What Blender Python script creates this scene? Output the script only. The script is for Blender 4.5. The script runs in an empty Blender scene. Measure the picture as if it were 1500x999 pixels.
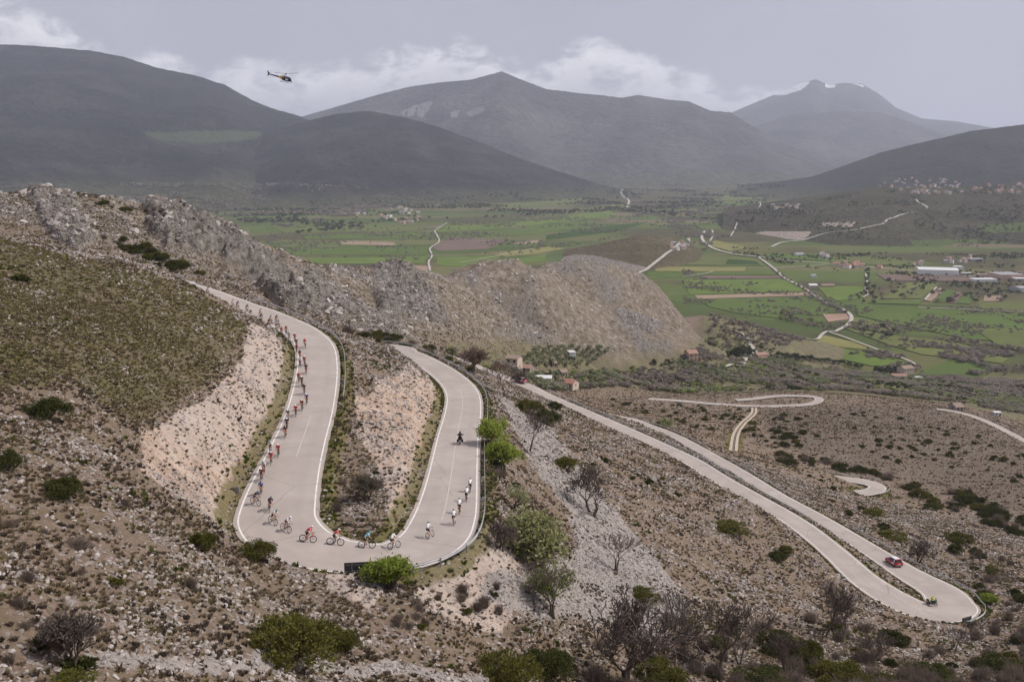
import bpy, bmesh, math, random, time
import numpy as np
from mathutils import Vector, Matrix, Euler
T0 = time.time()
random.seed(7)
RNG = np.random.default_rng(11)
S = bpy.context.scene
COL = S.collection
rad = math.radians

# ------------------------------------------------------------------ camera
F, CX, CY, P = 1470.0, 750.0, 499.5, rad(10.3)      # focal length in photo pixels, centre, downward pitch
cP, sP = math.cos(P), math.sin(P)
cam = bpy.data.cameras.new("camera")
cam.sensor_width = 36.0
cam.lens = F / 1500.0 * 36.0
cam.clip_start = 0.5
cam.clip_end = 120000
camo = bpy.data.objects.new("camera", cam)
COL.objects.link(camo)
camo.rotation_euler = (rad(90) - P, 0, 0)
S.camera = camo

# ------------------------------------------------------------------ light
SUN_EL, SUN_AZ = rad(48), rad(84)                    # azimuth clockwise from +Y
sd = Vector((math.sin(SUN_AZ) * math.cos(SUN_EL), math.cos(SUN_AZ) * math.cos(SUN_EL), math.sin(SUN_EL)))
sun = bpy.data.lights.new("sun", "SUN")
sun.energy = 2.9
sun.angle = rad(1.2)
sun.color = (1.0, 0.93, 0.86)
suno = bpy.data.objects.new("sun", sun)
suno.rotation_euler = sd.to_track_quat('Z', 'Y').to_euler()
suno.location = (200, 100, 400)
COL.objects.link(suno)

W = bpy.data.worlds.new("World")
S.world = W
W.use_nodes = True
wn, wl = W.node_tree.nodes, W.node_tree.links
wn.clear()


def nd(tree, typ, **kw):
    n = tree.nodes.new(typ)
    for k, v in kw.items():
        if k.startswith('i_'):
            n.inputs[k[2:].replace('_', ' ')].default_value = v
        else:
            setattr(n, k, v)
    return n


def mathn(tree, op, a, b=None, clamp=False):
    n = tree.nodes.new('ShaderNodeMath')
    n.operation = op
    n.use_clamp = clamp
    for i, s in enumerate((a, b)):
        if s is None:
            continue
        if isinstance(s, (int, float)):
            n.inputs[i].default_value = s
        else:
            tree.links.new(s, n.inputs[i])
    return n.outputs[0]


def mixc(tree, fac, a, b, mode='MIX'):
    n = tree.nodes.new('ShaderNodeMix')
    n.data_type = 'RGBA'
    n.blend_type = mode
    for s, idx in ((fac, 0), (a, 6), (b, 7)):
        if isinstance(s, (int, float)):
            n.inputs[idx].default_value = s
        elif isinstance(s, (tuple, list)):
            n.inputs[idx].default_value = tuple(s) + (1.0,) if len(s) == 3 else s
        else:
            tree.links.new(s, n.inputs[idx])
    return n.outputs[2]


def noise(tree, vec, scale, detail=4.0, rough=0.55, dist=0.0, dims='3D'):
    n = tree.nodes.new('ShaderNodeTexNoise')
    n.noise_dimensions = dims
    n.inputs['Scale'].default_value = scale
    n.inputs['Detail'].default_value = detail
    n.inputs['Roughness'].default_value = rough
    n.inputs['Distortion'].default_value = dist
    if vec is not None:
        tree.links.new(vec, n.inputs['Vector'])
    return n.outputs[0]


def ramp(tree, fac, stops, interp='LINEAR'):
    n = tree.nodes.new('ShaderNodeValToRGB')
    cr = n.color_ramp
    cr.interpolation = interp
    while len(cr.elements) < len(stops):
        cr.elements.new(0.5)
    for e, (p, c) in zip(cr.elements, stops):
        e.position = p
        e.color = (c, c, c, 1) if isinstance(c, (int, float)) else tuple(c) + (1.0,)
    tree.links.new(fac, n.inputs[0])
    return n.outputs[0]


def smooth(tree, val, lo, hi):
    n = tree.nodes.new('ShaderNodeMapRange')
    n.interpolation_type = 'SMOOTHSTEP'
    n.inputs[1].default_value = lo
    n.inputs[2].default_value = hi
    tree.links.new(val, n.inputs[0])
    return n.outputs[0]


# sky: Nishita under a thin high veil, with a low bank of cumulus above the ranges
t = W.node_tree
sky = nd(t, 'ShaderNodeTexSky', sky_type='NISHITA', sun_disc=False, sun_elevation=SUN_EL, sun_rotation=SUN_AZ,
         air_density=1.0, dust_density=3.0, ozone_density=1.0)
tc = nd(t, 'ShaderNodeTexCoord')
sep = nd(t, 'ShaderNodeSeparateXYZ')
wl.new(tc.outputs['Generated'], sep.inputs[0])
vx, vy, vz = sep.outputs
veil_n = noise(t, tc.outputs['Generated'], 2.2, 5, 0.55, 0.3)
veil = ramp(t, veil_n, [(0.3, (3.75, 3.65, 4.35)), (0.7, (4.9, 4.75, 5.45))])
skyc = mixc(t, 0.86, sky.outputs[0], veil)
# cumulus band: billowy noise in (azimuth, elevation) of the view direction, flat-bottomed, thickest near the ranges
az = mathn(t, 'ARCTAN2', vx, vy)
comb = nd(t, 'ShaderNodeCombineXYZ')
wl.new(mathn(t, 'MULTIPLY', az, 1.0), comb.inputs[0])
wl.new(mathn(t, 'MULTIPLY', vz, 1.9), comb.inputs[1])
big = noise(t, comb.outputs[0], 5.5, 2, 0.5, 0.0)
fine = noise(t, comb.outputs[0], 26.0, 7, 0.6, 0.25)
# hump profile of the cloud tops along azimuth
cr = t.nodes.new('ShaderNodeFloatCurve')
cu = cr.mapping.curves[0]
prof = [(-0.60, 0.175), (-0.50, 0.165), (-0.465, 0.150), (-0.40, 0.118), (-0.365, 0.098), (-0.30, 0.093), (-0.22, 0.090),
        (-0.16, 0.094), (-0.11, 0.106), (-0.06, 0.116), (-0.03, 0.110), (0.0, 0.094), (0.03, 0.094), (0.07, 0.116), (0.10, 0.109),
        (0.14, 0.094), (0.17, 0.086), (0.21, 0.072), (0.27, 0.066), (0.31, 0.060), (0.34, 0.02), (0.60, 0.02)]
while len(cu.points) < len(prof):
    cu.points.new(0.5, 0.5)
for pt, (a_, e_) in zip(cu.points, prof):
    pt.location = ((a_ + 0.6) / 1.2, e_ * 5)
    pt.handle_type = 'AUTO'
cr.mapping.update()
azn = mathn(t, 'DIVIDE', mathn(t, 'ADD', az, 0.6), 1.2, True)
wl.new(azn, cr.inputs['Value'])
top = mathn(t, 'MULTIPLY', cr.outputs[0], 0.2)
edge = mathn(t, 'ADD', top, mathn(t, 'MULTIPLY', mathn(t, 'SUBTRACT', fine, 0.55), 0.075))
edge = mathn(t, 'ADD', edge, mathn(t, 'MULTIPLY', mathn(t, 'SUBTRACT', big, 0.5), 0.02))
depth = mathn(t, 'SUBTRACT', edge, vz)
dens = smooth(t, depth, -0.004, 0.022)
lower = smooth(t, vz, 0.02, 0.055)
dens = mathn(t, 'MULTIPLY', mathn(t, 'MULTIPLY', dens, mathn(t, 'ADD', mathn(t, 'MULTIPLY', lower, 0.55), 0.45)), smooth(t, fine, 0.30, 0.54))
shade = mathn(t, 'ADD', mathn(t, 'MULTIPLY', smooth(t, depth, 0.0, 0.05), -2.6),
              mathn(t, 'MULTIPLY', mathn(t, 'SUBTRACT', noise(t, comb.outputs[0], 34.0, 5, 0.6, 0.2), 0.5), 4.0))
cloudv = mathn(t, 'ADD', 9.0, shade)
cc = nd(t, 'ShaderNodeCombineXYZ')
for i_, m_ in enumerate((1.0, 0.985, 1.02)):
    wl.new(mathn(t, 'MULTIPLY', cloudv, m_), cc.inputs[i_])
skyc = mixc(t, dens, skyc, cc.outputs[0])
bg = nd(t, 'ShaderNodeBackground')
bg.inputs['Strength'].default_value = 0.088
wl.new(skyc, bg.inputs['Color'])
wo = nd(t, 'ShaderNodeOutputWorld')
wl.new(bg.outputs[0], wo.inputs['Surface'])

S.view_settings.view_transform = 'Standard'
S.view_settings.look = 'None'
S.view_settings.exposure = 0.42
S.view_settings.gamma = 1.0
S.view_settings.use_curve_mapping = False
S.render.engine = 'CYCLES'
S.cycles.use_denoising = True
S.cycles.max_bounces = 5
S.cycles.diffuse_bounces = 2
S.cycles.glossy_bounces = 2
S.cycles.transmission_bounces = 2
S.cycles.transparent_max_bounces = 4
S.cycles.volume_bounces = 1
S.cycles.use_adaptive_sampling = True
S.cycles.adaptive_threshold = 0.02


# ------------------------------------------------------------------ pixel helpers (a pixel is only a direction; Y or z comes from the ground)
def ray(u, v):
    a, b = (u - CX) / F, (CY - v) / F
    return a, cP + b * sP, -sP + b * cP


def at(u, v, Y):
    d = ray(u, v)
    s = Y / d[1]
    return Vector((d[0] * s, Y, d[2] * s))


def atz(u, v, z):
    d = ray(u, v)
    s = z / d[2]
    return Vector((d[0] * s, d[1] * s, z))


def proj(x, y, z):
    dep = y * cP - z * sP
    return CX + F * x / dep, CY - F * (y * sP + z * cP) / dep


def inpoly(u, v, poly):
    u = np.asarray(u); v = np.asarray(v)
    inside = np.zeros(u.shape, bool)
    n = len(poly)
    j = n - 1
    for i in range(n):
        (xi, yi), (xj, yj) = poly[i], poly[j]
        c = ((yi > v) != (yj > v)) & (u < (xj - xi) * (v - yi) / ((yj - yi) if yj != yi else 1e-9) + xi)
        inside ^= c
        j = i
    return inside


# ------------------------------------------------------------------ numpy gradient noise
_perm = np.random.default_rng(5).permutation(512)
_perm = np.concatenate([_perm, _perm])
_ga = np.random.default_rng(6).uniform(0, 2 * math.pi, 512)
_gx, _gy = np.cos(_ga), np.sin(_ga)


def perlin(x, y):
    xi = np.floor(x).astype(np.int64); yi = np.floor(y).astype(np.int64)
    xf = x - xi; yf = y - yi
    u = xf * xf * xf * (xf * (xf * 6 - 15) + 10)
    v = yf * yf * yf * (yf * (yf * 6 - 15) + 10)
    xi &= 511; yi &= 511

    def g(ix, iy, dx, dy):
        h = _perm[_perm[ix & 511] + (iy & 511)] & 511
        return _gx[h] * dx + _gy[h] * dy
    a = g(xi, yi, xf, yf); b = g(xi + 1, yi, xf - 1, yf)
    c = g(xi, yi + 1, xf, yf - 1); d = g(xi + 1, yi + 1, xf - 1, yf - 1)
    return (a + u * (b - a)) + v * ((c + u * (d - c)) - (a + u * (b - a)))


def fbm(x, y, octs=4, gain=0.5, lac=2.03, ridged=False):
    s = np.zeros(np.broadcast(x, y).shape); amp = 1.0; tot = 0.0
    for o in range(octs):
        p = perlin(x + 17.3 * o, y - 9.1 * o)
        if ridged:
            p = 1.0 - 2.8 * np.abs(p)
        s += amp * p
        tot += amp
        amp *= gain
        x = x * lac; y = y * lac
    return s / tot


def smoothstep(a, b, x):
    k = np.clip((x - a) / (b - a), 0, 1)
    return k * k * (3 - 2 * k)


# ------------------------------------------------------------------ object helpers
def link(name, mesh, mats=(), parent=None):
    o = bpy.data.objects.new(name, mesh)
    COL.objects.link(o)
    if mats is not None:
        for m in (mats if isinstance(mats, (list, tuple)) else [mats]):
            mesh.materials.append(m)
    if parent:
        o.parent = parent
    return o


def empty(name, loc=(0, 0, 0), rot=(0, 0, 0), parent=None):
    o = bpy.data.objects.new(name, None)
    o.empty_display_size = 0.3
    o.location = loc
    o.rotation_euler = rot
    COL.objects.link(o)
    if parent:
        o.parent = parent
    return o


def tag(o, label=None, cat=None, group=None, kind=None):
    if label: o['label'] = label
    if cat: o['category'] = cat
    if group: o['group'] = group
    if kind: o['kind'] = kind
    return o


def copy_tree(o, parent=None):
    c = o.copy()
    COL.objects.link(c)
    c.parent = parent
    for ch in o.children:
        copy_tree(ch, c)
    return c


def grid_mesh(name, X, Y, Z, smooth_=True):
    R, C = X.shape
    me = bpy.data.meshes.new(name)
    n = R * C
    me.vertices.add(n)
    co = np.stack([X, Y, Z], -1).reshape(-1).astype(np.float32)
    me.vertices.foreach_set('co', co)
    idx = np.arange(n).reshape(R, C)
    q = np.stack([idx[:-1, :-1], idx[:-1, 1:], idx[1:, 1:], idx[1:, :-1]], -1).reshape(-1, 4)
    nf = len(q)
    me.loops.add(nf * 4)
    me.loops.foreach_set('vertex_index', q.reshape(-1).astype(np.int32))
    me.polygons.add(nf)
    me.polygons.foreach_set('loop_start', np.arange(0, nf * 4, 4, dtype=np.int32))
    me.polygons.foreach_set('use_smooth', np.full(nf, smooth_, bool))
    me.update(calc_edges=True)
    return me


def pydata(name, verts, faces, smooth_=False):
    me = bpy.data.meshes.new(name)
    me.from_pydata([tuple(v) for v in verts], [], faces)
    if smooth_:
        me.polygons.foreach_set('use_smooth', np.ones(len(me.polygons), bool))
    me.update()
    return me


def fattr(me, name, arr):
    a = me.attributes.new(name, 'FLOAT', 'POINT')
    a.data.foreach_set('value', np.asarray(arr, np.float32).reshape(-1))


def mat(name):
    m = bpy.data.materials.new(name)
    m.use_nodes = True
    t = m.node_tree
    b = t.nodes['Principled BSDF']
    b.inputs['Specular IOR Level'].default_value = 0.25
    return m, t, b


def flat(name, c, rough=0.7, metal=0.0, spec=0.3, var=0.0, vscale=3.0, coat=0.0):
    m, t, b = mat(name)
    b.inputs['Base Color'].default_value = tuple(c) + (1,)
    b.inputs['Roughness'].default_value = rough
    b.inputs['Metallic'].default_value = metal
    b.inputs['Specular IOR Level'].default_value = spec
    if coat:
        b.inputs['Coat Weight'].default_value = coat
    if var:
        tc = nd(t, 'ShaderNodeTexCoord')
        n = noise(t, tc.outputs['Object'], vscale, 5, 0.6)
        k = ramp(t, n, [(0.25, 1 - var), (0.75, 1 + var)])
        t.links.new(mixc(t, 1.0, tuple(c), k, 'MULTIPLY'), b.inputs['Base Color'])
    return m
# ------------------------------------------------------------------ the road: each centre-line pixel is placed where the grade puts it
def march(pts, z0, grade):
    """pts: pixels in order; first one lies at height z0; grade>0 = descending along the list."""
    out = [atz(pts[0][0], pts[0][1], z0)]
    for k, (u, v) in enumerate(pts[1:]):
        g = grade[k] if isinstance(grade, (list, tuple)) else grade
        p = out[-1]
        d = ray(u, v)
        lo, hi = p.y * 0.4, p.y * 2.2
        # root of z(Y) - (zprev - g*dist) closest to the previous Y
        best = None
        Ys = np.linspace(lo, hi, 4000)
        X = d[0] / d[1] * Ys; Zr = d[2] / d[1] * Ys
        f = Zr - (p.z - g * np.hypot(X - p.x, Ys - p.y))
        s = np.where(np.sign(f[:-1]) != np.sign(f[1:]))[0]
        if len(s) == 0:
            i = int(np.argmin(np.abs(f)))
        else:
            dd = np.hypot(X[s] - p.x, Ys[s] - p.y)
            i = int(s[np.argmin(dd)])
        out.append(Vector((X[i], Ys[i], Zr[i])))
    return out


def spline(pts, step=0.5):
    """Catmull-Rom through 3-D points (n, k), resampled evenly in plan."""
    pts = np.array([tuple(p) for p in pts], float)
    e = np.vstack([2 * pts[0] - pts[1], pts, 2 * pts[-1] - pts[-2]])
    out = []
    for i in range(1, len(e) - 2):
        p0, p1, p2, p3 = e[i - 1], e[i], e[i + 1], e[i + 2]
        tt = np.linspace(0, 1, 24, endpoint=False)[:, None]
        out.append(0.5 * ((2 * p1) + (-p0 + p2) * tt + (2 * p0 - 5 * p1 + 4 * p2 - p3) * tt ** 2 + (-p0 + 3 * p1 - 3 * p2 + p3) * tt ** 3))
    out.append(pts[-1:])
    c = np.vstack(out)
    s = np.concatenate([[0], np.cumsum(np.hypot(*np.diff(c[:, :2], axis=0).T))])
    n = max(2, int(s[-1] / step) + 1)
    si = np.linspace(0, s[-1], n)
    return np.stack([np.interp(si, s, c[:, k]) for k in range(c.shape[1])], 1)


up_px = [(520, 816), (470, 808), (428, 790), (407, 765), (408, 740), (419, 700), (437, 650), (452, 608), (461, 570), (465, 538), (463, 512),
         (453, 496), (433, 481), (407, 468.5), (380, 457.5), (352, 448), (325, 438), (297, 427.5), (268, 418.5), (238, 410.5)]
LA = march(up_px, -35.6, -0.068)
LA += [Vector((-100, LA[-1].y + 6, LA[-1].z + 2.0)), Vector((-140, LA[-1].y + 12, LA[-1].z + 5))]
dn_px = [(520, 816), (560, 816), (600, 808), (634, 789), (650, 760), (658, 728), (664, 690), (671, 640), (678, 605), (679, 583),
         (673, 568), (661, 555), (644, 542), (620, 528), (596, 517), (572, 508)]
RA = march(dn_px, -35.6, 0.075)
# hidden hairpin behind the spur, then the next leg down
HP2 = [(1392, 882), (1397, 888), (1388, 895), (1368, 898), (1346, 893), (1322, 883), (1292, 866), (1262, 845), (1228, 814), (1192, 784),
       (1155, 758), (1100, 727), (1054, 701), (1010, 674), (950, 646), (900, 624), (850, 602.5), (800, 581), (772, 567), (748, 558)]
L3 = march(HP2, -77.0, -0.07)
e3, e2 = L3[-1], RA[-1]
hid = [Vector((-58, 292, e2.z - 3.5)), Vector((-74, 318, e2.z - 6.5)), Vector((-66, 338, e2.z - 9)), Vector((-40, 336, e2.z - 11.5))]
L4 = march([(1392, 882), (1384, 871), (1368, 860), (1333, 841), (1294, 817), (1238, 783), (1190, 755), (1140, 728), (1085, 694), (1036, 666),
            (990, 641), (950, 625), (908, 612)], -77.0, 0.07)
ROAD1 = spline(list(reversed(LA)) + RA[1:] + hid + list(reversed(L3)) + L4[1:] + [Vector((10, L4[-1].y + 30, L4[-1].z - 3))], 0.5)
LOOP = march([(1200, 585.5), (1190, 591), (1160, 594), (1120, 595), (1084, 594), (1040, 591), (996, 587), (950, 584)], -137.0, 0.015)
LOOPB = march([(1200, 585.5), (1192, 581), (1160, 579.5), (1132, 580.5), (1104, 584), (1078, 586)], -137.0, 0.01)
ROAD2 = spline(list(reversed(LOOP)) + LOOPB[1:], 1.0)
BEND = march([(1284, 712), (1283, 717), (1270, 721), (1255, 722)], -110.5, 0.02)
BENDB = march([(1284, 712), (1270, 706.5), (1248, 703), (1222, 700), (1190, 696), (1165, 690)], -110.5, -0.02)
ROAD3 = spline(list(reversed(BEND)) + BENDB[1:], 1.0)
RIM = [at(1372, 599, 530), at(1400, 603, 528), at(1440, 615, 515), at(1500, 645, 480), at(1560, 680, 450)]
ROAD4 = spline(RIM, 1.0)
TRACK = [at(1105, 597, 540), at(1103, 606, 505), at(1088, 620, 455), at(1078, 636, 408), at(1074, 660, 350)]
ROAD5 = spline(TRACK, 1.0)
if __name__ == '__main__' and 'DBG' in globals():
    print('LA', [tuple(round(c, 1) for c in p) for p in LA])
    print('RA', [tuple(round(c, 1) for c in p) for p in RA])
    print('L3', [tuple(round(c, 1) for c in p) for p in L3])
    print('L4', [tuple(round(c, 1) for c in p) for p in L4])


def tangents(c):
    t_ = np.gradient(c[:, :2], axis=0)
    return t_ / np.maximum(np.linalg.norm(t_, axis=1, keepdims=True), 1e-6)


# paved half width along road 1: 3.2 m, widened round the two hairpins
def half_width1(c):
    hw = np.full(len(c), 3.15)
    for (p, ex, rr) in ((at(420, 770, 93), 0.75, 17), (L3[0], 0.9, 14)):
        d = np.hypot(c[:, 0] - p.x, c[:, 1] - p.y)
        hw += ex * np.exp(-(d / rr) ** 2)
    return hw


HW1 = half_width1(ROAD1)
_k = np.arange(len(ROAD1))
_h2 = int(np.argmin(np.hypot(ROAD1[:, 0] - hid[1].x, ROAD1[:, 1] - hid[1].y)))
_e2 = int(np.argmin(np.hypot(ROAD1[:, 0] - L3[0].x, ROAD1[:, 1] - L3[0].y)))
HW1 -= 0.62 * smoothstep(_h2, _h2 + 60, _k) * (1 - np.exp(-((_k - _e2) / 40.0) ** 2))
ROADS = [(ROAD1, HW1), (ROAD2, np.full(len(ROAD2), 2.3)), (ROAD3, np.full(len(ROAD3), 2.8)), (ROAD4, np.full(len(ROAD4), 1.9)), (ROAD5, np.full(len(ROAD5), 1.6))]

# ------------------------------------------------------------------ hillside: thin-plate surface through ground points, in (x/Y, ln Y)
G = [  # near ground and left spur
    (0, 999, 38), (150, 999, 43), (300, 999, 49), (450, 999, 56), (600, 999, 64), (750, 999, 74), (900, 999, 86), (1050, 999, 98),
    (1200, 999, 108), (1350, 999, 116), (1500, 999, 122), (1350, 940, 140), (1500, 950, 140), (750, 900, 88), (900, 900, 106), (1050, 900, 128),
    (1200, 900, 146), (900, 800, 138), (1050, 800, 165), (900, 700, 180), (900, 650, 222), (800, 700, 150), (800, 800, 115),
    (750, 800, 102), (750, 700, 135), (724, 640, 151), (800, 640, 190), (800, 600, 238),
    (450, 870, 76), (560, 870, 77), (650, 850, 87), (600, 920, 73), (400, 900, 66), (300, 900, 57), (150, 900, 50), (0, 900, 44),
    (300, 800, 73), (350, 802, 80), (400, 828, 79), (200, 800, 64), (100, 800, 58), (0, 800, 54), (200, 700, 80), (100, 700, 72), (0, 700, 65),
    (0, 600, 80), (100, 600, 88), (200, 630, 93), (300, 560, 118), (350, 515, 140), (0, 500, 100), (100, 500, 108), (200, 500, 118),
    (300, 480, 140), (0, 420, 122), (100, 420, 135), (200, 430, 145), (0, 360, 150), (100, 378, 160), (200, 402, 168), (270, 421, 172),
    (338, 456, 171), (372, 484, 158), (-200, 360, 130), (-200, 600, 70), (-200, 999, 30),
    # ridge face and foot
    (100, 340, 272), (0, 330, 252), (200, 360, 268), (300, 380, 292), (300, 405, 252), (400, 400, 330), (400, 425, 258), (450, 430, 320),
    (500, 440, 362), (500, 475, 292), (550, 450, 430), (560, 485, 335), (620, 470, 480), (620, 500, 375), (700, 450, 620), (700, 490, 485),
    (800, 450, 750), (800, 490, 680), (900, 450, 880), (900, 495, 800), (980, 470, 1020), (1000, 500, 950), (700, 515, 520), (700, 530, 420),
    (757, 540, 700), (870, 520, 900), (830, 560, 720), (900, 560, 800), (1000, 540, 1000), (1000, 520, 1150), (1000, 575, 700), (850, 575, 600),
    (950, 597, 545), (850, 588, 470), (770, 552, 560),
    # right-hand slopes
    (1100, 560, 760), (1100, 604, 530), (1000, 604, 510), (1100, 640, 400), (1050, 640, 372), (1200, 640, 400), (1200, 680, 335), (1100, 672, 328),
    (1250, 735, 265), (1300, 765, 238), (1350, 735, 318), (1400, 755, 306), (1500, 790, 282), (1400, 700, 370), (1500, 720, 342),
    (1400, 640, 440), (1500, 660, 420), (1300, 620, 490), (1300, 597, 540), (1450, 868, 174), (1500, 900, 160),
    (1500, 830, 206), (1400, 825, 212), (1400, 785, 232), (1450, 790, 250), (1330, 800, 212),
    (1300, 582, 640), (1400, 592, 640), (1500, 634, 580), (1300, 562, 950), (1450, 574, 900), (1500, 602, 800), (1200, 552, 1050), (1100, 530, 1130),
    (1200, 532, 1200), (1700, 700, 400), (1700, 900, 150), (1700, 640, 700),
]
CREST = [(-200, 280, 320), (0, 291, 330), (60, 291, 335), (130, 294, 335), (180, 299, 340), (230, 311, 350), (280, 330, 370), (330, 345, 390),
         (380, 365, 430), (430, 385, 480), (480, 397, 540), (530, 403, 590), (570, 399, 620), (600, 404, 640), (640, 400, 700), (680, 393, 780),
         (720, 390, 850), (780, 389, 920), (850, 393, 980), (920, 403, 1040), (960, 416, 1090), (1000, 436, 1150), (1040, 462, 1220)]
Wp = [at(*g) for g in G] + [at(*g) for g in CREST]
for g in CREST:                                     # the far side of the ridge, out of sight
    p = at(*g)
    for k in (1.3, 1.8):
        Wp.append(Vector((p.x * k, p.y * k, max(p.z - 0.42 * p.y * (k - 1), -285 - 5 * k))))
for a_, Y_, z_ in [(-.5, 225, -24), (-.35, 206, -21.5), (-.6, 200, -16), (-.7, 140, -14), (0, 40, -26), (-.3, 30, -20), (.3, 45, -31), (.6, 55, -36),
                   (-.5, 18, -12.5), (-.5, 28, -17.6), (0, 18, -12.5), (.5, 18, -12.5), (0, 8, -5), (-.6, 8, -4.6), (.6, 8, -5.2),
                   (.3, 1500, -268), (.5, 1300, -268), (.7, 1200, -268), (.2, 1600, -272), (.1, 1700, -275), (.7, 500, -150),
                   (-.6, 700, -160), (-.6, 1200, -285), (.5, 1700, -275), (0, 1700, -285), (-.3, 1700, -290), (-.6, 1700, -290)]:
    Wp.append(Vector((a_ * Y_, Y_, z_)))
for c, hw in ROADS:
    st = 24 if c is ROAD1 else 20
    for p in c[::st]:
        Wp.append(Vector(p))
Wp = np.array([tuple(p) for p in Wp])
keep = [0]
qa = np.stack([Wp[:, 0] / Wp[:, 1], np.log(Wp[:, 1])], 1)
for i in range(1, len(qa)):
    if np.min(np.hypot(*(qa[keep] - qa[i]).T)) > 0.012:
        keep.append(i)
qa, qt = qa[keep], (Wp[:, 2] / Wp[:, 1])[keep]
N_ = len(qa)


def tpsk(r2):
    return 0.5 * r2 * np.log(np.maximum(r2, 1e-12))


K = tpsk(((qa[:, None] - qa[None]) ** 2).sum(-1)) + np.eye(N_) * 0.0006
Pm = np.hstack([np.ones((N_, 1)), qa])
A = np.block([[K, Pm], [Pm.T, np.zeros((3, 3))]])
sol = np.linalg.solve(A, np.concatenate([qt, np.zeros(3)]))

NA, NL = 900, 1020
AZ = np.linspace(-0.70, 0.70, NA)
LN = np.linspace(math.log(9.0), math.log(1650.0), NL)
ca, cl = np.linspace(-0.71, 0.71, 230), np.linspace(LN[0] - 0.03, LN[-1] + 0.03, 250)
cg = np.stack(np.meshgrid(ca, cl), -1).reshape(-1, 2)
tb = np.empty(len(cg))
for i in range(0, len(cg), 8000):
    q = cg[i:i + 8000]
    tb[i:i + 8000] = tpsk(((q[:, None] - qa[None]) ** 2).sum(-1)) @ sol[:N_] + sol[N_] + q @ sol[N_ + 1:]
tb = tb.reshape(250, 230)


def cubw(fine_, coarse):
    h = coarse[1] - coarse[0]
    s = (fine_ - coarse[0]) / h
    i = np.clip(np.floor(s).astype(int), 1, len(coarse) - 3)
    f = s - i
    Wt = np.zeros((len(fine_), len(coarse)))
    r = np.arange(len(fine_))
    Wt[r, i - 1] = -0.5 * f + f ** 2 - 0.5 * f ** 3
    Wt[r, i] = 1 - 2.5 * f ** 2 + 1.5 * f ** 3
    Wt[r, i + 1] = 0.5 * f + 2 * f ** 2 - 1.5 * f ** 3
    Wt[r, i + 2] = -0.5 * f ** 2 + 0.5 * f ** 3
    return Wt


TB = cubw(LN, cl) @ tb @ cubw(AZ, ca).T                # rows: distance, columns: direction
YY = np.exp(LN)[:, None] * np.ones((1, NA))
XX = YY * AZ[None]
ZB = TB * YY
UU, VV = proj(XX, YY, ZB)

# zone masks, fixed to the ground
def blur(m, n=3):
    m = m.astype(float)
    for _ in range(n):
        m = (m + np.roll(m, 1, 0) + np.roll(m, -1, 0) + np.roll(m, 1, 1) + np.roll(m, -1, 1)) / 5
    return m


wob = fbm(XX / 6, YY / 6, 4, 0.6) * 46
near = YY < 220
CUT = inpoly(UU + wob * .4, VV + wob * .3, [(368, 474), (352, 535), (300, 580), (212, 636), (205, 690), (262, 728), (345, 770), (372, 700), (402, 640), (424, 580), (430, 530), (405, 492)]) & near
CUT |= inpoly(UU + wob * .5, VV + wob * .5, [(604, 536), (645, 575), (650, 600), (635, 640), (600, 740), (575, 770), (560, 700), (525, 640), (520, 590), (560, 555)]) & near
CUT |= inpoly(UU + wob, VV + wob, [(600, 850), (700, 800), (730, 780), (760, 840), (700, 900), (640, 890)]) & near
CUT |= inpoly(UU + wob, VV + wob, [(600, 846), (690, 812), (728, 790), (790, 850), (810, 890), (740, 925), (650, 905), (610, 880)]) & near
CUT |= inpoly(UU + wob * .6, VV + wob * .6, [(478, 842), (520, 838), (570, 860), (545, 890), (480, 872)]) & near
CUT |= inpoly(UU + wob * .5, VV + wob * .5, [(470, 842), (500, 836), (560, 850), (560, 880), (500, 870)]) & near
CUT = blur(CUT, 3)
SCREE = inpoly(UU + wob, VV + wob, [(728, 560), (768, 580), (805, 625), (855, 690), (910, 760), (965, 825), (1010, 890), (980, 935), (900, 925), (840, 905), (790, 930), (700, 900), (740, 870), (800, 850), (850, 800), (835, 750), (790, 700), (760, 650), (735, 605)]) & near
SCREE |= inpoly(UU + wob, VV + wob, [(130, 965), (300, 950), (480, 965), (720, 985), (720, 999), (480, 985), (300, 975), (130, 985)]) & near
SCREE = blur(SCREE, 5) * (0.62 + 0.5 * smoothstep(-.22, .12, fbm((XX * .7 + YY * .7) / 16, (XX * .7 - YY * .7) / 4, 4)))
ridge = smoothstep(225, 285, YY - 0.02 * XX) * (1 - smoothstep(1020, 1200, YY)) * smoothstep(0.16, 0.10, AZ[None] - (np.log(YY) - math.log(700)) * .28)
gul = np.zeros_like(YY)
ridge = ridge * smoothstep(-0.62, -0.5, AZ[None] + 0 * YY)
low = inpoly(UU, VV, [(640, 500), (760, 505), (900, 530), (1040, 520), (1040, 600), (640, 600)]) & (YY > 330)
ridge = ridge * (1 - blur(low, 6))
rn = fbm(XX / 70 + 3, YY / 95, 4)
rocky = smoothstep(-0.12, 0.34, rn + 0.08 + 0.20 * fbm(XX / 14, YY / 18, 3)) * ridge * 0.8
OUTC = np.zeros_like(YY)
for (poly, w) in (([(215, 300), (270, 310), (400, 380), (440, 420), (470, 470), (420, 460), (360, 400), (260, 370), (220, 350)], 1.0),
                  ([(550, 395), (600, 395), (640, 440), (660, 480), (600, 480), (560, 470), (545, 430)], 1.0),
                  ([(40, 283), (100, 283), (110, 300), (140, 350), (130, 380), (90, 360), (60, 330)], 1.0)):
    OUTC = np.maximum(OUTC, blur(inpoly(UU + wob, VV + wob, poly) & (YY > 225), 5) * (.35 if poly[0][0] < 100 else 1.0))
    rocky = np.maximum(rocky, blur(inpoly(UU + wob, VV + wob, poly) & (YY > 225), 6) * w)
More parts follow.
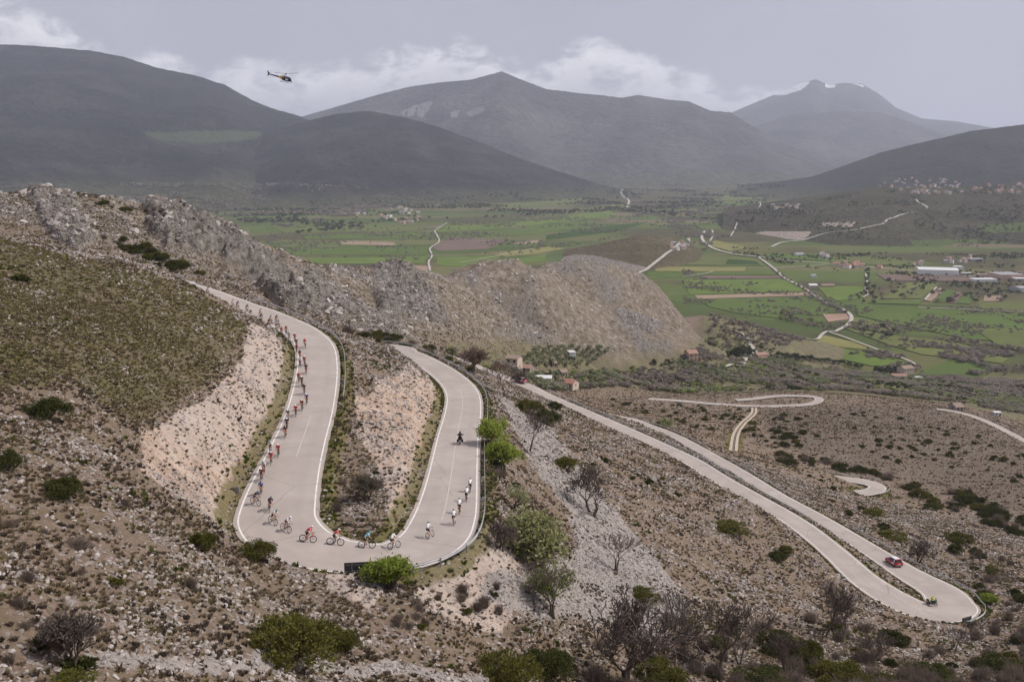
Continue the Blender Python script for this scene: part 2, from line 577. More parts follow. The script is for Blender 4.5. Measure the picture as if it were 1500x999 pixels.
# relief: undulation everywhere, broken limestone on the ridge
sc = np.clip(YY / 120, 0.5, 3)
und = fbm(XX / 14, YY / 14, 4) * 0.75 * np.clip(YY / 150, 0.55, 2.2) + fbm(XX / 2.3, YY / 2.3, 3) * 0.22
xr, yr = XX * 0.85 + YY * 0.5, -XX * 0.5 + YY * 0.85
wx, wy = fbm(XX / 22 + 5, YY / 22, 3) * 16, fbm(XX / 22 - 8, YY / 22 + 4, 3) * 16
crag = fbm((xr + wx) / 15, (yr + wy) / 30, 5, 0.6, ridged=True)
crag2 = fbm((xr + wx) / 4.2 + 7, (yr + wy) / 7, 4, 0.6)
cragh = (np.maximum(crag, -0.1) * 4.2 + crag2 * 3.4 - 0.6) * rocky ** 1.3 * np.clip(YY / 420, 0.7, 1.35)
cragh += ridge * (fbm(XX / 7, YY / 9, 4, 0.62) * 2.2 + fbm(XX / 40, YY / 55, 3, ridged=True) * 2.5) * np.clip(YY / 500, .5, 1.6)
RDIST = np.full(YY.shape, 60.0)
RSIDE = np.zeros(YY.shape)
Z = ZB + und + cragh
Z += OUTC * (np.maximum(fbm((xr + wx) / 11, (yr + wy) / 26, 4, 0.6, ridged=True), -.5) * 3.4 + fbm((xr + wx) / 3.5, (yr + wy) / 9, 3, .6, ridged=True) * 1.3)
# spur-nose gullies on the cut banks
Z += CUT * (fbm(XX / 1.6, YY / 1.6, 3, ridged=True) * 0.35)
Z += SCREE * fbm(XX / 1.1, YY / 1.1, 2) * 0.12
dl, da = LN[1] - LN[0], AZ[1] - AZ[0]
EARTH = np.zeros(YY.shape)
for ri, (c, hw) in enumerate(ROADS):
    tg = tangents(c)
    stepk = 1
    hi_ = np.full(YY.shape, 1e9); lo_ = np.full(YY.shape, -1e9)
    bestd = np.full(YY.shape, 1e9); bestz = np.zeros(YY.shape); besth = np.zeros(YY.shape); bests = np.zeros(YY.shape)
    for k in range(0, len(c), stepk):
        x, y, z = c[k]
        Rr = 16.0
        l0 = int((math.log(max(y - Rr, 9)) - LN[0]) / dl); l1 = int((math.log(y + Rr) - LN[0]) / dl) + 2
        aa = x / y
        w = Rr / y * (1 + abs(aa)) + 0.01
        a0 = int((aa - w - AZ[0]) / da); a1 = int((aa + w - AZ[0]) / da) + 2
        l0, a0 = max(l0, 0), max(a0, 0); l1, a1 = min(l1, NL), min(a1, NA)
        if l0 >= l1 or a0 >= a1:
            continue
        sl = (slice(l0, l1), slice(a0, a1))
        dx, dy = XX[sl] - x, YY[sl] - y
        d = np.hypot(dx, dy)
        m = d < bestd[sl]
        bestd[sl][m] = d[m]; bestz[sl][m] = z; besth[sl][m] = hw[k]
        bests[sl][m] = np.sign(tg[k, 0] * dy - tg[k, 1] * dx)[m]
    e = bestd - besth
    act = bestd < 15.5
    sh = 0.9 if ri < 4 else 0.2
    drop = 0.05 + 0.0009 * YY
    target = bestz - drop
    ee = np.maximum(e - sh, 0)
    zc = np.clip(Z, target - 0.85 * ee - 0.02, target + 1.15 * ee + 0.02)
    fade = smoothstep(15.5, 11.0, bestd)
    Zn = Z + (zc - Z) * fade
    EARTH = np.where(act, np.maximum(EARTH, smoothstep(0.25, 1.2, Z - Zn) * (e > 1.0)), EARTH)
    # cut or filled further away than the legs allow: leave to later legs
    Z = np.where(act, Zn, Z)
    upd = act & (e < RDIST)
    RDIST = np.where(upd, e, RDIST); RSIDE = np.where(upd, bests, RSIDE)
# keep every road bed open after all legs were carved
GRIDZ = Z


def ground(x, y):
    a = (np.asarray(x) / np.asarray(y) - AZ[0]) / da
    l = (np.log(np.asarray(y)) - LN[0]) / dl
    a = np.clip(a, 0, NA - 1.001); l = np.clip(l, 0, NL - 1.001)
    i, j = np.floor(l).astype(int), np.floor(a).astype(int)
    fl, fa = l - i, a - j
    return (GRIDZ[i, j] * (1 - fl) * (1 - fa) + GRIDZ[i + 1, j] * fl * (1 - fa) + GRIDZ[i, j + 1] * (1 - fl) * fa + GRIDZ[i + 1, j + 1] * fl * fa)


def gsample(Fd, x, y):
    a = np.clip(((np.asarray(x) / np.asarray(y) - AZ[0]) / da).round().astype(int), 0, NA - 1)
    l = np.clip(((np.log(np.asarray(y)) - LN[0]) / dl).round().astype(int), 0, NL - 1)
    return Fd[l, a]


def hit(u, v, Ymin=20.0):
    """first point of the hillside along the pixel's ray"""
    d = ray(u, v)
    Ys = np.exp(np.linspace(math.log(Ymin), math.log(1600), 5000))
    zr = d[2] / d[1] * Ys
    g = ground(d[0] / d[1] * Ys, Ys)
    s = np.where(g >= zr)[0]
    i = s[0] if len(s) else -1
    Yh = Ys[i]
    return Vector((d[0] / d[1] * Yh, Yh, float(g[i])))


print('terrain', round(time.time() - T0, 1), 'pts', N_)
# surface zone attributes
VERGE = smoothstep(3.0, 0.9, RDIST) * smoothstep(-0.3, 0.5, RDIST)
UU2, VV2 = proj(XX, YY, Z)
WOOD = (inpoly(UU2 + wob, VV2 + wob, [(640, 505), (760, 500), (900, 530), (1000, 515), (1050, 480), (1120, 500), (1700, 560), (1700, 620), (1400, 585), (1240, 572), (1100, 572),
                                      (1000, 578), (900, 565), (760, 560), (690, 545)]) & (YY > 420)) | ((YY > 640) & (AZ[None] > 0.19))
WOOD = blur(WOOD, 5)
OLIVE = inpoly(UU, VV, [(-300, 350), (0, 350), (270, 415), (370, 480), (300, 560), (200, 620), (100, 560), (-300, 600)]) & (YY < 200) & (YY > 60)
OLIVE = blur(OLIVE, 8) * 0.9
BROWN = blur(inpoly(UU + wob, VV + wob, [(1110, 596), (1400, 592), (1560, 650), (1560, 760), (1440, 740), (1330, 705), (1240, 690), (1130, 640)]) & (YY > 280) & (YY < 620), 8)
# ------------------------------------------------------------------ hillside surface
def attr(t, name):
    n = t.nodes.new('ShaderNodeAttribute')
    n.attribute_name = name
    return n.outputs['Fac']


def hillside_material():
    m, t, b = mat('stony_hillside')
    L = t.links
    tc = nd(t, 'ShaderNodeTexCoord')
    o = tc.outputs['Object']
    n_big = noise(t, o, 0.045, 4, 0.55)
    n_mid = noise(t, o, 0.28, 5, 0.6, 0.4)
    n_fin = noise(t, o, 1.7, 5, 0.65)
    n_vf = noise(t, o, 5.0, 4, 0.7)
    soil = ramp(t, n_mid, [(0.25, (0.165, 0.115, 0.085)), (0.5, (0.24, 0.18, 0.138)), (0.75, (0.31, 0.252, 0.205))])
    n_gr = noise(t, o, 2.6, 6, 0.78)
    soil = mixc(t, mathn(t, 'MULTIPLY', smooth(t, n_gr, 0.52, 0.38), 0.6), soil, (0.085, 0.06, 0.044))
    soil = mixc(t, mathn(t, 'MULTIPLY', smooth(t, n_gr, 0.54, 0.64), 0.55), soil, (0.40, 0.345, 0.30))
    red = ramp(t, n_big, [(0.30, (0.33, 0.17, 0.10)), (0.6, (0.28, 0.185, 0.125))])
    soil = mixc(t, mathn(t, 'MULTIPLY', smooth(t, n_mid, 0.52, 0.66), 0.6), soil, red)
    # dry grass and herbs between the stones
    gr = ramp(t, n_fin, [(0.25, (0.08, 0.062, 0.038)), (0.5, (0.135, 0.105, 0.068)), (0.75, (0.22, 0.175, 0.118))])
    gmask = smooth(t, mathn(t, 'ADD', mathn(t, 'MULTIPLY', n_mid, 0.6), mathn(t, 'MULTIPLY', n_fin, 0.5)), 0.47, 0.66)
    gmask = mathn(t, 'MAXIMUM', mathn(t, 'MULTIPLY', gmask, 0.9), mathn(t, 'MULTIPLY', attr(t, 'olive'), 0.75))
    col = mixc(t, gmask, soil, gr)
    olv = ramp(t, n_fin, [(0.25, (0.058, 0.052, 0.022)), (0.55, (0.115, 0.102, 0.045)), (0.8, (0.20, 0.165, 0.085))])
    col = mixc(t, mathn(t, 'MULTIPLY', attr(t, 'olive'), mathn(t, 'MULTIPLY', smooth(t, n_mid, 0.28, 0.55), 0.85)), col, olv)
    brn = ramp(t, n_fin, [(0.25, (0.085, 0.066, 0.05)), (0.6, (0.145, 0.115, 0.088)), (0.8, (0.22, 0.185, 0.15))])
    col = mixc(t, mathn(t, 'MULTIPLY', attr(t, 'brown'), 0.85), col, brn)
    # limestone fragments
    vor = nd(t, 'ShaderNodeTexVoronoi', feature='F1')
    vor.inputs['Scale'].default_value = 1.5
    vor.inputs['Randomness'].default_value = 1.0
    L.new(mixc(t, 0.12, o, noise_vec(t, o, 2.0)), vor.inputs['Vector'])
    stone_n = mathn(t, 'ADD', mathn(t, 'MULTIPLY', smooth(t, vor.outputs['Distance'], 0.52, 0.12), 0.5), mathn(t, 'MULTIPLY', n_vf, 0.62))
    dens = mathn(t, 'ADD', smooth(t, n_mid, 0.62, 0.30), mathn(t, 'MULTIPLY', smooth(t, n_big, 0.35, 0.7), 0.45))
    smask = smooth(t, mathn(t, 'ADD', stone_n, mathn(t, 'MULTIPLY', dens, 0.24)), 0.72, 0.84)
    smask = mathn(t, 'MULTIPLY', smask, mathn(t, 'SUBTRACT', 1.0, mathn(t, 'MULTIPLY', attr(t, 'olive'), 0.75)))
    stone = ramp(t, n_vf, [(0.25, (0.17, 0.142, 0.125)), (0.5, (0.31, 0.272, 0.247)), (0.75, (0.46, 0.415, 0.385))])
    col = mixc(t, mathn(t, 'MULTIPLY', smask, 0.85), col, stone)
    # bare cut banks: pinkish marl with pale debris
    pink = ramp(t, mathn(t, 'ADD', mathn(t, 'MULTIPLY', n_mid, 0.5), mathn(t, 'MULTIPLY', n_vf, 0.5)),
                [(0.28, (0.22, 0.15, 0.11)), (0.45, (0.42, 0.31, 0.24)), (0.6, (0.52, 0.42, 0.345)), (0.75, (0.60, 0.52, 0.46))])
    run = noise(t, mapped(t, o, (0.5, 1.5, 0.35), 0.5), 1.0, 5, 0.65)
    pink = mixc(t, mathn(t, 'MULTIPLY', smooth(t, run, 0.50, 0.38), 0.6), pink, (0.25, 0.17, 0.125))
    pink = mixc(t, mathn(t, 'MULTIPLY', smooth(t, n_big, 0.42, 0.58), 0.5), pink, (0.46, 0.41, 0.37))
    cm = smooth(t, mathn(t, 'ADD', attr(t, 'cut'), mathn(t, 'MULTIPLY', mathn(t, 'SUBTRACT', n_fin, 0.5), 0.9)), 0.35, 0.65)
    col = mixc(t, cm, col, pink)
    scr = ramp(t, mathn(t, 'ADD', mathn(t, 'MULTIPLY', n_vf, 0.55), mathn(t, 'MULTIPLY', n_mid, 0.45)), [(0.3, (0.16, 0.138, 0.12)), (0.45, (0.285, 0.255, 0.23)), (0.6, (0.36, 0.325, 0.30)), (0.75, (0.44, 0.40, 0.37))])
    sm = smooth(t, mathn(t, 'ADD', attr(t, 'scree'), mathn(t, 'MULTIPLY', mathn(t, 'SUBTRACT', n_fin, 0.5), 1.0)), 0.35, 0.65)
    col = mixc(t, sm, col, scr)
    # mottled ridge slopes: scrub, thin turf, stones
    rg_n = mathn(t, 'ADD', mathn(t, 'MULTIPLY', noise(t, o, 0.20, 6, 0.72), 0.65), mathn(t, 'MULTIPLY', noise(t, o, 0.9, 4, 0.7), 0.35))
    rg = ramp(t, rg_n, [(0.36, (0.055, 0.048, 0.034)), (0.44, (0.115, 0.094, 0.066)), (0.50, (0.185, 0.152, 0.115)), (0.55, (0.23, 0.20, 0.165)), (0.61, (0.35, 0.32, 0.29)), (0.70, (0.43, 0.40, 0.37))])
    col = mixc(t, mathn(t, 'MULTIPLY', attr(t, 'ridge'), 0.85), col, rg)
    # ridge limestone
    rk_n = noise(t, o, 0.55, 7, 0.68, 0.6)
    rk = ramp(t, rk_n, [(0.30, (0.05, 0.043, 0.036)), (0.45, (0.15, 0.134, 0.117)), (0.6, (0.265, 0.242, 0.22)), (0.78, (0.39, 0.36, 0.335))])
    crev = noise(t, mapped(t, o, (0.55, 0.16, 0.22), 0.55), 1.0, 5, 0.65)
    rk = mixc(t, mathn(t, 'MULTIPLY', smooth(t, crev, 0.47, 0.36), 0.75), rk, (0.045, 0.038, 0.03))
    rm = smooth(t, mathn(t, 'ADD', attr(t, 'rocky'), mathn(t, 'MULTIPLY', mathn(t, 'SUBTRACT', n_fin, 0.5), 1.3)), 0.30, 0.62)
    col = mixc(t, mathn(t, 'MULTIPLY', rm, 0.92), col, rk)
    # green verge along the asphalt
    vg = ramp(t, n_fin, [(0.25, (0.075, 0.07, 0.022)), (0.6, (0.15, 0.13, 0.045)), (0.8, (0.24, 0.20, 0.10))])
    vm = smooth(t, mathn(t, 'ADD', attr(t, 'verge'), mathn(t, 'MULTIPLY', mathn(t, 'SUBTRACT', n_mid, 0.5), 1.4)), 0.40, 0.72)
    col = mixc(t, mathn(t, 'MULTIPLY', vm, 0.8), col, vg)
    wd = ramp(t, noise(t, o, 0.11, 6, 0.65), [(0.3, (0.085, 0.078, 0.045)), (0.5, (0.14, 0.128, 0.072)), (0.7, (0.20, 0.19, 0.095))])
    col = mixc(t, mathn(t, 'MULTIPLY', attr(t, 'wood'), 0.85), col, wd)
    L.new(col, b.inputs['Base Color'])
    b.inputs['Roughness'].default_value = 0.95
    b.inputs['Specular IOR Level'].default_value = 0.12
    bm = nd(t, 'ShaderNodeBump')
    bm.inputs['Strength'].default_value = 0.9
    bm.inputs['Distance'].default_value = 0.35
    h = mathn(t, 'ADD', mathn(t, 'MULTIPLY', n_vf, 0.5), mathn(t, 'ADD', mathn(t, 'MULTIPLY', smask, 0.35), mathn(t, 'MULTIPLY', n_fin, 0.9)))
    h = mathn(t, 'ADD', h, mathn(t, 'MULTIPLY', mathn(t, 'MULTIPLY', rk_n, attr(t, 'rocky')), 5.0))
    L.new(h, bm.inputs['Height'])
    L.new(bm.outputs[0], b.inputs['Normal'])
    return m


def mapped(t, vec, scale, rz):
    mp = nd(t, 'ShaderNodeMapping')
    mp.inputs['Rotation'].default_value = (0, 0, rz)
    mp.inputs['Scale'].default_value = scale
    t.links.new(vec, mp.inputs[0])
    return mp.outputs[0]


def noise_vec(t, vec, scale):
    n = t.nodes.new('ShaderNodeTexNoise')
    n.inputs['Scale'].default_value = scale
    t.links.new(vec, n.inputs['Vector'])
    return n.outputs['Color']


me = grid_mesh('hillside', XX, YY, GRIDZ)
for nm, ar in (('rocky', rocky), ('ridge', ridge), ('cut', np.maximum(CUT, EARTH * 0.95 * (YY < 260))), ('scree', SCREE), ('verge', VERGE * (YY < 420)), ('wood', WOOD), ('olive', OLIVE), ('brown', BROWN)):
    fattr(me, nm, ar)
hill = link('hillside', me, hillside_material())
tag(hill, kind='structure')
print('hill', round(time.time() - T0, 1))


# ------------------------------------------------------------------ asphalt ribbons and painted lines
def road_material():
    m, t, b = mat('worn_asphalt')
    tc = nd(t, 'ShaderNodeTexCoord')
    o = tc.outputs['Object']
    n1 = noise(t, o, 0.25, 5, 0.6, 0.3)
    n2 = noise(t, o, 9.0, 4, 0.7)
    n3 = noise(t, o, 0.06, 3, 0.5)
    u = attr(t, 'across')
    c = ramp(t, n1, [(0.3, (0.335, 0.292, 0.262)), (0.55, (0.385, 0.338, 0.304)), (0.75, (0.43, 0.382, 0.347))])
    c = mixc(t, mathn(t, 'MULTIPLY', smooth(t, n2, 0.35, 0.7), 0.22), c, (0.27, 0.235, 0.21))
    # paler wheel tracks and a dusty centre, patched repairs
    tr = mathn(t, 'ABSOLUTE', mathn(t, 'SUBTRACT', mathn(t, 'ABSOLUTE', u), 0.48))
    c = mixc(t, mathn(t, 'MULTIPLY', smooth(t, tr, 0.22, 0.02), 0.22), c, (0.30, 0.262, 0.235))
    patch = nd(t, 'ShaderNodeTexVoronoi', feature='F1')
    patch.inputs['Scale'].default_value = 0.10
    t.links.new(o, patch.inputs['Vector'])
    pm = smooth(t, patch.outputs['Color'], 0.72, 0.76)
    c = mixc(t, mathn(t, 'MULTIPLY', pm, 0.18), c, (0.50, 0.45, 0.405))
    crack = nd(t, 'ShaderNodeTexVoronoi', feature='DISTANCE_TO_EDGE')
    crack.inputs['Scale'].default_value = 0.13
    t.links.new(mixc(t, 0.35, o, noise_vec(t, o, 0.5)), crack.inputs['Vector'])
    c = mixc(t, mathn(t, 'MULTIPLY', smooth(t, crack.outputs['Distance'], 0.007, 0.001), 0.4), c, (0.14, 0.12, 0.105))
    # crumbling dusty edge
    c = mixc(t, mathn(t, 'MULTIPLY', smooth(t, mathn(t, 'ADD', mathn(t, 'ABSOLUTE', u), mathn(t, 'MULTIPLY', n1, 0.12)), 0.98, 1.06), 0.6), c, (0.33, 0.28, 0.23))
    t.links.new(c, b.inputs['Base Color'])
    b.inputs['Roughness'].default_value = 0.85
    bm = nd(t, 'ShaderNodeBump')
    bm.inputs['Strength'].default_value = 0.25
    bm.inputs['Distance'].default_value = 0.03
    t.links.new(n2, bm.inputs['Height'])
    t.links.new(bm.outputs[0], b.inputs['Normal'])
    return m


def line_material():
    m, t, b = mat('worn_white_paint')
    tc = nd(t, 'ShaderNodeTexCoord')
    n = noise(t, tc.outputs['Object'], 1.3, 5, 0.7)
    c = ramp(t, n, [(0.30, (0.40, 0.36, 0.33)), (0.45, (0.66, 0.63, 0.60)), (0.7, (0.74, 0.72, 0.70))])
    t.links.new(c, b.inputs['Base Color'])
    b.inputs['Roughness'].default_value = 0.7
    return m


M_ROAD, M_LINE = road_material(), line_material()


def ribbon(name, c, lo, hi, dz, mats, cols=7, extra=None):
    tg = tangents(c)
    nrm = np.stack([-tg[:, 1], tg[:, 0]], 1)       # left of travel
    lo = np.broadcast_to(lo, len(c)); hi = np.broadcast_to(hi, len(c))
    k = np.linspace(0, 1, cols)[None]
    off = lo[:, None] + (hi - lo)[:, None] * k
    X = c[:, :1] + nrm[:, :1] * off
    Y = c[:, 1:2] + nrm[:, 1:2] * off
    Zr = c[:, 2:3] + dz + 0 * off
    me = grid_mesh(name, X, Y, Zr)
    fattr(me, 'across', off / np.maximum(np.abs(hi), 0.1)[:, None])
    me.flip_normals()
    return link(name, me, mats)


def drape(c):
    return c


for ri, (c, hw) in enumerate(ROADS[:4]):
    jag = fbm(np.arange(len(c)) * 0.21, np.full(len(c), 3.7 * ri), 3) * 0.22
    o = ribbon('road', c, -hw - 0.25 + jag, hw + 0.25 + np.roll(jag, 31), 0.0, M_ROAD, 9)
    tag(o, kind='structure')
    if ri < 3:
        for s in (-1, 1):
            off = s * (hw - 0.22)
            ln = ribbon('edge_line', c, off - 0.085, off + 0.085, 0.008, M_LINE, 2, None)
            ln.parent = o
# beaten twin-wheel track
M_TRACK = flat('pale_track_earth', (0.42, 0.36, 0.28), 0.95, var=0.25, vscale=0.8)
tr_c = ROAD5.copy()
tr_c[:, 2] = ground(tr_c[:, 0], tr_c[:, 1]) + 0.30
tp = None
for s in (-1, 1):
    o = ribbon('path', tr_c, s * 1.0 - 0.55, s * 1.0 + 0.55, 0.0, M_TRACK, 3)
    tag(o, kind='structure')
# ------------------------------------------------------------------ valley plain, low hills and ranges
PZ = -250.0
SURF = [lambda x, y: np.where(np.asarray(y) < 1640, ground(x, np.minimum(y, 1640)), -999.0)]


def woodland_material(name, stops, scale, streak=None, snow=None, patch=None):
    m, t, b = mat(name)
    tc = nd(t, 'ShaderNodeTexCoord')
    o = tc.outputs['Object']
    n = noise(t, o, scale, 7, 0.62, 0.3)
    n2 = noise(t, o, scale * 9, 5, 0.65)
    c = ramp(t, mathn(t, 'ADD', mathn(t, 'MULTIPLY', n, 0.62), mathn(t, 'MULTIPLY', n2, 0.38)), stops)
    lowc = ramp(t, n2, [(0.3, (0.045, 0.043, 0.028)), (0.5, (0.078, 0.078, 0.045)), (0.62, (0.11, 0.118, 0.055)), (0.75, (0.15, 0.13, 0.09))])
    c = mixc(t, mathn(t, 'MULTIPLY', attr(t, 'low'), 0.9), c, lowc)
    if streak:
        a = attr(t, 'streak')
        c = mixc(t, smooth(t, mathn(t, 'ADD', a, mathn(t, 'MULTIPLY', mathn(t, 'SUBTRACT', n2, 0.5), 1.2)), 0.45, 0.7), c, streak)
    if snow:
        a = attr(t, 'snow')
        c = mixc(t, smooth(t, mathn(t, 'ADD', a, mathn(t, 'MULTIPLY', mathn(t, 'SUBTRACT', n2, 0.5), 1.6)), 0.5, 0.7), c, snow)
    if patch:
        a = attr(t, 'patch')
        c = mixc(t, mathn(t, 'MULTIPLY', smooth(t, mathn(t, 'ADD', a, mathn(t, 'MULTIPLY', mathn(t, 'SUBTRACT', n2, 0.5), 1.5)), 0.4, 0.7), 0.9), c, mixc(t, n2, patch, tuple(x * .6 for x in patch)))
    t.links.new(c, b.inputs['Base Color'])
    b.inputs['Roughness'].default_value = 1.0
    b.inputs['Specular IOR Level'].default_value = 0.05
    bm = nd(t, 'ShaderNodeBump')
    bm.inputs['Strength'].default_value = 1.0
    bm.inputs['Distance'].default_value = 0.12 / scale
    t.links.new(n2, bm.inputs['Height'])
    t.links.new(bm.outputs[0], b.inputs['Normal'])
    return m


def landform(name, crest, foot, zf, material, cols=300, rows=110, power=1.15, rough=0.13, seed=0.0, back=0.55, masks=None):
    """crest: (u, v, Y) outline pixels; foot: (u, Y) where the slope starts."""
    cw = np.array([tuple(at(*c)) for c in crest])
    ca_, cY, cz = cw[:, 0] / cw[:, 1], cw[:, 1], cw[:, 2]
    a = np.linspace(ca_[0], ca_[-1], cols)
    Yc = np.interp(a, ca_, cY)
    tz = np.interp(a, ca_, cz / cY)
    zc = tz * Yc
    fa = np.array([(f[0] - CX) / F / 1.0 for f in foot]) / cP
    Y0 = np.interp(a, fa, [f[1] for f in foot])
    if name == 'mountain':
        Y0 = Y0 * (1 + 0.13 * fbm(a * 9 + seed, a * 0 + seed, 3))
    s = np.concatenate([np.linspace(0, 1, rows), 1 + np.linspace(0.02, back, rows // 4)])[:, None]
    Yg = Y0[None] + (Yc - Y0)[None] * s
    Xg = Yg * a[None]
    h = (zc - zf)[None]
    f = np.where(s <= 1, s ** power, 1 - (s - 1) * 1.1)
    H = float(np.max(np.abs(zc - zf)))
    wl_ = max((Yc - Y0).mean(), 50.0)
    n = fbm(Xg / wl_ * 1.9 + seed, Yg / wl_ * 1.0 + seed, 5, 0.52, ridged=True)
    n2 = fbm(Xg / wl_ * 6 + seed, Yg / wl_ * 4, 4)
    amp = np.clip(s * (1 - s) * 4, 0, 1) + 0.04
    Zg = zf + h * np.maximum(f, 0) + (n * rough * 1.25 + n2 * 0.08) * np.minimum(h, H) * amp
    # crest roughness of woodland / rock
    Zg = Zg + fbm(Xg / 60 + seed, Yg / 60, 3) * np.minimum(h * 0.012, 9.0) * np.clip(s, 0, 1)
    Zg = np.where(s == 0, zf - 6, Zg)
    me = grid_mesh(name, Xg, Yg, Zg)
    fattr(me, 'low', 1 - smoothstep(0.02, 0.16, (Zg - zf) / H + 0.05 * fbm(Xg / 300, Yg / 300, 3)) if name == 'mountain' else np.zeros(Zg.shape))
    if masks:
        us, vs = proj(Xg, Yg, Zg)
        for nm, polys in masks.items():
            mk = np.zeros(us.shape, bool)
            for p in polys:
                mk |= inpoly(us, vs, p) & (s <= 1.02)
            fattr(me, nm, blur(mk, 1))
    o = link(name, me, material)
    tag(o, kind='structure')

    def fn(x, y):
        x, y = np.asarray(x, float), np.asarray(y, float)
        aa = np.clip((x / y - a[0]) / (a[1] - a[0]), 0, cols - 1.001)
        ia = aa.astype(int)
        y0 = Y0[ia]; yc = Yc[ia]
        ss = (y - y0) / (yc - y0)
        ok = (ss >= 0) & (ss <= 1.0) & (x / y >= a[0]) & (x / y <= a[-1])
        ir = np.clip(ss * (rows - 1), 0, rows - 1.001)
        i = ir.astype(int)
        fr, fc = ir - i, aa - ia
        zz = Zg[i, ia] * (1 - fr) * (1 - fc) + Zg[i + 1, ia] * fr * (1 - fc) + Zg[i, ia + 1] * (1 - fr) * fc + Zg[i + 1, ia + 1] * fr * fc
        return np.where(ok, zz, -999.0)
    SURF.append(fn)
    return o


def surf(x, y):
    z = np.full(np.broadcast(x, y).shape, PZ)
    for f in SURF:
        z = np.maximum(z, f(x, y))
    return z


_YS = np.exp(np.linspace(math.log(25), math.log(14000), 9000))


def hit_all(u, v, Ymin=25.0):
    d = ray(u, v)
    Ys = _YS[_YS >= Ymin]
    zr = d[2] / d[1] * Ys
    xs = d[0] / d[1] * Ys
    g = surf(xs, Ys)
    s = np.where(g >= zr)[0]
    i = s[0] if len(s) else len(Ys) - 1
    return Vector((xs[i], Ys[i], float(g[i])))


# plain
def plain_material():
    m, t, b = mat('farmland')
    tc = nd(t, 'ShaderNodeTexCoord')
    o = tc.outputs['Object']
    mp = nd(t, 'ShaderNodeMapping')
    mp.inputs['Rotation'].default_value = (0, 0, 0.25)
    mp.inputs['Scale'].default_value = (0.0022, 0.0075, 1.0)
    t.links.new(o, mp.inputs['Vector'])
    v = nd(t, 'ShaderNodeTexVoronoi', feature='F1', distance='CHEBYCHEV')
    v.inputs['Scale'].default_value = 1.0
    v.inputs['Randomness'].default_value = 0.75
    t.links.new(mp.outputs[0], v.inputs['Vector'])
    sx = nd(t, 'ShaderNodeSeparateColor')
    t.links.new(v.outputs['Color'], sx.inputs[0])
    c = ramp(t, sx.outputs[0], [(0.0, (0.070, 0.095, 0.032)), (0.22, (0.095, 0.125, 0.04)), (0.42, (0.115, 0.118, 0.05)), (0.58, (0.076, 0.105, 0.034)), (0.74, (0.135, 0.132, 0.06)),
                                (0.84, (0.17, 0.132, 0.098)), (0.90, (0.085, 0.12, 0.036)), (0.97, (0.15, 0.12, 0.08))], 'CONSTANT')
    n = noise(t, o, 0.0016, 5, 0.6)
    n2 = noise(t, o, 0.02, 6, 0.65)
    scr = ramp(t, n2, [(0.3, (0.05, 0.045, 0.026)), (0.55, (0.085, 0.08, 0.042)), (0.75, (0.125, 0.115, 0.065))])
    far = smooth(t, attr(t, 'far'), 0.0, 1.0)
    c = mixc(t, smooth(t, mathn(t, 'ADD', n, mathn(t, 'MULTIPLY', far, 0.28)), 0.50, 0.60), c, scr)
    c = mixc(t, mathn(t, 'MULTIPLY', smooth(t, n2, 0.56, 0.68), 0.5), c, (0.06, 0.055, 0.03))
    t.links.new(c, b.inputs['Base Color'])
    b.inputs['Roughness'].default_value = 1.0
    b.inputs['Specular IOR Level'].default_value = 0.05
    return m


a_ = np.linspace(-1.6, 1.6, 160)[None]
y_ = np.exp(np.linspace(math.log(500), math.log(60000), 200))[:, None]
me = grid_mesh('valley_plain', y_ * a_, y_ + 0 * a_, np.full((200, 160), PZ) + 0 * a_)
fattr(me, 'far', smoothstep(4200, 9000, y_ + 0 * a_))
tag(link('valley_plain', me, plain_material()), kind='structure')

W1 = [(0.36, (0.004, 0.004, 0.005)), (0.5, (0.018, 0.0175, 0.018)), (0.62, (0.050, 0.048, 0.045))]  # dark woodland; cloud shadow over the left range is put into these stops
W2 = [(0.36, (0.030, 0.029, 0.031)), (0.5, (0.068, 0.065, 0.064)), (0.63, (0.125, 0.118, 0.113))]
W5 = [(0.28, (0.040, 0.038, 0.024)), (0.5, (0.072, 0.068, 0.042)), (0.72, (0.115, 0.105, 0.07))]
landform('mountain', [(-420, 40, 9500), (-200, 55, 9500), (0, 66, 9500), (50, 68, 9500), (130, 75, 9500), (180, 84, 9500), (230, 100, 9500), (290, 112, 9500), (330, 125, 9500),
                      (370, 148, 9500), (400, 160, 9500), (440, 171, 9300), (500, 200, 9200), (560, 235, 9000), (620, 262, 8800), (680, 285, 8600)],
         [(-420, 3600), (0, 3900), (300, 4600), (680, 7600)], -255, woodland_material('cloud_shaded_mountain_wood', W1, 0.0022, patch=(0.085, 0.10, 0.05)), seed=1.3, power=1.75, rough=0.13,
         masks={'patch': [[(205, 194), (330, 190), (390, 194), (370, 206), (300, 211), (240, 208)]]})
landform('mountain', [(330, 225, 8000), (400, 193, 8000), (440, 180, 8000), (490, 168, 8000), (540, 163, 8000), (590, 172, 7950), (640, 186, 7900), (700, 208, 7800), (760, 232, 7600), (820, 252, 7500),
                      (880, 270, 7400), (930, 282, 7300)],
         [(330, 4900), (600, 5200), (760, 5700), (930, 6500)], -256, woodland_material('cloud_shaded_foothill_wood', W1, 0.003), seed=4.1, power=1.8, rough=0.13)
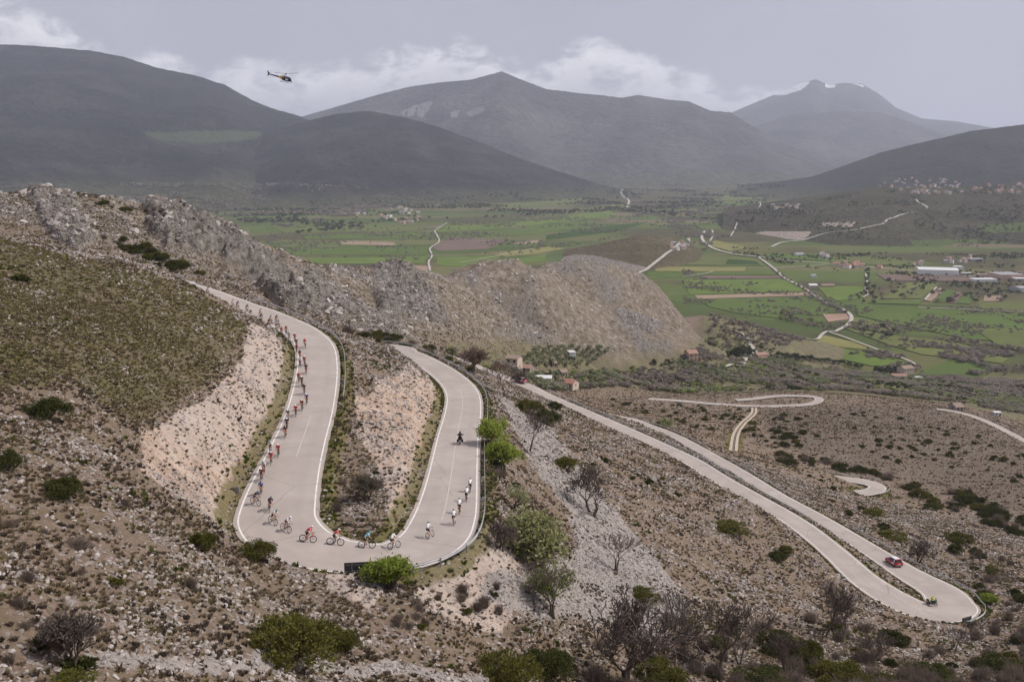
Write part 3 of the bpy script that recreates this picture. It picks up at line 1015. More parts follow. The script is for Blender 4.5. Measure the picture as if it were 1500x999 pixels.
landform('mountain', [(380, 195, 13500), (440, 172, 13500), (500, 155, 13500), (560, 138, 13500), (600, 128, 13400), (640, 122, 13300), (690, 118, 13200), (735, 106, 13100), (770, 120, 13000),
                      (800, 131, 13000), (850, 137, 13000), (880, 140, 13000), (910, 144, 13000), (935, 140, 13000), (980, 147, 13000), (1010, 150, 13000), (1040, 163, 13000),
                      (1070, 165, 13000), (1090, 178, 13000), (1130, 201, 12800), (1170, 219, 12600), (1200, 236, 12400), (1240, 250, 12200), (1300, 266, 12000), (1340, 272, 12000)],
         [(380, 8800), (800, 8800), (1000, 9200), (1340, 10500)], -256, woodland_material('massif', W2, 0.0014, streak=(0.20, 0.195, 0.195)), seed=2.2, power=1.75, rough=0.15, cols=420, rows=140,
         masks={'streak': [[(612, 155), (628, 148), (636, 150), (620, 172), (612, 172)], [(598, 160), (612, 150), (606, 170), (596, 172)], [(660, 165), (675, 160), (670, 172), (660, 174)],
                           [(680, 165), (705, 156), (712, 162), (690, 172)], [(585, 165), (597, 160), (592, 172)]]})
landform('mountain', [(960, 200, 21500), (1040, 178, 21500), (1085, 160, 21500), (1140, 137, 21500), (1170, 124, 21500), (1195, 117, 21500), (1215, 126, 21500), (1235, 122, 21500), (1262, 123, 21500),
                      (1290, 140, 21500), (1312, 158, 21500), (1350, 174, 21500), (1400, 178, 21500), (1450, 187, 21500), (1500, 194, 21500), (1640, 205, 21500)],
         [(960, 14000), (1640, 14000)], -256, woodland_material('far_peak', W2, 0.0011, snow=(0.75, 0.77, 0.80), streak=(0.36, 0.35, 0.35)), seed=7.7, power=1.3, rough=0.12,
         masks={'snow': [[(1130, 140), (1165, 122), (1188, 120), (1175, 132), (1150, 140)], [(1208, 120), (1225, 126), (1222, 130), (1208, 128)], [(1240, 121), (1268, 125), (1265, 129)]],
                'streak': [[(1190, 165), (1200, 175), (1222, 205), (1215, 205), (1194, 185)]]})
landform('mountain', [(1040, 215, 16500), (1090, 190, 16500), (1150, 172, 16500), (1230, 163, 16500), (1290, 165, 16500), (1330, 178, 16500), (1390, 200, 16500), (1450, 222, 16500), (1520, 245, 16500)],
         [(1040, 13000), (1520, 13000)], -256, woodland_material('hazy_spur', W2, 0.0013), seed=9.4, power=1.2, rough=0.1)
landform('mountain', [(1080, 272, 7600), (1140, 266, 7400), (1190, 259, 7200), (1240, 242, 7000), (1290, 224, 6800), (1330, 214, 6700), (1370, 205, 6600), (1420, 193, 6500), (1500, 183, 6500), (1640, 165, 6500),
                      (1800, 155, 6500)],
         [(1080, 6600), (1250, 5200), (1500, 4600), (1800, 4400)], -255, woodland_material('cloud_shaded_right_hill', [(0.28, (0.022, 0.02, 0.019)), (0.5, (0.038, 0.036, 0.032)), (0.72, (0.062, 0.058, 0.048))], 0.004), seed=5.9, power=1.35, rough=0.11)  # wooded hill with its cloud shadow painted in as darker colour
landform('hill', [(1060, 305, 4300), (1110, 298, 4300), (1160, 292, 4250), (1210, 284, 4250), (1270, 276, 4200), (1310, 273, 4200), (1400, 274, 4200), (1500, 268, 4200), (1650, 262, 4200), (1800, 258, 4200)],
         [(1060, 3600), (1150, 3150), (1210, 2950), (1300, 2900), (1400, 3000), (1500, 2950), (1800, 2900)], -252,
         woodland_material('village_hill_scrub', W5, 0.006, patch=(0.50, 0.42, 0.36), streak=(0.10, 0.13, 0.045)), seed=3.3, power=0.85, rough=0.10, cols=360, rows=150,
         masks={'patch': [[(1085, 345), (1120, 339), (1190, 339), (1180, 350), (1140, 357), (1105, 356)], [(1203, 326), (1255, 325), (1248, 333), (1205, 331)]],
                'streak': [[(1330, 352), (1420, 350), (1480, 355), (1480, 366), (1400, 368), (1340, 360)], [(1430, 330), (1500, 325), (1500, 340), (1440, 342)]]})
landform('hill', [(770, 392, 2550), (800, 382, 2600), (850, 366, 2650), (900, 352, 2700), (940, 344, 2700), (975, 346, 2700), (1000, 354, 2700), (1018, 364, 2700), (1030, 372, 2680)],
         [(770, 2330), (860, 2260), (930, 2230), (1030, 2450)], -252, woodland_material('quarry_hill_grass', [(0.28, (0.075, 0.062, 0.034)), (0.5, (0.125, 0.105, 0.06)), (0.72, (0.17, 0.15, 0.09))], 0.006,
                                                                                          patch=(0.34, 0.30, 0.27)), seed=6.6, power=0.8, rough=0.05,
         cols=200, rows=80, masks={'patch': [[(800, 384), (840, 373), (870, 374), (900, 381), (950, 392), (940, 398), (905, 392), (860, 380), (830, 386)], [(886, 396), (896, 388), (908, 397)]]})
print('ranges', round(time.time() - T0, 1))

# fields: thin sheets on the plain
FC = {'g': (0.088, 0.125, 0.036), 'b': (0.112, 0.158, 0.040), 'm': (0.112, 0.130, 0.046), 'd': (0.042, 0.072, 0.022), 'y': (0.20, 0.19, 0.075), 'o': (0.125, 0.14, 0.05),
      'p': (0.155, 0.115, 0.095), 't': (0.27, 0.205, 0.15), 'k': (0.33, 0.22, 0.17)}
FM = {}


def field_mat(k):
    if k not in FM:
        m, t, b = mat('field_' + k)
        tc = nd(t, 'ShaderNodeTexCoord')
        n = noise(t, tc.outputs['Object'], 0.018, 5, 0.6, 0.5)
        mp = nd(t, 'ShaderNodeMapping')
        mp.inputs['Rotation'].default_value = (0, 0, 0.3)
        mp.inputs['Scale'].default_value = (0.01, 0.25, 1)
        t.links.new(tc.outputs['Object'], mp.inputs[0])
        n2 = noise(t, mp.outputs[0], 1.0, 3, 0.6)
        f = ramp(t, mathn(t, 'ADD', mathn(t, 'MULTIPLY', n, 0.6), mathn(t, 'MULTIPLY', n2, 0.4)), [(0.3, 0.72), (0.5, 1.0), (0.7, 1.25)])
        t.links.new(mixc(t, 1.0, FC[k], f, 'MULTIPLY'), b.inputs['Base Color'])
        b.inputs['Roughness'].default_value = 1.0
        b.inputs['Specular IOR Level'].default_value = 0.05
        FM[k] = m
    return FM[k]


FIELDS = [('p', [(633, 363), (660, 348), (747, 352), (713, 365), (643, 368)]), ('t', [(747, 357), (787, 352), (793, 355), (767, 358)]), ('t', [(500, 353), (577, 355), (580, 360), (500, 358)]),
          ('t', [(553, 388), (633, 390), (627, 398), (600, 400)]), ('b', [(640, 378), (733, 375), (727, 383), (687, 392), (640, 388)]), ('b', [(733, 383), (800, 373), (797, 382), (767, 387)]),
          ('g', [(360, 362), (500, 362), (628, 362), (625, 374), (400, 374)]), ('b', [(420, 378), (625, 376), (622, 386), (470, 387)]), ('g', [(648, 344), (760, 336), (870, 322), (860, 333), (760, 346)]),
          ('b', [(640, 332), (760, 326), (900, 308), (900, 316), (760, 333), (640, 340)]), ('g', [(440, 345), (630, 340), (628, 350), (450, 351)]), ('m', [(760, 318), (900, 300), (960, 303), (900, 307), (770, 324)]),
          ('m', [(400, 334), (530, 330), (630, 333), (620, 338), (420, 342)]), ('d', [(800, 345), (900, 330), (950, 326), (900, 340), (800, 352)]), ('y', [(720, 372), (800, 362), (830, 364), (790, 371), (740, 376)]),
          ('m', [(1000, 372), (1110, 379), (1120, 390), (1000, 388)]), ('d', [(1066, 380), (1108, 383), (1114, 389), (1062, 388)]), ('y', [(960, 391), (1093, 392), (1090, 398), (960, 398)]),
          ('g', [(950, 399), (1100, 399), (1140, 403), (1030, 403), (950, 410)]), ('p', [(1033, 404.5), (1147, 404.5), (1150, 408), (1017, 409)]), ('b', [(1000, 411), (1160, 410), (1187, 427), (1010, 432)]),
          ('t', [(1017, 433.5), (1190, 428.5), (1193, 433), (1023, 438.5)]), ('g', [(1023, 440), (1197, 435), (1233, 457), (1153, 468), (1083, 460), (1040, 450)]), ('k', [(1205, 461), (1240, 460), (1245, 468), (1213, 472)]),
          ('b', [(1197, 420), (1267, 420), (1263, 437), (1217, 442)]), ('y', [(1207, 492), (1273, 507), (1267, 513), (1189, 505)]), ('b', [(1143, 513), (1187, 506), (1253, 516), (1276, 511), (1337, 535), (1277, 537), (1233, 527)]),
          ('g', [(1253, 447), (1343, 451), (1500, 459), (1640, 462), (1640, 512), (1500, 503), (1417, 497), (1333, 480), (1256, 463)]), ('o', [(1233, 480), (1300, 492), (1400, 502), (1477, 527), (1467, 533), (1350, 520), (1300, 505)]),
          ('t', [(1353, 440), (1377, 422), (1383, 427), (1363, 442)]), ('g', [(1366, 443), (1386, 425), (1400, 427), (1384, 444)]), ('p', [(1386, 444), (1402, 428), (1412, 429), (1399, 445)]),
          ('g', [(1401, 445), (1415, 430), (1430, 431), (1420, 446)]), ('t', [(1442, 434), (1466, 434), (1463, 442), (1440, 442)]), ('p', [(1283, 402), (1423, 406), (1420, 413), (1300, 412)]),
          ('m', [(1213, 375), (1300, 378), (1333, 383), (1317, 390), (1217, 385)]), ('y', [(1047, 353), (1097, 363), (1067, 368), (1037, 360)]), ('g', [(1120, 372), (1200, 372), (1205, 382), (1128, 380)]),
          ('o', [(1330, 415), (1375, 416), (1350, 438), (1290, 438)]), ('g', [(1275, 440), (1350, 441), (1345, 447), (1272, 445)]), ('m', [(1440, 445), (1500, 446), (1500, 456), (1430, 453)]), ('o', [(1250, 466), (1330, 482), (1300, 489), (1236, 478)]),
          ('g', [(1070, 300), (1130, 296), (1150, 302), (1090, 310)]), ('m', [(1040, 288), (1110, 284), (1130, 290), (1050, 296)]), ('g', [(1060, 318), (1140, 312), (1190, 316), (1120, 326)]), ('b', [(1080, 327), (1110, 323), (1118, 329), (1088, 333)]),
          ('m', [(700, 300), (780, 296), (860, 290), (850, 296), (740, 306)]), ('t', [(758, 278), (800, 283), (845, 287), (830, 290), (770, 283)]), ('m', [(1420, 480), (1560, 490), (1560, 520), (1470, 512)])]
for fi, (k, poly) in enumerate(FIELDS):
    pts = [atz(u, v, PZ) for u, v in poly]
    top_ = [Vector((p.x, p.y, PZ + 0.35 + 0.03 * fi)) for p in pts]
    me = pydata('field', top_ + [Vector((p.x, p.y, PZ - 0.5)) for p in top_],
                [tuple(range(len(pts)))] + [(i, (i + 1) % len(pts), (i + 1) % len(pts) + len(pts), i + len(pts)) for i in range(len(pts))])
    tag(link('field', me, field_mat(k)), kind='structure')
    bmx = bmesh.new(); bmx.from_mesh(me); bmesh.ops.recalc_face_normals(bmx, faces=bmx.faces); bmx.to_mesh(me); bmx.free()

# valley roads
M_VROAD = flat('pale_valley_road', (0.40, 0.37, 0.33), 0.9, var=0.15, vscale=0.05)
VR = [([(1034, 338), (1028, 346), (1032, 356), (1048, 366), (1075, 373), (1110, 377)], 9), ([(1110, 377), (1128, 390), (1142, 402), (1150, 409), (1180, 425), (1210, 445), (1235, 455), (1247, 465), (1242, 477), (1222, 488)], 6),
      ([(1110, 377), (1150, 382), (1300, 395), (1420, 405.5), (1560, 416)], 6), ([(933, 402), (967, 388), (993, 375), (1007, 362), (1009, 350)], 9), ([(630, 398), (628, 385), (633, 375), (630, 365), (643, 355), (640, 345), (638, 338), (655, 327)], 5),
      ([(1264, 437), (1272, 432), (1268, 425), (1270, 412), (1268, 402)], 4), ([(918, 305), (921, 294), (910, 286), (918, 281)], 12), ([(1345, 541), (1330, 530), (1280, 512), (1235, 495), (1213, 488)], 3.5),
      ([(1222, 488), (1212, 487), (1204, 492), (1195, 500), (1165, 504.5), (1105, 504)], 5), ([(1345, 452), (1420, 455), (1500, 458), (1600, 462)], 4), ([(1355, 441), (1364, 430), (1372, 422)], 4),
      ([(1040, 354), (1045, 345), (1043, 338)], 6), ([(1070, 347), (1076, 338), (1080, 333)], 5), ([(1000, 407), (1030, 403), (1044, 399)], 3.5), ([(675, 386), (720, 378), (780, 366)], 4), ([(1110, 316), (1113, 322), (1110, 326)], 5),
      ([(1130, 394), (1170, 392), (1210, 389)], 4)]
for vi, (px, w) in enumerate(VR):
    c = spline([atz(u, v, PZ) for u, v in px], 12.0)
    c[:, 2] = np.maximum(surf(c[:, 0], c[:, 1]), PZ) + 2.2 + 0.03 * vi
    o = ribbon('road', c, -w / 2, w / 2, 0, M_VROAD, 2)
    tag(o, kind='structure')
for px, w in [([(1342, 293), (1346, 297), (1358, 304), (1357, 307)], 7), ([(1336, 312), (1318, 316), (1300, 323), (1293, 329)], 9), ([(1292, 329), (1282, 331), (1240, 339), (1200, 345), (1150, 355), (1130, 362)], 9), ([(1060, 540), (1075, 535), (1090, 531), (1100, 526), (1108, 522), (1106, 515), (1098, 505)], 4.5),
              ([(1100, 504), (1090, 492), (1075, 486)], 4)]:
    c = spline([hit_all(u, v, 700) for u, v in px], 8.0)
    c[:, 2] = surf(c[:, 0], c[:, 1]) + 1.6
    tag(ribbon('road', c, -w / 2, w / 2, 0, M_VROAD, 2), kind='structure')
print('valley', round(time.time() - T0, 1))
# ------------------------------------------------------------------ scattered ground cover (uncountable): instanced on points
def scatter(name, src, pts, scl, rz, label, cat, tilt=0.15):
    me = bpy.data.meshes.new(name)
    n = len(pts)
    me.vertices.add(n)
    me.vertices.foreach_set('co', np.asarray(pts, np.float32).reshape(-1))
    fattr(me, 'isc', scl)
    rv = np.stack([RNG.normal(0, tilt, n), RNG.normal(0, tilt, n), rz], 1).astype(np.float32)
    a = me.attributes.new('irot', 'FLOAT_VECTOR', 'POINT')
    a.data.foreach_set('vector', rv.reshape(-1))
    me.update()
    o = link(name, me, None)
    ng = bpy.data.node_groups.new(name, 'GeometryNodeTree')
    ng.interface.new_socket('Geometry', in_out='INPUT', socket_type='NodeSocketGeometry')
    ng.interface.new_socket('Geometry', in_out='OUTPUT', socket_type='NodeSocketGeometry')
    N = ng.nodes
    gi, go = N.new('NodeGroupInput'), N.new('NodeGroupOutput')
    ip = N.new('GeometryNodeInstanceOnPoints')
    oi = N.new('GeometryNodeObjectInfo')
    oi.inputs['Object'].default_value = src
    oi.inputs['As Instance'].default_value = True
    A1, A2 = N.new('GeometryNodeInputNamedAttribute'), N.new('GeometryNodeInputNamedAttribute')
    A1.data_type, A2.data_type = 'FLOAT', 'FLOAT_VECTOR'
    A1.inputs[0].default_value, A2.inputs[0].default_value = 'isc', 'irot'
    er = N.new('FunctionNodeEulerToRotation')
    ng.links.new(gi.outputs[0], ip.inputs['Points'])
    ng.links.new(oi.outputs['Geometry'], ip.inputs['Instance'])
    ng.links.new(A2.outputs[0], er.inputs[0])
    ng.links.new(er.outputs[0], ip.inputs['Rotation'])
    ng.links.new(A1.outputs[0], ip.inputs['Scale'])
    ng.links.new(ip.outputs[0], go.inputs[0])
    md = o.modifiers.new('scatter', 'NODES')
    md.node_group = ng
    tag(o, label, cat, kind='stuff')
    return o


def src_obj(name, me, m):
    o = bpy.data.objects.new(name, me)          # source only: not linked to the scene
    me.materials.append(m)
    return o


def plant_mat(name, stops, vary=0.5, trans=0.35):
    m, t, b = mat(name)
    oi = nd(t, 'ShaderNodeObjectInfo')
    geo = nd(t, 'ShaderNodeNewGeometry')
    tc = nd(t, 'ShaderNodeTexCoord')
    n = noise(t, tc.outputs['Object'], 2.5, 3, 0.6)
    f = mathn(t, 'ADD', mathn(t, 'MULTIPLY', oi.outputs['Random'], vary), mathn(t, 'MULTIPLY', mathn(t, 'ADD', mathn(t, 'MULTIPLY', n, 0.5), mathn(t, 'MULTIPLY', geo.outputs['Random Per Island'], 0.5)), 1 - vary))
    c = ramp(t, f, stops)
    t.links.new(c, b.inputs['Base Color'])
    b.inputs['Roughness'].default_value = 0.9
    b.inputs['Specular IOR Level'].default_value = 0.1
    if trans:
        tr = nd(t, 'ShaderNodeBsdfTranslucent')
        t.links.new(c, tr.inputs[0])
        mx = nd(t, 'ShaderNodeMixShader')
        mx.inputs[0].default_value = trans
        out = [x for x in t.nodes if x.type == 'OUTPUT_MATERIAL'][0]
        t.links.new(b.outputs[0], mx.inputs[1]); t.links.new(tr.outputs[0], mx.inputs[2])
        t.links.new(mx.outputs[0], out.inputs[0])
    return m


def tuft_mesh(rs, n=26, r=0.32, h=0.34, w=0.05):
    V, Fc = [], []
    for i in range(n):
        a = rs.uniform(0, 2 * math.pi); q = r * math.sqrt(rs.random()) * 0.6
        bx, by = math.cos(a) * q, math.sin(a) * q
        lean = rs.uniform(0.2, 1.1)
        hh = h * rs.uniform(0.55, 1.1)
        a2 = a + rs.uniform(-.7, .7)
        tx, ty = bx + math.cos(a2) * hh * lean, by + math.sin(a2) * hh * lean
        px, py = -math.sin(a2) * w, math.cos(a2) * w
        k = len(V)
        V += [(bx - px, by - py, -0.05), (bx + px, by + py, -0.05), ((bx + tx) / 2 + px * 1.4, (by + ty) / 2 + py * 1.4, hh * .62), ((bx + tx) / 2 - px * 1.4, (by + ty) / 2 - py * 1.4, hh * .62), (tx, ty, hh)]
        Fc += [(k, k + 1, k + 2, k + 3), (k + 3, k + 2, k + 4)]
    return pydata('tuft', V, Fc)


def stone_mesh(seed, sub=1):
    bm = bmesh.new()
    bmesh.ops.create_icosphere(bm, subdivisions=sub, radius=1.0)
    rs = random.Random(seed)
    for v in bm.verts:
        k = rs.uniform(0.68, 1.15)
        v.co = Vector((v.co.x * k * 1.15, v.co.y * k * 0.85, v.co.z * k * 0.6))
    me = bpy.data.meshes.new('stone')
    bm.to_mesh(me)
    bm.free()
    return me


rs = random.Random(3)
M_DRY = plant_mat('dry_grass', [(0.15, (0.125, 0.09, 0.058)), (0.45, (0.20, 0.152, 0.10)), (0.7, (0.285, 0.225, 0.15)), (0.9, (0.38, 0.315, 0.22))])
M_OLV = plant_mat('olive_grass', [(0.15, (0.115, 0.095, 0.045)), (0.45, (0.185, 0.16, 0.072)), (0.7, (0.255, 0.22, 0.10)), (0.9, (0.34, 0.29, 0.155))])
M_HRB = plant_mat('dark_herbs', [(0.2, (0.066, 0.049, 0.038)), (0.5, (0.105, 0.082, 0.063)), (0.8, (0.16, 0.128, 0.098))])
M_GRN = plant_mat('fresh_grass', [(0.2, (0.06, 0.075, 0.014)), (0.5, (0.10, 0.12, 0.022)), (0.8, (0.16, 0.17, 0.045))])
M_STN = plant_mat('limestone_debris', [(0.15, (0.185, 0.16, 0.143)), (0.5, (0.30, 0.265, 0.242)), (0.85, (0.44, 0.40, 0.375))], trans=0.0)
T_DRY = src_obj('tuft', tuft_mesh(rs), M_DRY)
T_OLV = src_obj('tuft', tuft_mesh(rs, 28, 0.36, 0.30), M_OLV)
T_HRB = src_obj('tuft', tuft_mesh(rs, 34, 0.42, 0.30, 0.06), M_HRB)
T_GRN = src_obj('tuft', tuft_mesh(rs, 26, 0.36, 0.24), M_GRN)
S_A = src_obj('stone', stone_mesh(4), M_STN)


def sample(n, y0, y1, amax=0.57):
    y = np.sqrt(RNG.uniform(y0 ** 2, y1 ** 2, n))
    x = RNG.uniform(-amax, amax, n) * y
    return x, y


def keepmask(x, y, prob):
    return RNG.random(len(x)) < np.clip(prob, 0, 1)


def zone(x, y):
    g = lambda A_: gsample(A_, x, y)
    return g(RDIST), g(np.maximum(CUT, EARTH * (YY < 260))), g(SCREE), g(OLIVE), g(rocky), g(WOOD), g(BROWN), g(VERGE)


def visible(x, y, z, lift=0.6):
    """drop ground cover that the ground itself hides (saves instances)"""
    uu, vv = proj(x, y, z)
    return (uu > -90) & (uu < 1590) & (vv < 1080)


def cover(name, src, n, y0, y1, probf, s0, s1, label, cat, sink=0.0, spow=1.0, tilt=0.15):
    x, y = sample(n, y0, y1)
    z = ground(x, y)
    pr = probf(x, y, zone(x, y))
    k = keepmask(x, y, pr) & visible(x, y, z) & (z > PZ)
    x, y, z = x[k], y[k], z[k]
    sc_ = s0 + (s1 - s0) * RNG.random(len(x)) ** spow
    scatter(name, src, np.stack([x, y, z - sink * sc_], 1), sc_, RNG.uniform(0, 6.28, len(x)), label, cat, tilt)
    return len(x)


nz = lambda x, y, s, o=0: fbm(x / s + o, y / s - o, 3)
cnt = 0
off_road = lambda r, d=0.35: (r > d)


def p_dry(x, y, zn):
    r, c, s, o, rk, w, b, vg = zn
    cl = smoothstep(-0.12, 0.18, nz(x, y, 5) + 0.5 * nz(x, y, 1.6, 3))
    return off_road(r) * (0.15 + 0.85 * cl) * (1 - 0.72 * c) * (1 - 0.85 * s) * (1 - 0.5 * o) * (1 - 0.7 * rk) * (1 - 0.5 * w)


def p_hrb(x, y, zn):
    r, c, s, o, rk, w, b, vg = zn
    cl = smoothstep(0.0, 0.2, nz(x, y, 7, 5) + 0.5 * nz(x, y, 2.0, 9))
    return off_road(r, 0.8) * (0.08 + 0.92 * cl) * (1 - 0.72 * c) * (1 - 0.95 * s) * (1 - 0.75 * o) * (1 - 0.6 * rk)


def p_olv(x, y, zn):
    r, c, s, o, rk, w, b, vg = zn
    cl = smoothstep(-0.1, 0.2, nz(x, y, 6, 2))
    return off_road(r) * (o * 0.95 + (1 - o) * 0.22 * cl) * (1 - 0.9 * c) * (1 - 0.95 * s) * (1 - 0.7 * rk)


def p_grn(x, y, zn):
    r, c, s, o, rk, w, b, vg = zn
    cl = smoothstep(0.12, 0.28, nz(x, y, 9, 11))
    return off_road(r, 0.2) * np.maximum(0.85 * (vg > 0.3) * (y < 330), cl * 0.4 * (1 - s) * (1 - c)) * (1 - 0.7 * c)


def p_stn(x, y, zn):
    r, c, s, o, rk, w, b, vg = zn
    cl = smoothstep(-0.05, 0.25, nz(x, y, 8, 7) + 0.4 * nz(x, y, 2.5, 1))
    return off_road(r, 0.3) * np.clip(0.10 + 0.75 * cl + 0.6 * s + 0.12 * c + 0.3 * rk, 0, 1) * (1 - 0.8 * o) * (1 - 0.7 * (vg > 0.3))


for nm, src, pf, lab, cat, k, s0, s1 in (('dry_grass', T_DRY, p_dry, 'dry straw-brown grass tufts covering the stony slopes', 'grass', 1.15, 0.26, 0.66),
                                        ('herb_clumps', T_HRB, p_hrb, 'low dark brown herb clumps dotting the stony slopes', 'herbs', 0.62, 0.24, 0.72),
                                        ('olive_grass', T_OLV, p_olv, 'olive-green turf on the rounded spur and slopes', 'grass', 1.3, 0.30, 0.68)):
    cnt += cover(nm, src, int(54000 * k), 22, 130, pf, s0, s1, lab, cat)
    cnt += cover(nm, src, int(85000 * k), 130, 300, pf, s0 * 1.1, s1 * 1.2, lab + ', farther down', cat)
    cnt += cover(nm, src, int(60000 * k), 300, 640, pf, s0 * 1.7, s1 * 2.0, lab + ', in the distance', cat)
cnt += cover('verge_grass', T_GRN, 130000, 60, 330, p_grn, 0.5, 1.15, 'fresh green grass along the road verges', 'grass')
cnt += cover('stones', S_A, 195000, 22, 130, p_stn, 0.035, 0.24, 'pale limestone debris strewn on the near slopes', 'stones', -0.15, 2.2, 0.5)
cnt += cover('stones', S_A, 270000, 130, 310, p_stn, 0.06, 0.38, 'pale limestone debris strewn on the farther slopes', 'stones', -0.15, 2.0, 0.5)
cnt += cover('boulders', S_A, 110000, 240, 1100, lambda x, y, zn: np.clip(gsample(ridge, x, y) * (0.22 + 0.9 * zn[4]) * smoothstep(-.25, .2, nz(x, y, 18, 4)) * off_road(zn[0], 2), 0, 1), 0.35, 1.8, 'weathered limestone blocks crowding the rocky ridge', 'rocks', 0.1, 2.5, 0.5)
print('cover', cnt, round(time.time() - T0, 1))
# ------------------------------------------------------------------ shrubs and trees
def px_m(p):
    """metres per photo pixel at a point"""
    return (p.y * cP - p.z * sP) / F


def tube(V, Fc, a, b, r0, r1, n=4):
    a, b = Vector(a), Vector(b)
    d = (b - a).normalized() if (b - a).length > 1e-6 else Vector((0, 0, 1))
    x = d.orthogonal().normalized()
    y = d.cross(x)
    k = len(V)
    for c, r in ((a, r0), (b, r1)):
        for i in range(n):
            t_ = 2 * math.pi * i / n
            V.append(c + (x * math.cos(t_) + y * math.sin(t_)) * r)
    for i in range(n):
        Fc.append((k + i, k + (i + 1) % n, k + n + (i + 1) % n, k + n + i))
    return k


def bare_tree(seed, h=6.0, spread=0.55, stems=1, levels=5, trunk_f=0.22, r0=None):
    """returns (trunk mesh, branch mesh, twig tips)"""
    rs = random.Random(seed)
    TV, TF, BV, BF, tips = [], [], [], [], []
    r0 = r0 or h * 0.022

    def grow(p, d, ln, r, lev):
        nseg = 3 if lev < 2 else 2
        for s_ in range(nseg):
            d2 = (d + Vector((rs.gauss(0, .16), rs.gauss(0, .16), rs.gauss(0.04, .12)))).normalized()
            q = p + d2 * ln / nseg
            r2 = max(r * (0.86 if lev < levels else 0.7), 0.020)
            tube(TV if lev == 0 else BV, TF if lev == 0 else BF, p, q, r, r2, 6 if lev == 0 else (4 if lev < 3 else 3))
            p, d, r = q, d2, r2
            if lev >= 1 and lev < levels and s_ < nseg - 1 and rs.random() < .6:
                sd_ = (d + Vector((rs.uniform(-1, 1), rs.uniform(-1, 1), rs.uniform(-.15, .6))) * (spread * 1.3)).normalized()
                grow(p, sd_, ln * rs.uniform(.45, .65), r * .55, lev + 1)
        if lev < levels:
            n = rs.choice((2, 3, 3)) if lev < 3 else rs.choice((2, 2, 3))
            a0 = rs.uniform(0, 6.28)
            x = d.orthogonal().normalized(); y = d.cross(x)
            for i in range(n):
                a = a0 + i * 6.28 / n + rs.uniform(-.5, .5)
                sd_ = (d + (x * math.cos(a) + y * math.sin(a)) * spread * rs.uniform(.7, 1.3) + Vector((0, 0, .08))).normalized()
                grow(p, sd_, ln * rs.uniform(.6, .82), r * .66, lev + 1)
        else:
            tips.append(p)
    for s_ in range(stems):
        a = rs.uniform(0, 6.28)
        o = Vector((math.cos(a), math.sin(a), 0)) * (0.12 * h * .25 if stems > 1 else 0)
        grow(o - Vector((0, 0, .25)), (Vector((0, 0, 1)) + o * (1.4 / max(h * .1, .1)) * .5).normalized(), h * trunk_f + .25, r0, 0)
    return TV, TF, BV, BF, tips


def leaf_faces(V, Fc, p, n, R, s, rs, up=0.2):
    for _ in range(n):
        c = p + Vector((rs.gauss(0, R), rs.gauss(0, R), rs.gauss(0, R * .8)))
        d = Vector((rs.uniform(-1, 1), rs.uniform(-1, 1), rs.uniform(-.4, 1) + up)).normalized()
        x = d.orthogonal().normalized() * s * rs.uniform(.6, 1.3)
        y = d.cross(x).normalized() * s * rs.uniform(.4, .9)
        k = len(V)
        V += [c - x, c - y, c + x, c + y]
        Fc.append((k, k + 1, k + 2, k + 3))


def juniper_mesh(seed, w=1.0, h=0.75, clumps=26, per=46, s=0.055):
    """dense evergreen shrub: leaf sprays on many small upward lobes"""
    rs = random.Random(seed)
    V, Fc = [], []
    for i in range(clumps):
        a = rs.uniform(0, 6.28); q = math.sqrt(rs.random()) * w * .40
        hh = h * (1 - (q / (w * .55)) ** 2) * rs.uniform(.45, 1.0)
        c = Vector((math.cos(a) * q * 1.1, math.sin(a) * q, max(hh * .62, .06)))
        R = w * rs.uniform(.07, .13)
        for _ in range(per):
            d = Vector((rs.gauss(0, 1), rs.gauss(0, 1), rs.gauss(.35, .9))).normalized()
            p = c + Vector((d.x * R, d.y * R, d.z * R * 1.25)) * rs.uniform(.55, 1.1)
            p.z = max(p.z, 0.0)
            t1 = (d + Vector((rs.gauss(0, .5), rs.gauss(0, .5), .5))).normalized()
            b_ = t1.cross(Vector((rs.gauss(0, 1), rs.gauss(0, 1), rs.gauss(0, 1)))).normalized() * s * .55
            k = len(V)
            V += [p - b_, p + b_, p + t1 * s * 2.0]
            Fc.append((k, k + 1, k + 2))
    return pydata('foliage', V, Fc)


M_BARK = flat('grey_brown_bark', (0.12, 0.10, 0.085), 0.95, var=0.35, vscale=4)
M_TWIG = flat('bare_twigs', (0.13, 0.104, 0.088), 0.95, var=0.3, vscale=2)
M_TWIG2 = flat('reddish_twigs', (0.19, 0.13, 0.105), 0.95, var=0.3, vscale=2)
M_JUN = plant_mat('juniper_green', [(0.15, (0.060, 0.060, 0.016)), (0.5, (0.115, 0.112, 0.026)), (0.85, (0.19, 0.175, 0.05))], 0.25, 0.25)
M_JUD = plant_mat('dark_juniper_green', [(0.15, (0.036, 0.040, 0.015)), (0.5, (0.070, 0.076, 0.024)), (0.85, (0.12, 0.12, 0.04))], 0.25, 0.25)
M_LEAF = plant_mat('spring_leaf_green', [(0.15, (0.16, 0.21, 0.035)), (0.5, (0.27, 0.33, 0.06)), (0.85, (0.38, 0.43, 0.11))], 0.25, 0.5)
M_BLOS = plant_mat('pale_blossom_green', [(0.15, (0.18, 0.19, 0.07)), (0.5, (0.30, 0.31, 0.13)), (0.85, (0.52, 0.52, 0.36))], 0.2, 0.5)
M_BRUSH = plant_mat('brown_brush', [(0.15, (0.12, 0.092, 0.075)), (0.5, (0.19, 0.15, 0.122)), (0.85, (0.27, 0.215, 0.175))], 0.3)

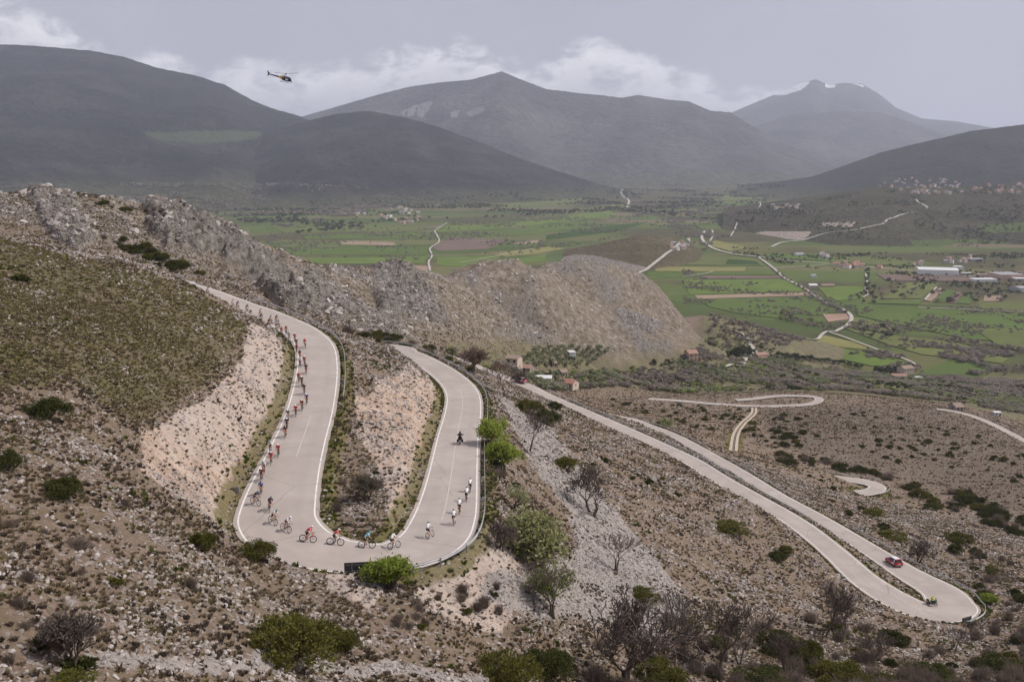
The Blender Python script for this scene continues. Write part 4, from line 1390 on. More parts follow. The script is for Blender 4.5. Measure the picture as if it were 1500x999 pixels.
JUN = [juniper_mesh(20 + i) for i in range(4)] + [juniper_mesh(30 + i, clumps=46, per=150, s=0.020) for i in range(3)]
for m_ in JUN: m_.materials.append(M_JUN)
JUD = [m_.copy() for m_ in JUN]
for m_ in JUD: m_.materials[0] = M_JUD
_stem = []
for i in range(2):
    V, Fc = [], []
    rs = random.Random(50 + i)
    for k in range(7):
        a = rs.uniform(0, 6.28)
        tube(V, Fc, (0, 0, -.12), (math.cos(a) * .22, math.sin(a) * .22, rs.uniform(.15, .4)), .03, .012, 4)
    _stem.append(pydata('stem', V, Fc))
    _stem[-1].materials.append(M_BARK)


def lowest(p, r):
    """the ground under a plant: lower side of its footprint"""
    return p


def shrub(p, w, h, kind, label, group=None, seed=0, name='juniper_shrub'):
    r = empty(name, p, (0, 0, (seed * 1.7) % 6.28))
    r.scale = (w, w, h / 0.75)
    link('foliage', (JUD if kind == 'd' else JUN)[4 + seed % 3 if w > 2.6 else seed % 4], None, r)
    link('stem', _stem[seed % 2], None, r)
    tag(r, label, 'shrub', group)
    return r


def brush_mesh(seed, w=1.0, h=0.8, n=240, leaves=0):
    rs = random.Random(seed)
    V, Fc = [], []
    stems_ = [(rs.uniform(0, 6.28), rs.uniform(.4, 1.45)) for _k in range(9)]
    for _ in range(n):
        a, el = stems_[_ % len(stems_)]
        a += rs.gauss(0, .35); el = min(1.5, max(.25, el + rs.gauss(0, .22)))
        d = Vector((math.cos(a) * math.cos(el), math.sin(a) * math.cos(el), math.sin(el)))
        b0 = Vector((rs.gauss(0, .10), rs.gauss(0, .10), -.04))
        q = b0 + Vector((d.x * w * .5, d.y * w * .5, d.z * h * .75)) * rs.uniform(.3, 1.15)
        mid = (b0 + q) / 2 + Vector((rs.gauss(0, .05), rs.gauss(0, .05), .05))
        sd_ = d.orthogonal().normalized() * .009
        k = len(V)
        V += [b0 - sd_, b0 + sd_, mid + sd_, mid - sd_, q]
        Fc += [(k, k + 1, k + 2, k + 3), (k + 3, k + 2, k + 4)]
        for _2 in range(2):
            q2 = q + Vector((rs.gauss(0, .10), rs.gauss(0, .10), rs.uniform(.0, .14)))
            k = len(V)
            V += [mid - sd_ * .8, mid + sd_ * .8, q2]
            Fc.append((k, k + 1, k + 2))
    return pydata('branches', V, Fc)


BRU = [brush_mesh(70 + i) for i in range(3)]
for m_ in BRU: m_.materials.append(M_BRUSH)
BRUL = []
for i in range(2):
    V, Fc = [], []
    rs = random.Random(80 + i)
    for _ in range(60):
        a = rs.uniform(0, 6.28); q = math.sqrt(rs.random()) * .42
        leaf_faces(V, Fc, Vector((math.cos(a) * q, math.sin(a) * q, rs.uniform(.25, .85) * (1 - q * .8))), 14, .06, .026, rs)
    BRUL.append(pydata('leaves', V, Fc))


def bush(p, w, h, label, leaf=None, group=None, seed=0, name='bare_bush', twig=None):
    r = empty(name, p, (0, 0, (seed * 2.1) % 6.28))
    r.scale = (w, w, h / 0.8)
    b = link('branches', BRU[seed % 3], None, r)
    if leaf:
        me = BRUL[seed % 2].copy()
        me.materials.append(leaf)
        link('leaves', me, None, r)
    tag(r, label, 'bush', group)
    return r


def tree(p, h, label, seed, group=None, spread=.55, stems=1, levels=5, leaf=None, lper=5, lsize=.05, name='bare_tree', twig=None, trunk_f=.22, cat='tree', lfrac=1.0):
    TV, TF, BV, BF, tips = bare_tree(seed, 6.0, spread, stems, levels, trunk_f)
    zt = max(t_.z for t_ in tips)
    r = empty(name, p, (0, 0, 0))
    k = h / zt
    r.scale = (k, k, k)
    link('trunk', pydata('trunk', TV, TF, True), M_BARK, r)
    cr_ = link('crown', pydata('crown', BV, BF), twig or M_TWIG, r)
    if leaf:
        V, Fc = [], []
        rs = random.Random(seed)
        for t_ in tips:
            if rs.random() < lfrac:
                leaf_faces(V, Fc, t_, lper, .14, lsize, rs)
        link('leaves', pydata('leaves', V, Fc), leaf, cr_)
    tag(r, label, cat, group)
    return r


# --- individually recognisable shrubs (pixel of the foot, width and height in pixels)
for i, (u, v, w, h, k, lab) in enumerate([
    (68, 615, 64, 42, 'd', 'dark green juniper on the grassy spur above another juniper'), (86, 728, 62, 36, 'd', 'flat dark green juniper beside pale outcrop on the spur'),
    (8, 690, 52, 42, 'd', 'dark juniper on the spur upslope of the flat one'), (295, 804, 46, 32, 'j', 'small rounded juniper on slope below the pink cut bank'),
    (374, 818, 54, 36, 'j', 'low juniper at the edge of the hairpin bend'), (422, 968, 140, 92, 'j', 'very large spreading yellow-green juniper on the lower slope'),
    (502, 952, 54, 42, 'j', 'juniper next to the very large spreading one'), (742, 1002, 92, 66, 'j', 'rounded yellow-green juniper below the scree'),
    (800, 992, 74, 62, 'd', 'darker juniper right behind the rounded yellow-green one'), (30, 414, 24, 13, 'd', 'tiny dark juniper near the crest of the spur'),
    (1070, 780, 52, 20, 'j', 'elongated juniper on the slope above the lower thicket'), (1138, 822, 26, 20, 'd', 'small dark juniper, the lower of a close pair on the open slope'),
    (1152, 812, 22, 16, 'j', 'small light juniper, the upper of a close pair on the open slope'), (776, 610, 40, 34, 'j', 'juniper beside the bare tree on the bank, by the pale scree'),
    (800, 622, 42, 30, 'd', 'dark green juniper overlapping a lighter one above the scree'), (828, 690, 40, 26, 'j', 'juniper at the head of the scree beside a bare bush'),
    (812, 600, 22, 14, 'd', 'little juniper between scree and the next road leg'), (1310, 945, 44, 26, 'd', 'flat dark juniper in thicket below the lower hairpin'),
    (1135, 955, 52, 44, 'd', 'dense dark shrub among tall bare stems'), (1178, 968, 50, 44, 'j', 'light green shrub among tall bare stems'),
    (1232, 1004, 78, 46, 'j', 'broad green juniper at the foot of the thicket'), (962, 1006, 90, 44, 'j', 'yellow-green juniper with long sprays under the bare tree'),
    (1110, 1004, 70, 30, 'd', 'low dark juniper at the foot of the tall bare trees'), (112, 990, 52, 34, 'd', 'dark green shrub at the base of the bare bush'),
    (95, 1006, 80, 22, 'j', 'pale green juniper at the foot of the bare bush'), (942, 880, 52, 22, 'j', 'low olive-green shrub beside the scree foot'),
    (1465, 985, 70, 30, 'd', 'dark shrub at the far end of the thicket'), (1365, 995, 70, 28, 'd', 'dark shrub in the thicket under the lower hairpin'), (1280, 756, 28, 12, 'j', 'low flat juniper on slope above the guard rail with car'),
    (1308, 790, 40, 14, 'j', 'long low juniper beside the rail above the red car'), (1400, 812, 24, 18, 'd', 'dark juniper by bare trees under lower bend'), (1362, 748, 20, 12, 'd', 'small juniper next to the pale rock outcrop'),
    (1405, 795, 40, 18, 'j', 'juniper strip below the pale outcrop'), (182, 312, 22, 10, 'j', 'green shrub on the crest of the rocky ridge')]):
    p = hit(u, v - 2)
    k_ = px_m(p)
    shrub(p, w * k_ * 1.15, h * k_ * 1.0, k, lab, seed=i)

# --- leafy bushes and bare trees
for i, (u, v, h, lab, kw) in enumerate([
    (569, 864, 42, 'bright green young tree beside the chevron board', dict(levels=4, spread=.6, stems=6, leaf=M_LEAF, lper=7, lsize=.075, name='leafy_tree', trunk_f=.05)),
    (724, 662, 48, 'bright green bush pressed against the guard rail, farther one', dict(levels=4, spread=.65, stems=3, leaf=M_LEAF, lper=11, lsize=.085, name='leafy_bush', trunk_f=.12)),
    (737, 692, 44, 'bright green bush pressed against the guard rail, nearer one', dict(levels=4, spread=.7, stems=3, leaf=M_LEAF, lper=11, lsize=.085, name='leafy_bush', trunk_f=.12)),
    (786, 828, 78, 'pale blossoming tree on the bank above the scree', dict(levels=5, spread=1.0, stems=5, leaf=M_BLOS, lper=6, lsize=.06, name='blossom_tree', trunk_f=.06)),
    (752, 746, 32, 'small pale blossoming bush at the edge of scree', dict(levels=4, spread=.7, stems=3, leaf=M_BLOS, lper=8, lsize=.07, name='blossom_bush', trunk_f=.12)),
    (784, 890, 64, 'smaller dark gnarled tree beside its half-leafed twin', dict(levels=5, spread=.62, stems=1, leaf=M_LEAF, lper=1, lsize=.05, trunk_f=.24, lfrac=.3)),
    (812, 906, 76, 'gnarled half-leafed tree with spreading crown on the scree', dict(levels=6, spread=.7, stems=2, leaf=M_LEAF, lper=2, lsize=.07, trunk_f=.2, lfrac=.45, name='gnarled_tree')),
    (868, 756, 76, 'bare tree with wide fine crown at the scree edge', dict(levels=6, spread=.62, stems=2, trunk_f=.18)),
    (776, 662, 66, 'black slender bare tree beside junipers near the rail', dict(levels=6, spread=.5, stems=1, trunk_f=.24)),
    (740, 582, 48, 'brown bare tree on bank beyond the guard rail', dict(levels=6, spread=.6, stems=1, trunk_f=.24, twig=M_TWIG2)),
    (902, 838, 60, 'thin reddish bare tree on the open slope', dict(levels=5, spread=.4, stems=2, trunk_f=.26, twig=M_TWIG2)),
    (908, 1008, 148, 'big bare tree with open crown at the foot of scree', dict(levels=6, spread=.62, stems=2, trunk_f=.16)),
    (1033, 975, 118, 'tall bare tree with straight trunk in the thicket, first of a pair', dict(levels=5, spread=.36, stems=1, trunk_f=.34)),
    (1052, 985, 122, 'tall bare tree with forked trunk in the thicket, second of a pair', dict(levels=6, spread=.45, stems=1, trunk_f=.28)),
    (1085, 975, 70, 'leaning bare tree with crooked limbs beside the tall pair', dict(levels=5, spread=.6, stems=2, trunk_f=.22)),
    (1208, 932, 82, 'slim bare tree in the row of three, next to the leaning tree', dict(levels=5, spread=.32, stems=2, trunk_f=.32)),
    (1222, 936, 86, 'slim bare tree in the middle of the row of three', dict(levels=5, spread=.34, stems=1, trunk_f=.34)),
    (1238, 938, 80, 'slim bare tree in the row of three, on the hairpin side', dict(levels=5, spread=.36, stems=2, trunk_f=.3)),
    (1342, 826, 40, 'rounded bare tree behind the guard rail beside the red car', dict(levels=6, spread=.8, stems=2, trunk_f=.14)),
    (1396, 955, 34, 'twisted bare tree below the board of the lower hairpin', dict(levels=5, spread=.6, stems=2, trunk_f=.2)),
    (1452, 856, 30, 'small olive-green tree below the lower hairpin, nearest to its rail', dict(levels=5, spread=.7, stems=1, leaf=M_JUN, lper=4, lsize=.14, trunk_f=.24, name='olive_tree')),
    (1480, 862, 24, 'small thin tree beyond the olive-green tree', dict(levels=5, spread=.6, stems=1, trunk_f=.26)),
    (1436, 825, 24, 'small bare round tree upslope of the olive-green tree', dict(levels=5, spread=.75, stems=1, trunk_f=.2)),
    (761, 563, 19, 'round bare tree by the red car near the houses', dict(levels=6, spread=.8, stems=3, trunk_f=.1)),
    (104, 985, 88, 'dark bare bush with fine upright twigs at the slope foot', dict(levels=6, spread=.5, stems=4, trunk_f=.12, name='bare_bush', cat='bush')),
    (536, 736, 44, 'bare rounded bush on the island between the road arms', dict(levels=6, spread=.7, stems=4, trunk_f=.12, name='bare_bush', cat='bush', leaf=M_JUN, lper=1, lsize=.05, lfrac=.4)),
    (734, 806, 46, 'brown bare bush beside the blossoming tree', dict(levels=6, spread=.7, stems=4, trunk_f=.12, name='bare_bush', cat='bush')),
    (692, 548, 44, 'broad brown bare bush behind the upper guard rail', dict(levels=6, spread=.75, stems=4, trunk_f=.12, name='bare_bush', cat='bush', twig=M_TWIG2)),
    (1450, 887, 14, 'bright green round bush at the lower hairpin', dict(levels=4, spread=.8, stems=5, leaf=M_LEAF, lper=12, lsize=.09, name='leafy_bush', trunk_f=.05, cat='bush')),
    (1424, 928, 20, 'dark bare bush under the outer rail of the lower hairpin', dict(levels=6, spread=.7, stems=4, trunk_f=.12, name='bare_bush', cat='bush')),
    (990, 985, 80, 'slender bare tree between the big bare tree and the tall pair', dict(levels=5, spread=.45, stems=2, trunk_f=.24, twig=M_TWIG2)),
    (1150, 985, 64, 'bare tree with thin trunks between dense shrubs', dict(levels=5, spread=.4, stems=3, trunk_f=.24)),
    (1280, 975, 52, 'low bare tree below the slim row', dict(levels=5, spread=.55, stems=3, trunk_f=.2)),
    (975, 630, 17, 'pale green leafy bush between the two parallel road legs', dict(levels=4, spread=.7, stems=3, leaf=M_BLOS, lper=12, lsize=.16, name='leafy_bush', trunk_f=.12, cat='bush'))]):
    p = hit(u, min(v, 1030) - 1)
    tree(p, h * px_m(p) * 1.03, lab, 100 + i, **kw)

# --- thicket of bare brush and small bushes at the foot of the slope, bushes in the gullies
rs = random.Random(91)
THICK = [(880, 930), (960, 900), (1060, 930), (1150, 905), (1300, 915), (1420, 920), (1500, 900), (1560, 1030), (860, 1030)]
k = 0
while k < 150:
    u, v = rs.uniform(860, 1540), rs.uniform(900, 1030)
    if not inpoly(np.array([u]), np.array([v]), THICK)[0] or (u - 905) ** 2 + (v - 985) ** 2 < 900:
        continue
    p = hit(u, v)
    s_ = rs.uniform(1.4, 3.2)
    green = rs.random() < .24
    if green:
        shrub(p, s_ * 1.1, s_ * .6, rs.choice('jd'), ('large' if s_ > 2.3 else 'small') + ' green juniper in the bare thicket below the lower hairpin', 'junipers in the thicket', k)
    else:
        bush(p, s_ * 1.2, s_ * rs.uniform(.8, 1.15), ('tall' if s_ > 2.6 else 'low' if s_ < 1.9 else 'middling') + ' brown leafless bush in the thicket below the lower hairpin', None, 'leafless bushes of the thicket', k)
    k += 1
for (poly, n, s0, s1, lab, grp, gf) in (
        ([(1330, 712), (1420, 725), (1500, 760), (1500, 790), (1430, 765), (1350, 740), (1310, 722)], 46, 3.0, 6.0, 'green bush in the gully beyond the lower bend', 'bushes in the gully', .85),
        ([(1130, 665), (1220, 672), (1300, 695), (1320, 706), (1230, 692), (1130, 680)], 34, 3.0, 5.5, 'bush in the hollow above the lower bend', 'bushes in the hollow', .7),
        ([(1210, 600), (1400, 610), (1500, 660), (1500, 720), (1400, 690), (1250, 670)], 80, 1.2, 3.4, 'small dark juniper dotted on the brown hillside', 'junipers on the brown hillside', 1.0),
        ([(830, 580), (960, 610), (1060, 640), (1120, 640), (1100, 600), (960, 590)], 70, 1.6, 3.6, 'small dark shrub on the grassy slope before the loop road', 'shrubs on the grassy slope', 1.0),
        ([(1060, 600), (1180, 605), (1200, 640), (1160, 670), (1100, 640)], 44, 1.8, 4.2, 'dark shrub beside the wheel track', 'shrubs beside the track', .9),
        ([(820, 620), (900, 650), (1000, 700), (1000, 730), (880, 700)], 12, 1.0, 2.4, 'low juniper on the slope below the road leg', 'junipers below the road leg', 1.0),
        ([(1180, 690), (1260, 740), (1340, 790), (1300, 790), (1200, 730)], 16, 1.2, 2.6, 'low juniper on the slope beyond the guard rail', 'junipers beyond the guard rail', 1.0),
        ([(1400, 800), (1500, 830), (1500, 900), (1440, 880)], 18, 1.6, 3.4, 'bush on the slope under the lower hairpin', 'bushes by the lower hairpin', .7),
        ([(140, 350), (180, 350), (300, 405), (260, 405)], 30, 2.2, 4.5, 'dark green bush in the gully under the rocky crest', 'bushes under the rocky crest', .75),
        ([(500, 480), (620, 505), (720, 540), (700, 550), (600, 512), (510, 492)], 30, 2.0, 4.0, 'bush behind the upper guard rail', 'bushes behind the rail', .45),
        ([(140, 296), (260, 310), (250, 318), (150, 304)], 12, 1.5, 3.2, 'brown bush on the crest of the ridge', 'bushes on the crest', .2),
        ([(470, 600), (500, 560), (560, 640), (560, 760), (500, 780)], 14, .7, 1.5, 'small dark bush on the island between the road arms', 'bushes on the island', .25),
        ([(600, 850), (760, 850), (720, 930), (560, 920)], 26, .6, 1.5, 'small brown bush on the pale bank under the hairpin', 'bushes on the bank', .15),
        ([(0, 640), (300, 780), (340, 900), (0, 980)], 30, .5, 1.3, 'small brown bush on the stony foreground slope', 'bushes on the foreground slope', .12),
        ([(700, 600), (780, 700), (760, 760), (715, 720)], 16, .8, 1.9, 'brown bush between guard rail and scree', 'bushes by the rail', .2)):
    us, vs = [q[0] for q in poly], [q[1] for q in poly]
    c_ = 0
    while c_ < n:
        u, v = rs.uniform(min(us), max(us)), rs.uniform(min(vs), max(vs))
        if not inpoly(np.array([u]), np.array([v]), poly)[0]:
            continue
        p = hit(u, v)
        c_ += 1
        if gsample(RDIST, p.x, p.y) < 0.8:
            continue
        s_ = rs.uniform(s0, s1) * (0.75 + .5 * rs.random() ** 2)
        lab_ = lab
        lab = (lab.replace('small ', '').replace('low ', '') + (', one of the larger' if s_ > (s0 + s1) / 2 else ', one of the smaller'))
        if rs.random() < gf:
            shrub(p, s_ * 1.15, s_ * rs.uniform(.5, .8), rs.choice('jdd'), ('green ' + lab.replace('brown ', '').replace('dark ', '')) if gf < .3 else lab, grp, rs.randrange(99), 'shrub')
        else:
            bush(p, s_ * 1.1, s_ * rs.uniform(.6, .9), ('leafless ' + lab) if gf > .3 else lab, None, grp if gf <= .3 else grp + ', leafless', rs.randrange(99))
        lab = lab_
print('plants', round(time.time() - T0, 1))
# ------------------------------------------------------------------ guard rails, boards, marker stone
M_GALV = flat('galvanised_steel', (0.46, 0.46, 0.465), 0.5, 0.3, 0.4, var=0.2, vscale=1.2)
M_POST = flat('dull_steel_post', (0.20, 0.20, 0.205), 0.65, 0.4, 0.3)
M_BOARD = flat('grey_board_back', (0.055, 0.057, 0.062), 0.6, 0.2, 0.4, var=0.15)
M_BLACK = flat('black_plastic', (0.012, 0.012, 0.013), 0.5)
M_CONC = flat('grey_concrete', (0.17, 0.16, 0.15), 0.95, var=0.3, vscale=3)
U1, V1 = proj(ROAD1[:, 0], ROAD1[:, 1], ROAD1[:, 2])
iHP = int(np.argmin(np.hypot(ROAD1[:, 0] - LA[0].x, ROAD1[:, 1] - LA[0].y)))
iH2 = int(np.argmin(np.hypot(ROAD1[:, 0] - L3[0].x, ROAD1[:, 1] - L3[0].y)))
iHID = int(np.argmin(np.hypot(ROAD1[:, 0] - hid[1].x, ROAD1[:, 1] - hid[1].y)))


def ridx(u, v, lo, hi):
    return lo + int(np.argmin(np.hypot(U1[lo:hi] - u, V1[lo:hi] - v)))


PROFILE = [(-0.00, 0.0), (0.05, 0.035), (0.05, 0.085), (0.0, 0.12), (0.0, 0.19), (0.05, 0.225), (0.05, 0.275), (0.0, 0.31)]
_pm = {}


def post_mesh():
    if 'p' not in _pm:
        V = []
        for z in (-0.6, 0.72):
            V += [(-.055, -.03, z), (.055, -.03, z), (.055, .03, z), (-.055, .03, z)]
        me = pydata('post', V, [(0, 1, 5, 4), (1, 2, 6, 5), (2, 3, 7, 6), (3, 0, 4, 7), (4, 5, 6, 7)])
        me.materials.append(M_POST)
        _pm['p'] = me
    return _pm['p']


def guard_rail(c, off, label, spacing=4.0, name='guard_rail'):
    """c: road centre samples; off: signed distance from the centre (array)"""
    tg = tangents(c)
    nrm = np.stack([-tg[:, 1], tg[:, 0]], 1)
    sgn = np.sign(np.mean(off))
    X = c[:, 0] + nrm[:, 0] * off; Y = c[:, 1] + nrm[:, 1] * off
    zg = c[:, 2] - 0.06
    root = empty(name, (float(X[0]), float(Y[0]), float(zg[0])))
    O = np.array([X[0], Y[0], zg[0]])
    V, Fc = [], []
    np_ = len(PROFILE)
    for i in range(len(c)):
        for side in (0, 1):
            for (dx, dz) in PROFILE:
                d = -sgn * dx + sgn * (0.012 if side else 0)
                V.append((X[i] + nrm[i, 0] * d - O[0], Y[i] + nrm[i, 1] * d - O[1], zg[i] + 0.44 + dz - O[2]))
    w = np_ * 2
    for i in range(len(c) - 1):
        a, b = i * w, (i + 1) * w
        for side in (0, 1):
            for k in range(np_ - 1):
                q = (a + side * np_ + k, a + side * np_ + k + 1, b + side * np_ + k + 1, b + side * np_ + k)
                Fc.append(q if side else q[::-1])
        Fc.append((a + np_ - 1, b + np_ - 1, b + w - 1, a + w - 1))
        Fc.append((a, a + np_, b + np_, b))
    link('beam', pydata('beam', V, Fc, False), M_GALV, root)
    s = np.concatenate([[0], np.cumsum(np.hypot(np.diff(X), np.diff(Y)))])
    for d in np.arange(0.4, s[-1], spacing):
        i = int(np.searchsorted(s, d))
        po = bpy.data.objects.new('post', post_mesh())
        COL.objects.link(po)
        po.parent = root
        k = sgn * 0.075
        po.location = (X[i] + nrm[i, 0] * k - O[0], Y[i] + nrm[i, 1] * k - O[1], zg[i] - O[2])
        po.rotation_euler = (0, 0, math.atan2(tg[i, 1], tg[i, 0]))
    tag(root, label, 'guard rail')
    return root


def rail1(i0, i1, side, label, extra=1.0, spacing=4.0):
    sl = slice(min(i0, i1), max(i0, i1) + 1)
    c = ROAD1[sl][::2]
    return guard_rail(c, side * (HW1[sl][::2] + extra), label, spacing)


rail1(ridx(345, 440, 0, iHP), ridx(459, 588, 0, iHP), 1, 'long galvanised guard rail round the outside of the upper bend')
rail1(0, ridx(250, 412, 0, iHP), 1, 'short guard rail glimpsed beyond the grassy spur')
iB = ridx(676, 645, iHP, iHID)
rail1(ridx(572, 508, iHP, iHID) + 30, iB + 3, -1, 'guard rail curving along the outer side of the descending arm')
rail1(iB - 2, ridx(522, 816, iHP - 20, iHID), -1, 'guard rail round the big hairpin with the chevron board', 0.75)
rail1(ridx(786, 574, iHID, iH2), ridx(900, 624, iHID, iH2), 1, 'far guard rail of the long straight leg, next to the houses', 0.8)
rail1(ridx(960, 650, iHID, iH2), ridx(1172, 772, iHID, iH2), 1, 'guard rail between the two parallel road legs', 0.7)
N1 = len(ROAD1) - 1
rail1(ridx(910, 612, iH2, N1), ridx(1020, 658, iH2, N1), -1, 'guard rail of the lowest parallel leg, before the wheel track', 0.8)
rail1(ridx(1042, 670, iH2, N1), ridx(1140, 728, iH2, N1), -1, 'guard rail of the lowest parallel leg, across the grassy slope', 0.8)
rail1(ridx(1225, 776, iH2, N1), ridx(1368, 898, iHID, iH2 + 10), -1, 'guard rail beside the red car and round the lower hairpin', 1.1)
hw3 = np.full(len(ROAD3), 4.0)
guard_rail(ROAD3[5:60], -hw3[5:60], 'guard rail round the small lower bend')
guard_rail(ROAD4[20:], hw3[0] * np.ones(len(ROAD4) - 20) * .85, 'thin rail along the road over the brown hill', 5.0)

# faded centre line
M_FAINT = flat('faded_centre_line', (0.47, 0.43, 0.39), 0.85, var=0.2, vscale=0.7)
for (a0, a1, d) in ((ridx(664, 690, iHP, iHID) - 44, ridx(673, 568, iHP, iHID), 0.2), (ridx(437, 650, 0, iHP) - 20, ridx(437, 650, 0, iHP) + 10, 0.3)):
    o = ribbon('centre_line', ROAD1[a0:a1], d - .06, d + .06, 0.008, M_FAINT, 2)
    o.parent = bpy.data.objects['road']


def board(u, v, w, h, z_up, idx, side, label, extra=1.35):
    """chevron board seen from behind: panel on two posts, parallel to the rail"""
    tg = tangents(ROAD1[idx - 2:idx + 3])[2]
    n = Vector((-tg[1], tg[0], 0)) * side
    c = Vector(ROAD1[idx]) + n * (HW1[idx] + extra)
    root = empty('chevron_board', c, (0, 0, math.atan2(tg[1], tg[0])))
    bm = bmesh.new()
    bmesh.ops.create_cube(bm, size=1.0)
    bmesh.ops.scale(bm, vec=(w, 0.035, h), verts=bm.verts)
    bmesh.ops.bevel(bm, geom=bm.edges[:], offset=0.01, segments=1, affect='EDGES')
    bmesh.ops.translate(bm, vec=(0, 0, z_up + h / 2), verts=bm.verts)
    me = bpy.data.meshes.new('panel'); bm.to_mesh(me); bm.free()
    link('panel', me, M_BOARD, root)
    for x in (-w * .32, w * .32):
        V, Fc = [], []
        tube(V, Fc, (x, side * -0.05 * -1, -0.7), (x, side * 0.05, z_up + h * .95), .035, .035, 8)
        link('post', pydata('post', V, Fc), M_POST, root)
    for zz in (z_up + h * .22, z_up + h * .78):
        V, Fc = [], []
        tube(V, Fc, (-w * .47, side * 0.035, zz), (w * .47, side * 0.035, zz), .018, .018, 6)
        link('rail', pydata('rail', V, Fc), M_POST, root)
    tag(root, label, 'sign')
    return root


board(545, 828, 3.6, 0.95, 0.75, ridx(540, 816, iHP - 30, iHID), -1, 'dark back of the wide chevron board at the big hairpin')
board(1374, 895, 2.2, 0.75, 0.75, ridx(1380, 897, iHID, iH2), -1, 'black back of the chevron board at the lower hairpin')

p = hit(346, 722)
bm = bmesh.new()
bmesh.ops.create_cube(bm, size=1.0)
for v_ in bm.verts:
    k = 0.86 if v_.co.z > 0 else 1.0
    v_.co = Vector((v_.co.x * .58 * k, v_.co.y * .42 * k, (v_.co.z + .5) * .78 - .1))
bmesh.ops.bevel(bm, geom=bm.edges[:], offset=0.03, segments=2, affect='EDGES')
me = bpy.data.meshes.new('marker_block'); bm.to_mesh(me); bm.free()
o = link('marker_block', me, M_CONC)
o.location = p
o.rotation_euler = (0, 0, .25)
tag(o, 'squat concrete marker block on the verge under the pink bank', 'marker block')


# ------------------------------------------------------------------ riders
def skin_body(joints, edges, subdiv=1):
    names = list(joints)
    me = bpy.data.meshes.new('body')
    me.from_pydata([joints[n][0] for n in names], [(names.index(a), names.index(b)) for a, b in edges], [])
    o = bpy.data.objects.new('body_tmp', me)
    COL.objects.link(o)
    md = o.modifiers.new('s', 'SKIN')
    md.use_smooth_shade = True
    for i, n in enumerate(names):
        r = joints[n][1]
        r = r if isinstance(r, tuple) else (r, r)
        kf = 1.16 if max(r) > .02 else 1.0
        me.skin_vertices[0].data[i].radius = (r[0] * kf, r[1] * kf)
        me.skin_vertices[0].data[i].use_root = (i == 0)
    sb = o.modifiers.new('d', 'SUBSURF')
    sb.levels = sb.render_levels = subdiv
    dg = bpy.context.evaluated_depsgraph_get()
    out = bpy.data.meshes.new_from_object(o.evaluated_get(dg))
    bpy.data.objects.remove(o)
    out.name = 'body'
    return out


def seg_label(me, joints, edges, lab):
    """label of the nearest bone for every vertex"""
    co = np.empty(len(me.vertices) * 3)
    me.vertices.foreach_get('co', co)
    co = co.reshape(-1, 3)
    best = np.full(len(co), 1e9); L = np.full(len(co), '', dtype=object); T = np.zeros(len(co))
    for (a, b) in edges:
        A_, B_ = np.array(joints[a][0]), np.array(joints[b][0])
        ra, rb = [np.mean(joints[k][1]) for k in (a, b)]
        ab = B_ - A_
        t_ = np.clip(((co - A_) @ ab) / max(ab @ ab, 1e-9), 0, 1)
        d = np.linalg.norm(co - (A_ + t_[:, None] * ab), axis=1) / (ra + (rb - ra) * t_)
        m = d < best
        best[m] = d[m]; L[m] = lab.get((a, b), 'skin'); T[m] = t_[m]
    return co, L, T


def shell(me, co, sel, off, name):
    """garment: the chosen faces lifted off the body, with an inner skin turned under at the hems"""
    no = np.empty(len(me.vertices) * 3)
    me.vertices.foreach_get('normal', no)
    no = no.reshape(-1, 3)
    P_ = co + no * off
    faces = [tuple(p.vertices) for p in me.polygons if all(sel[v] for v in p.vertices)]
    used = sorted({v for f in faces for v in f})
    mp = {v: i for i, v in enumerate(used)}
    return pydata(name, [tuple(P_[v]) for v in used], [tuple(mp[v] for v in f) for f in faces], True)


def fingers(J, E, h, hand, fwd, side, curl=-1):
    """five short chains rooted in the palm"""
    c = Vector(J[hand][0])
    f, s_ = Vector(fwd), Vector(side)
    for i, ln in enumerate((0.045, 0.062, 0.068, 0.062, 0.050)):
        off = s_ * (0.030 - 0.018 * i)
        if i == 0:
            a = c + s_ * 0.04 + f * 0.0
            b = a + (f * .6 + s_ * .5).normalized() * ln * .7
        else:
            a = c + off + f * 0.05
            b = a + (f * .6 + Vector((0, 0, curl * .8))).normalized() * ln * .7
        n1, n2 = f'{hand}f{i}a', f'{hand}f{i}b'
        J[n1] = (tuple(a), 0.0095); J[n2] = (tuple(b), 0.008)
        E += [(hand, n1), (n1, n2)]


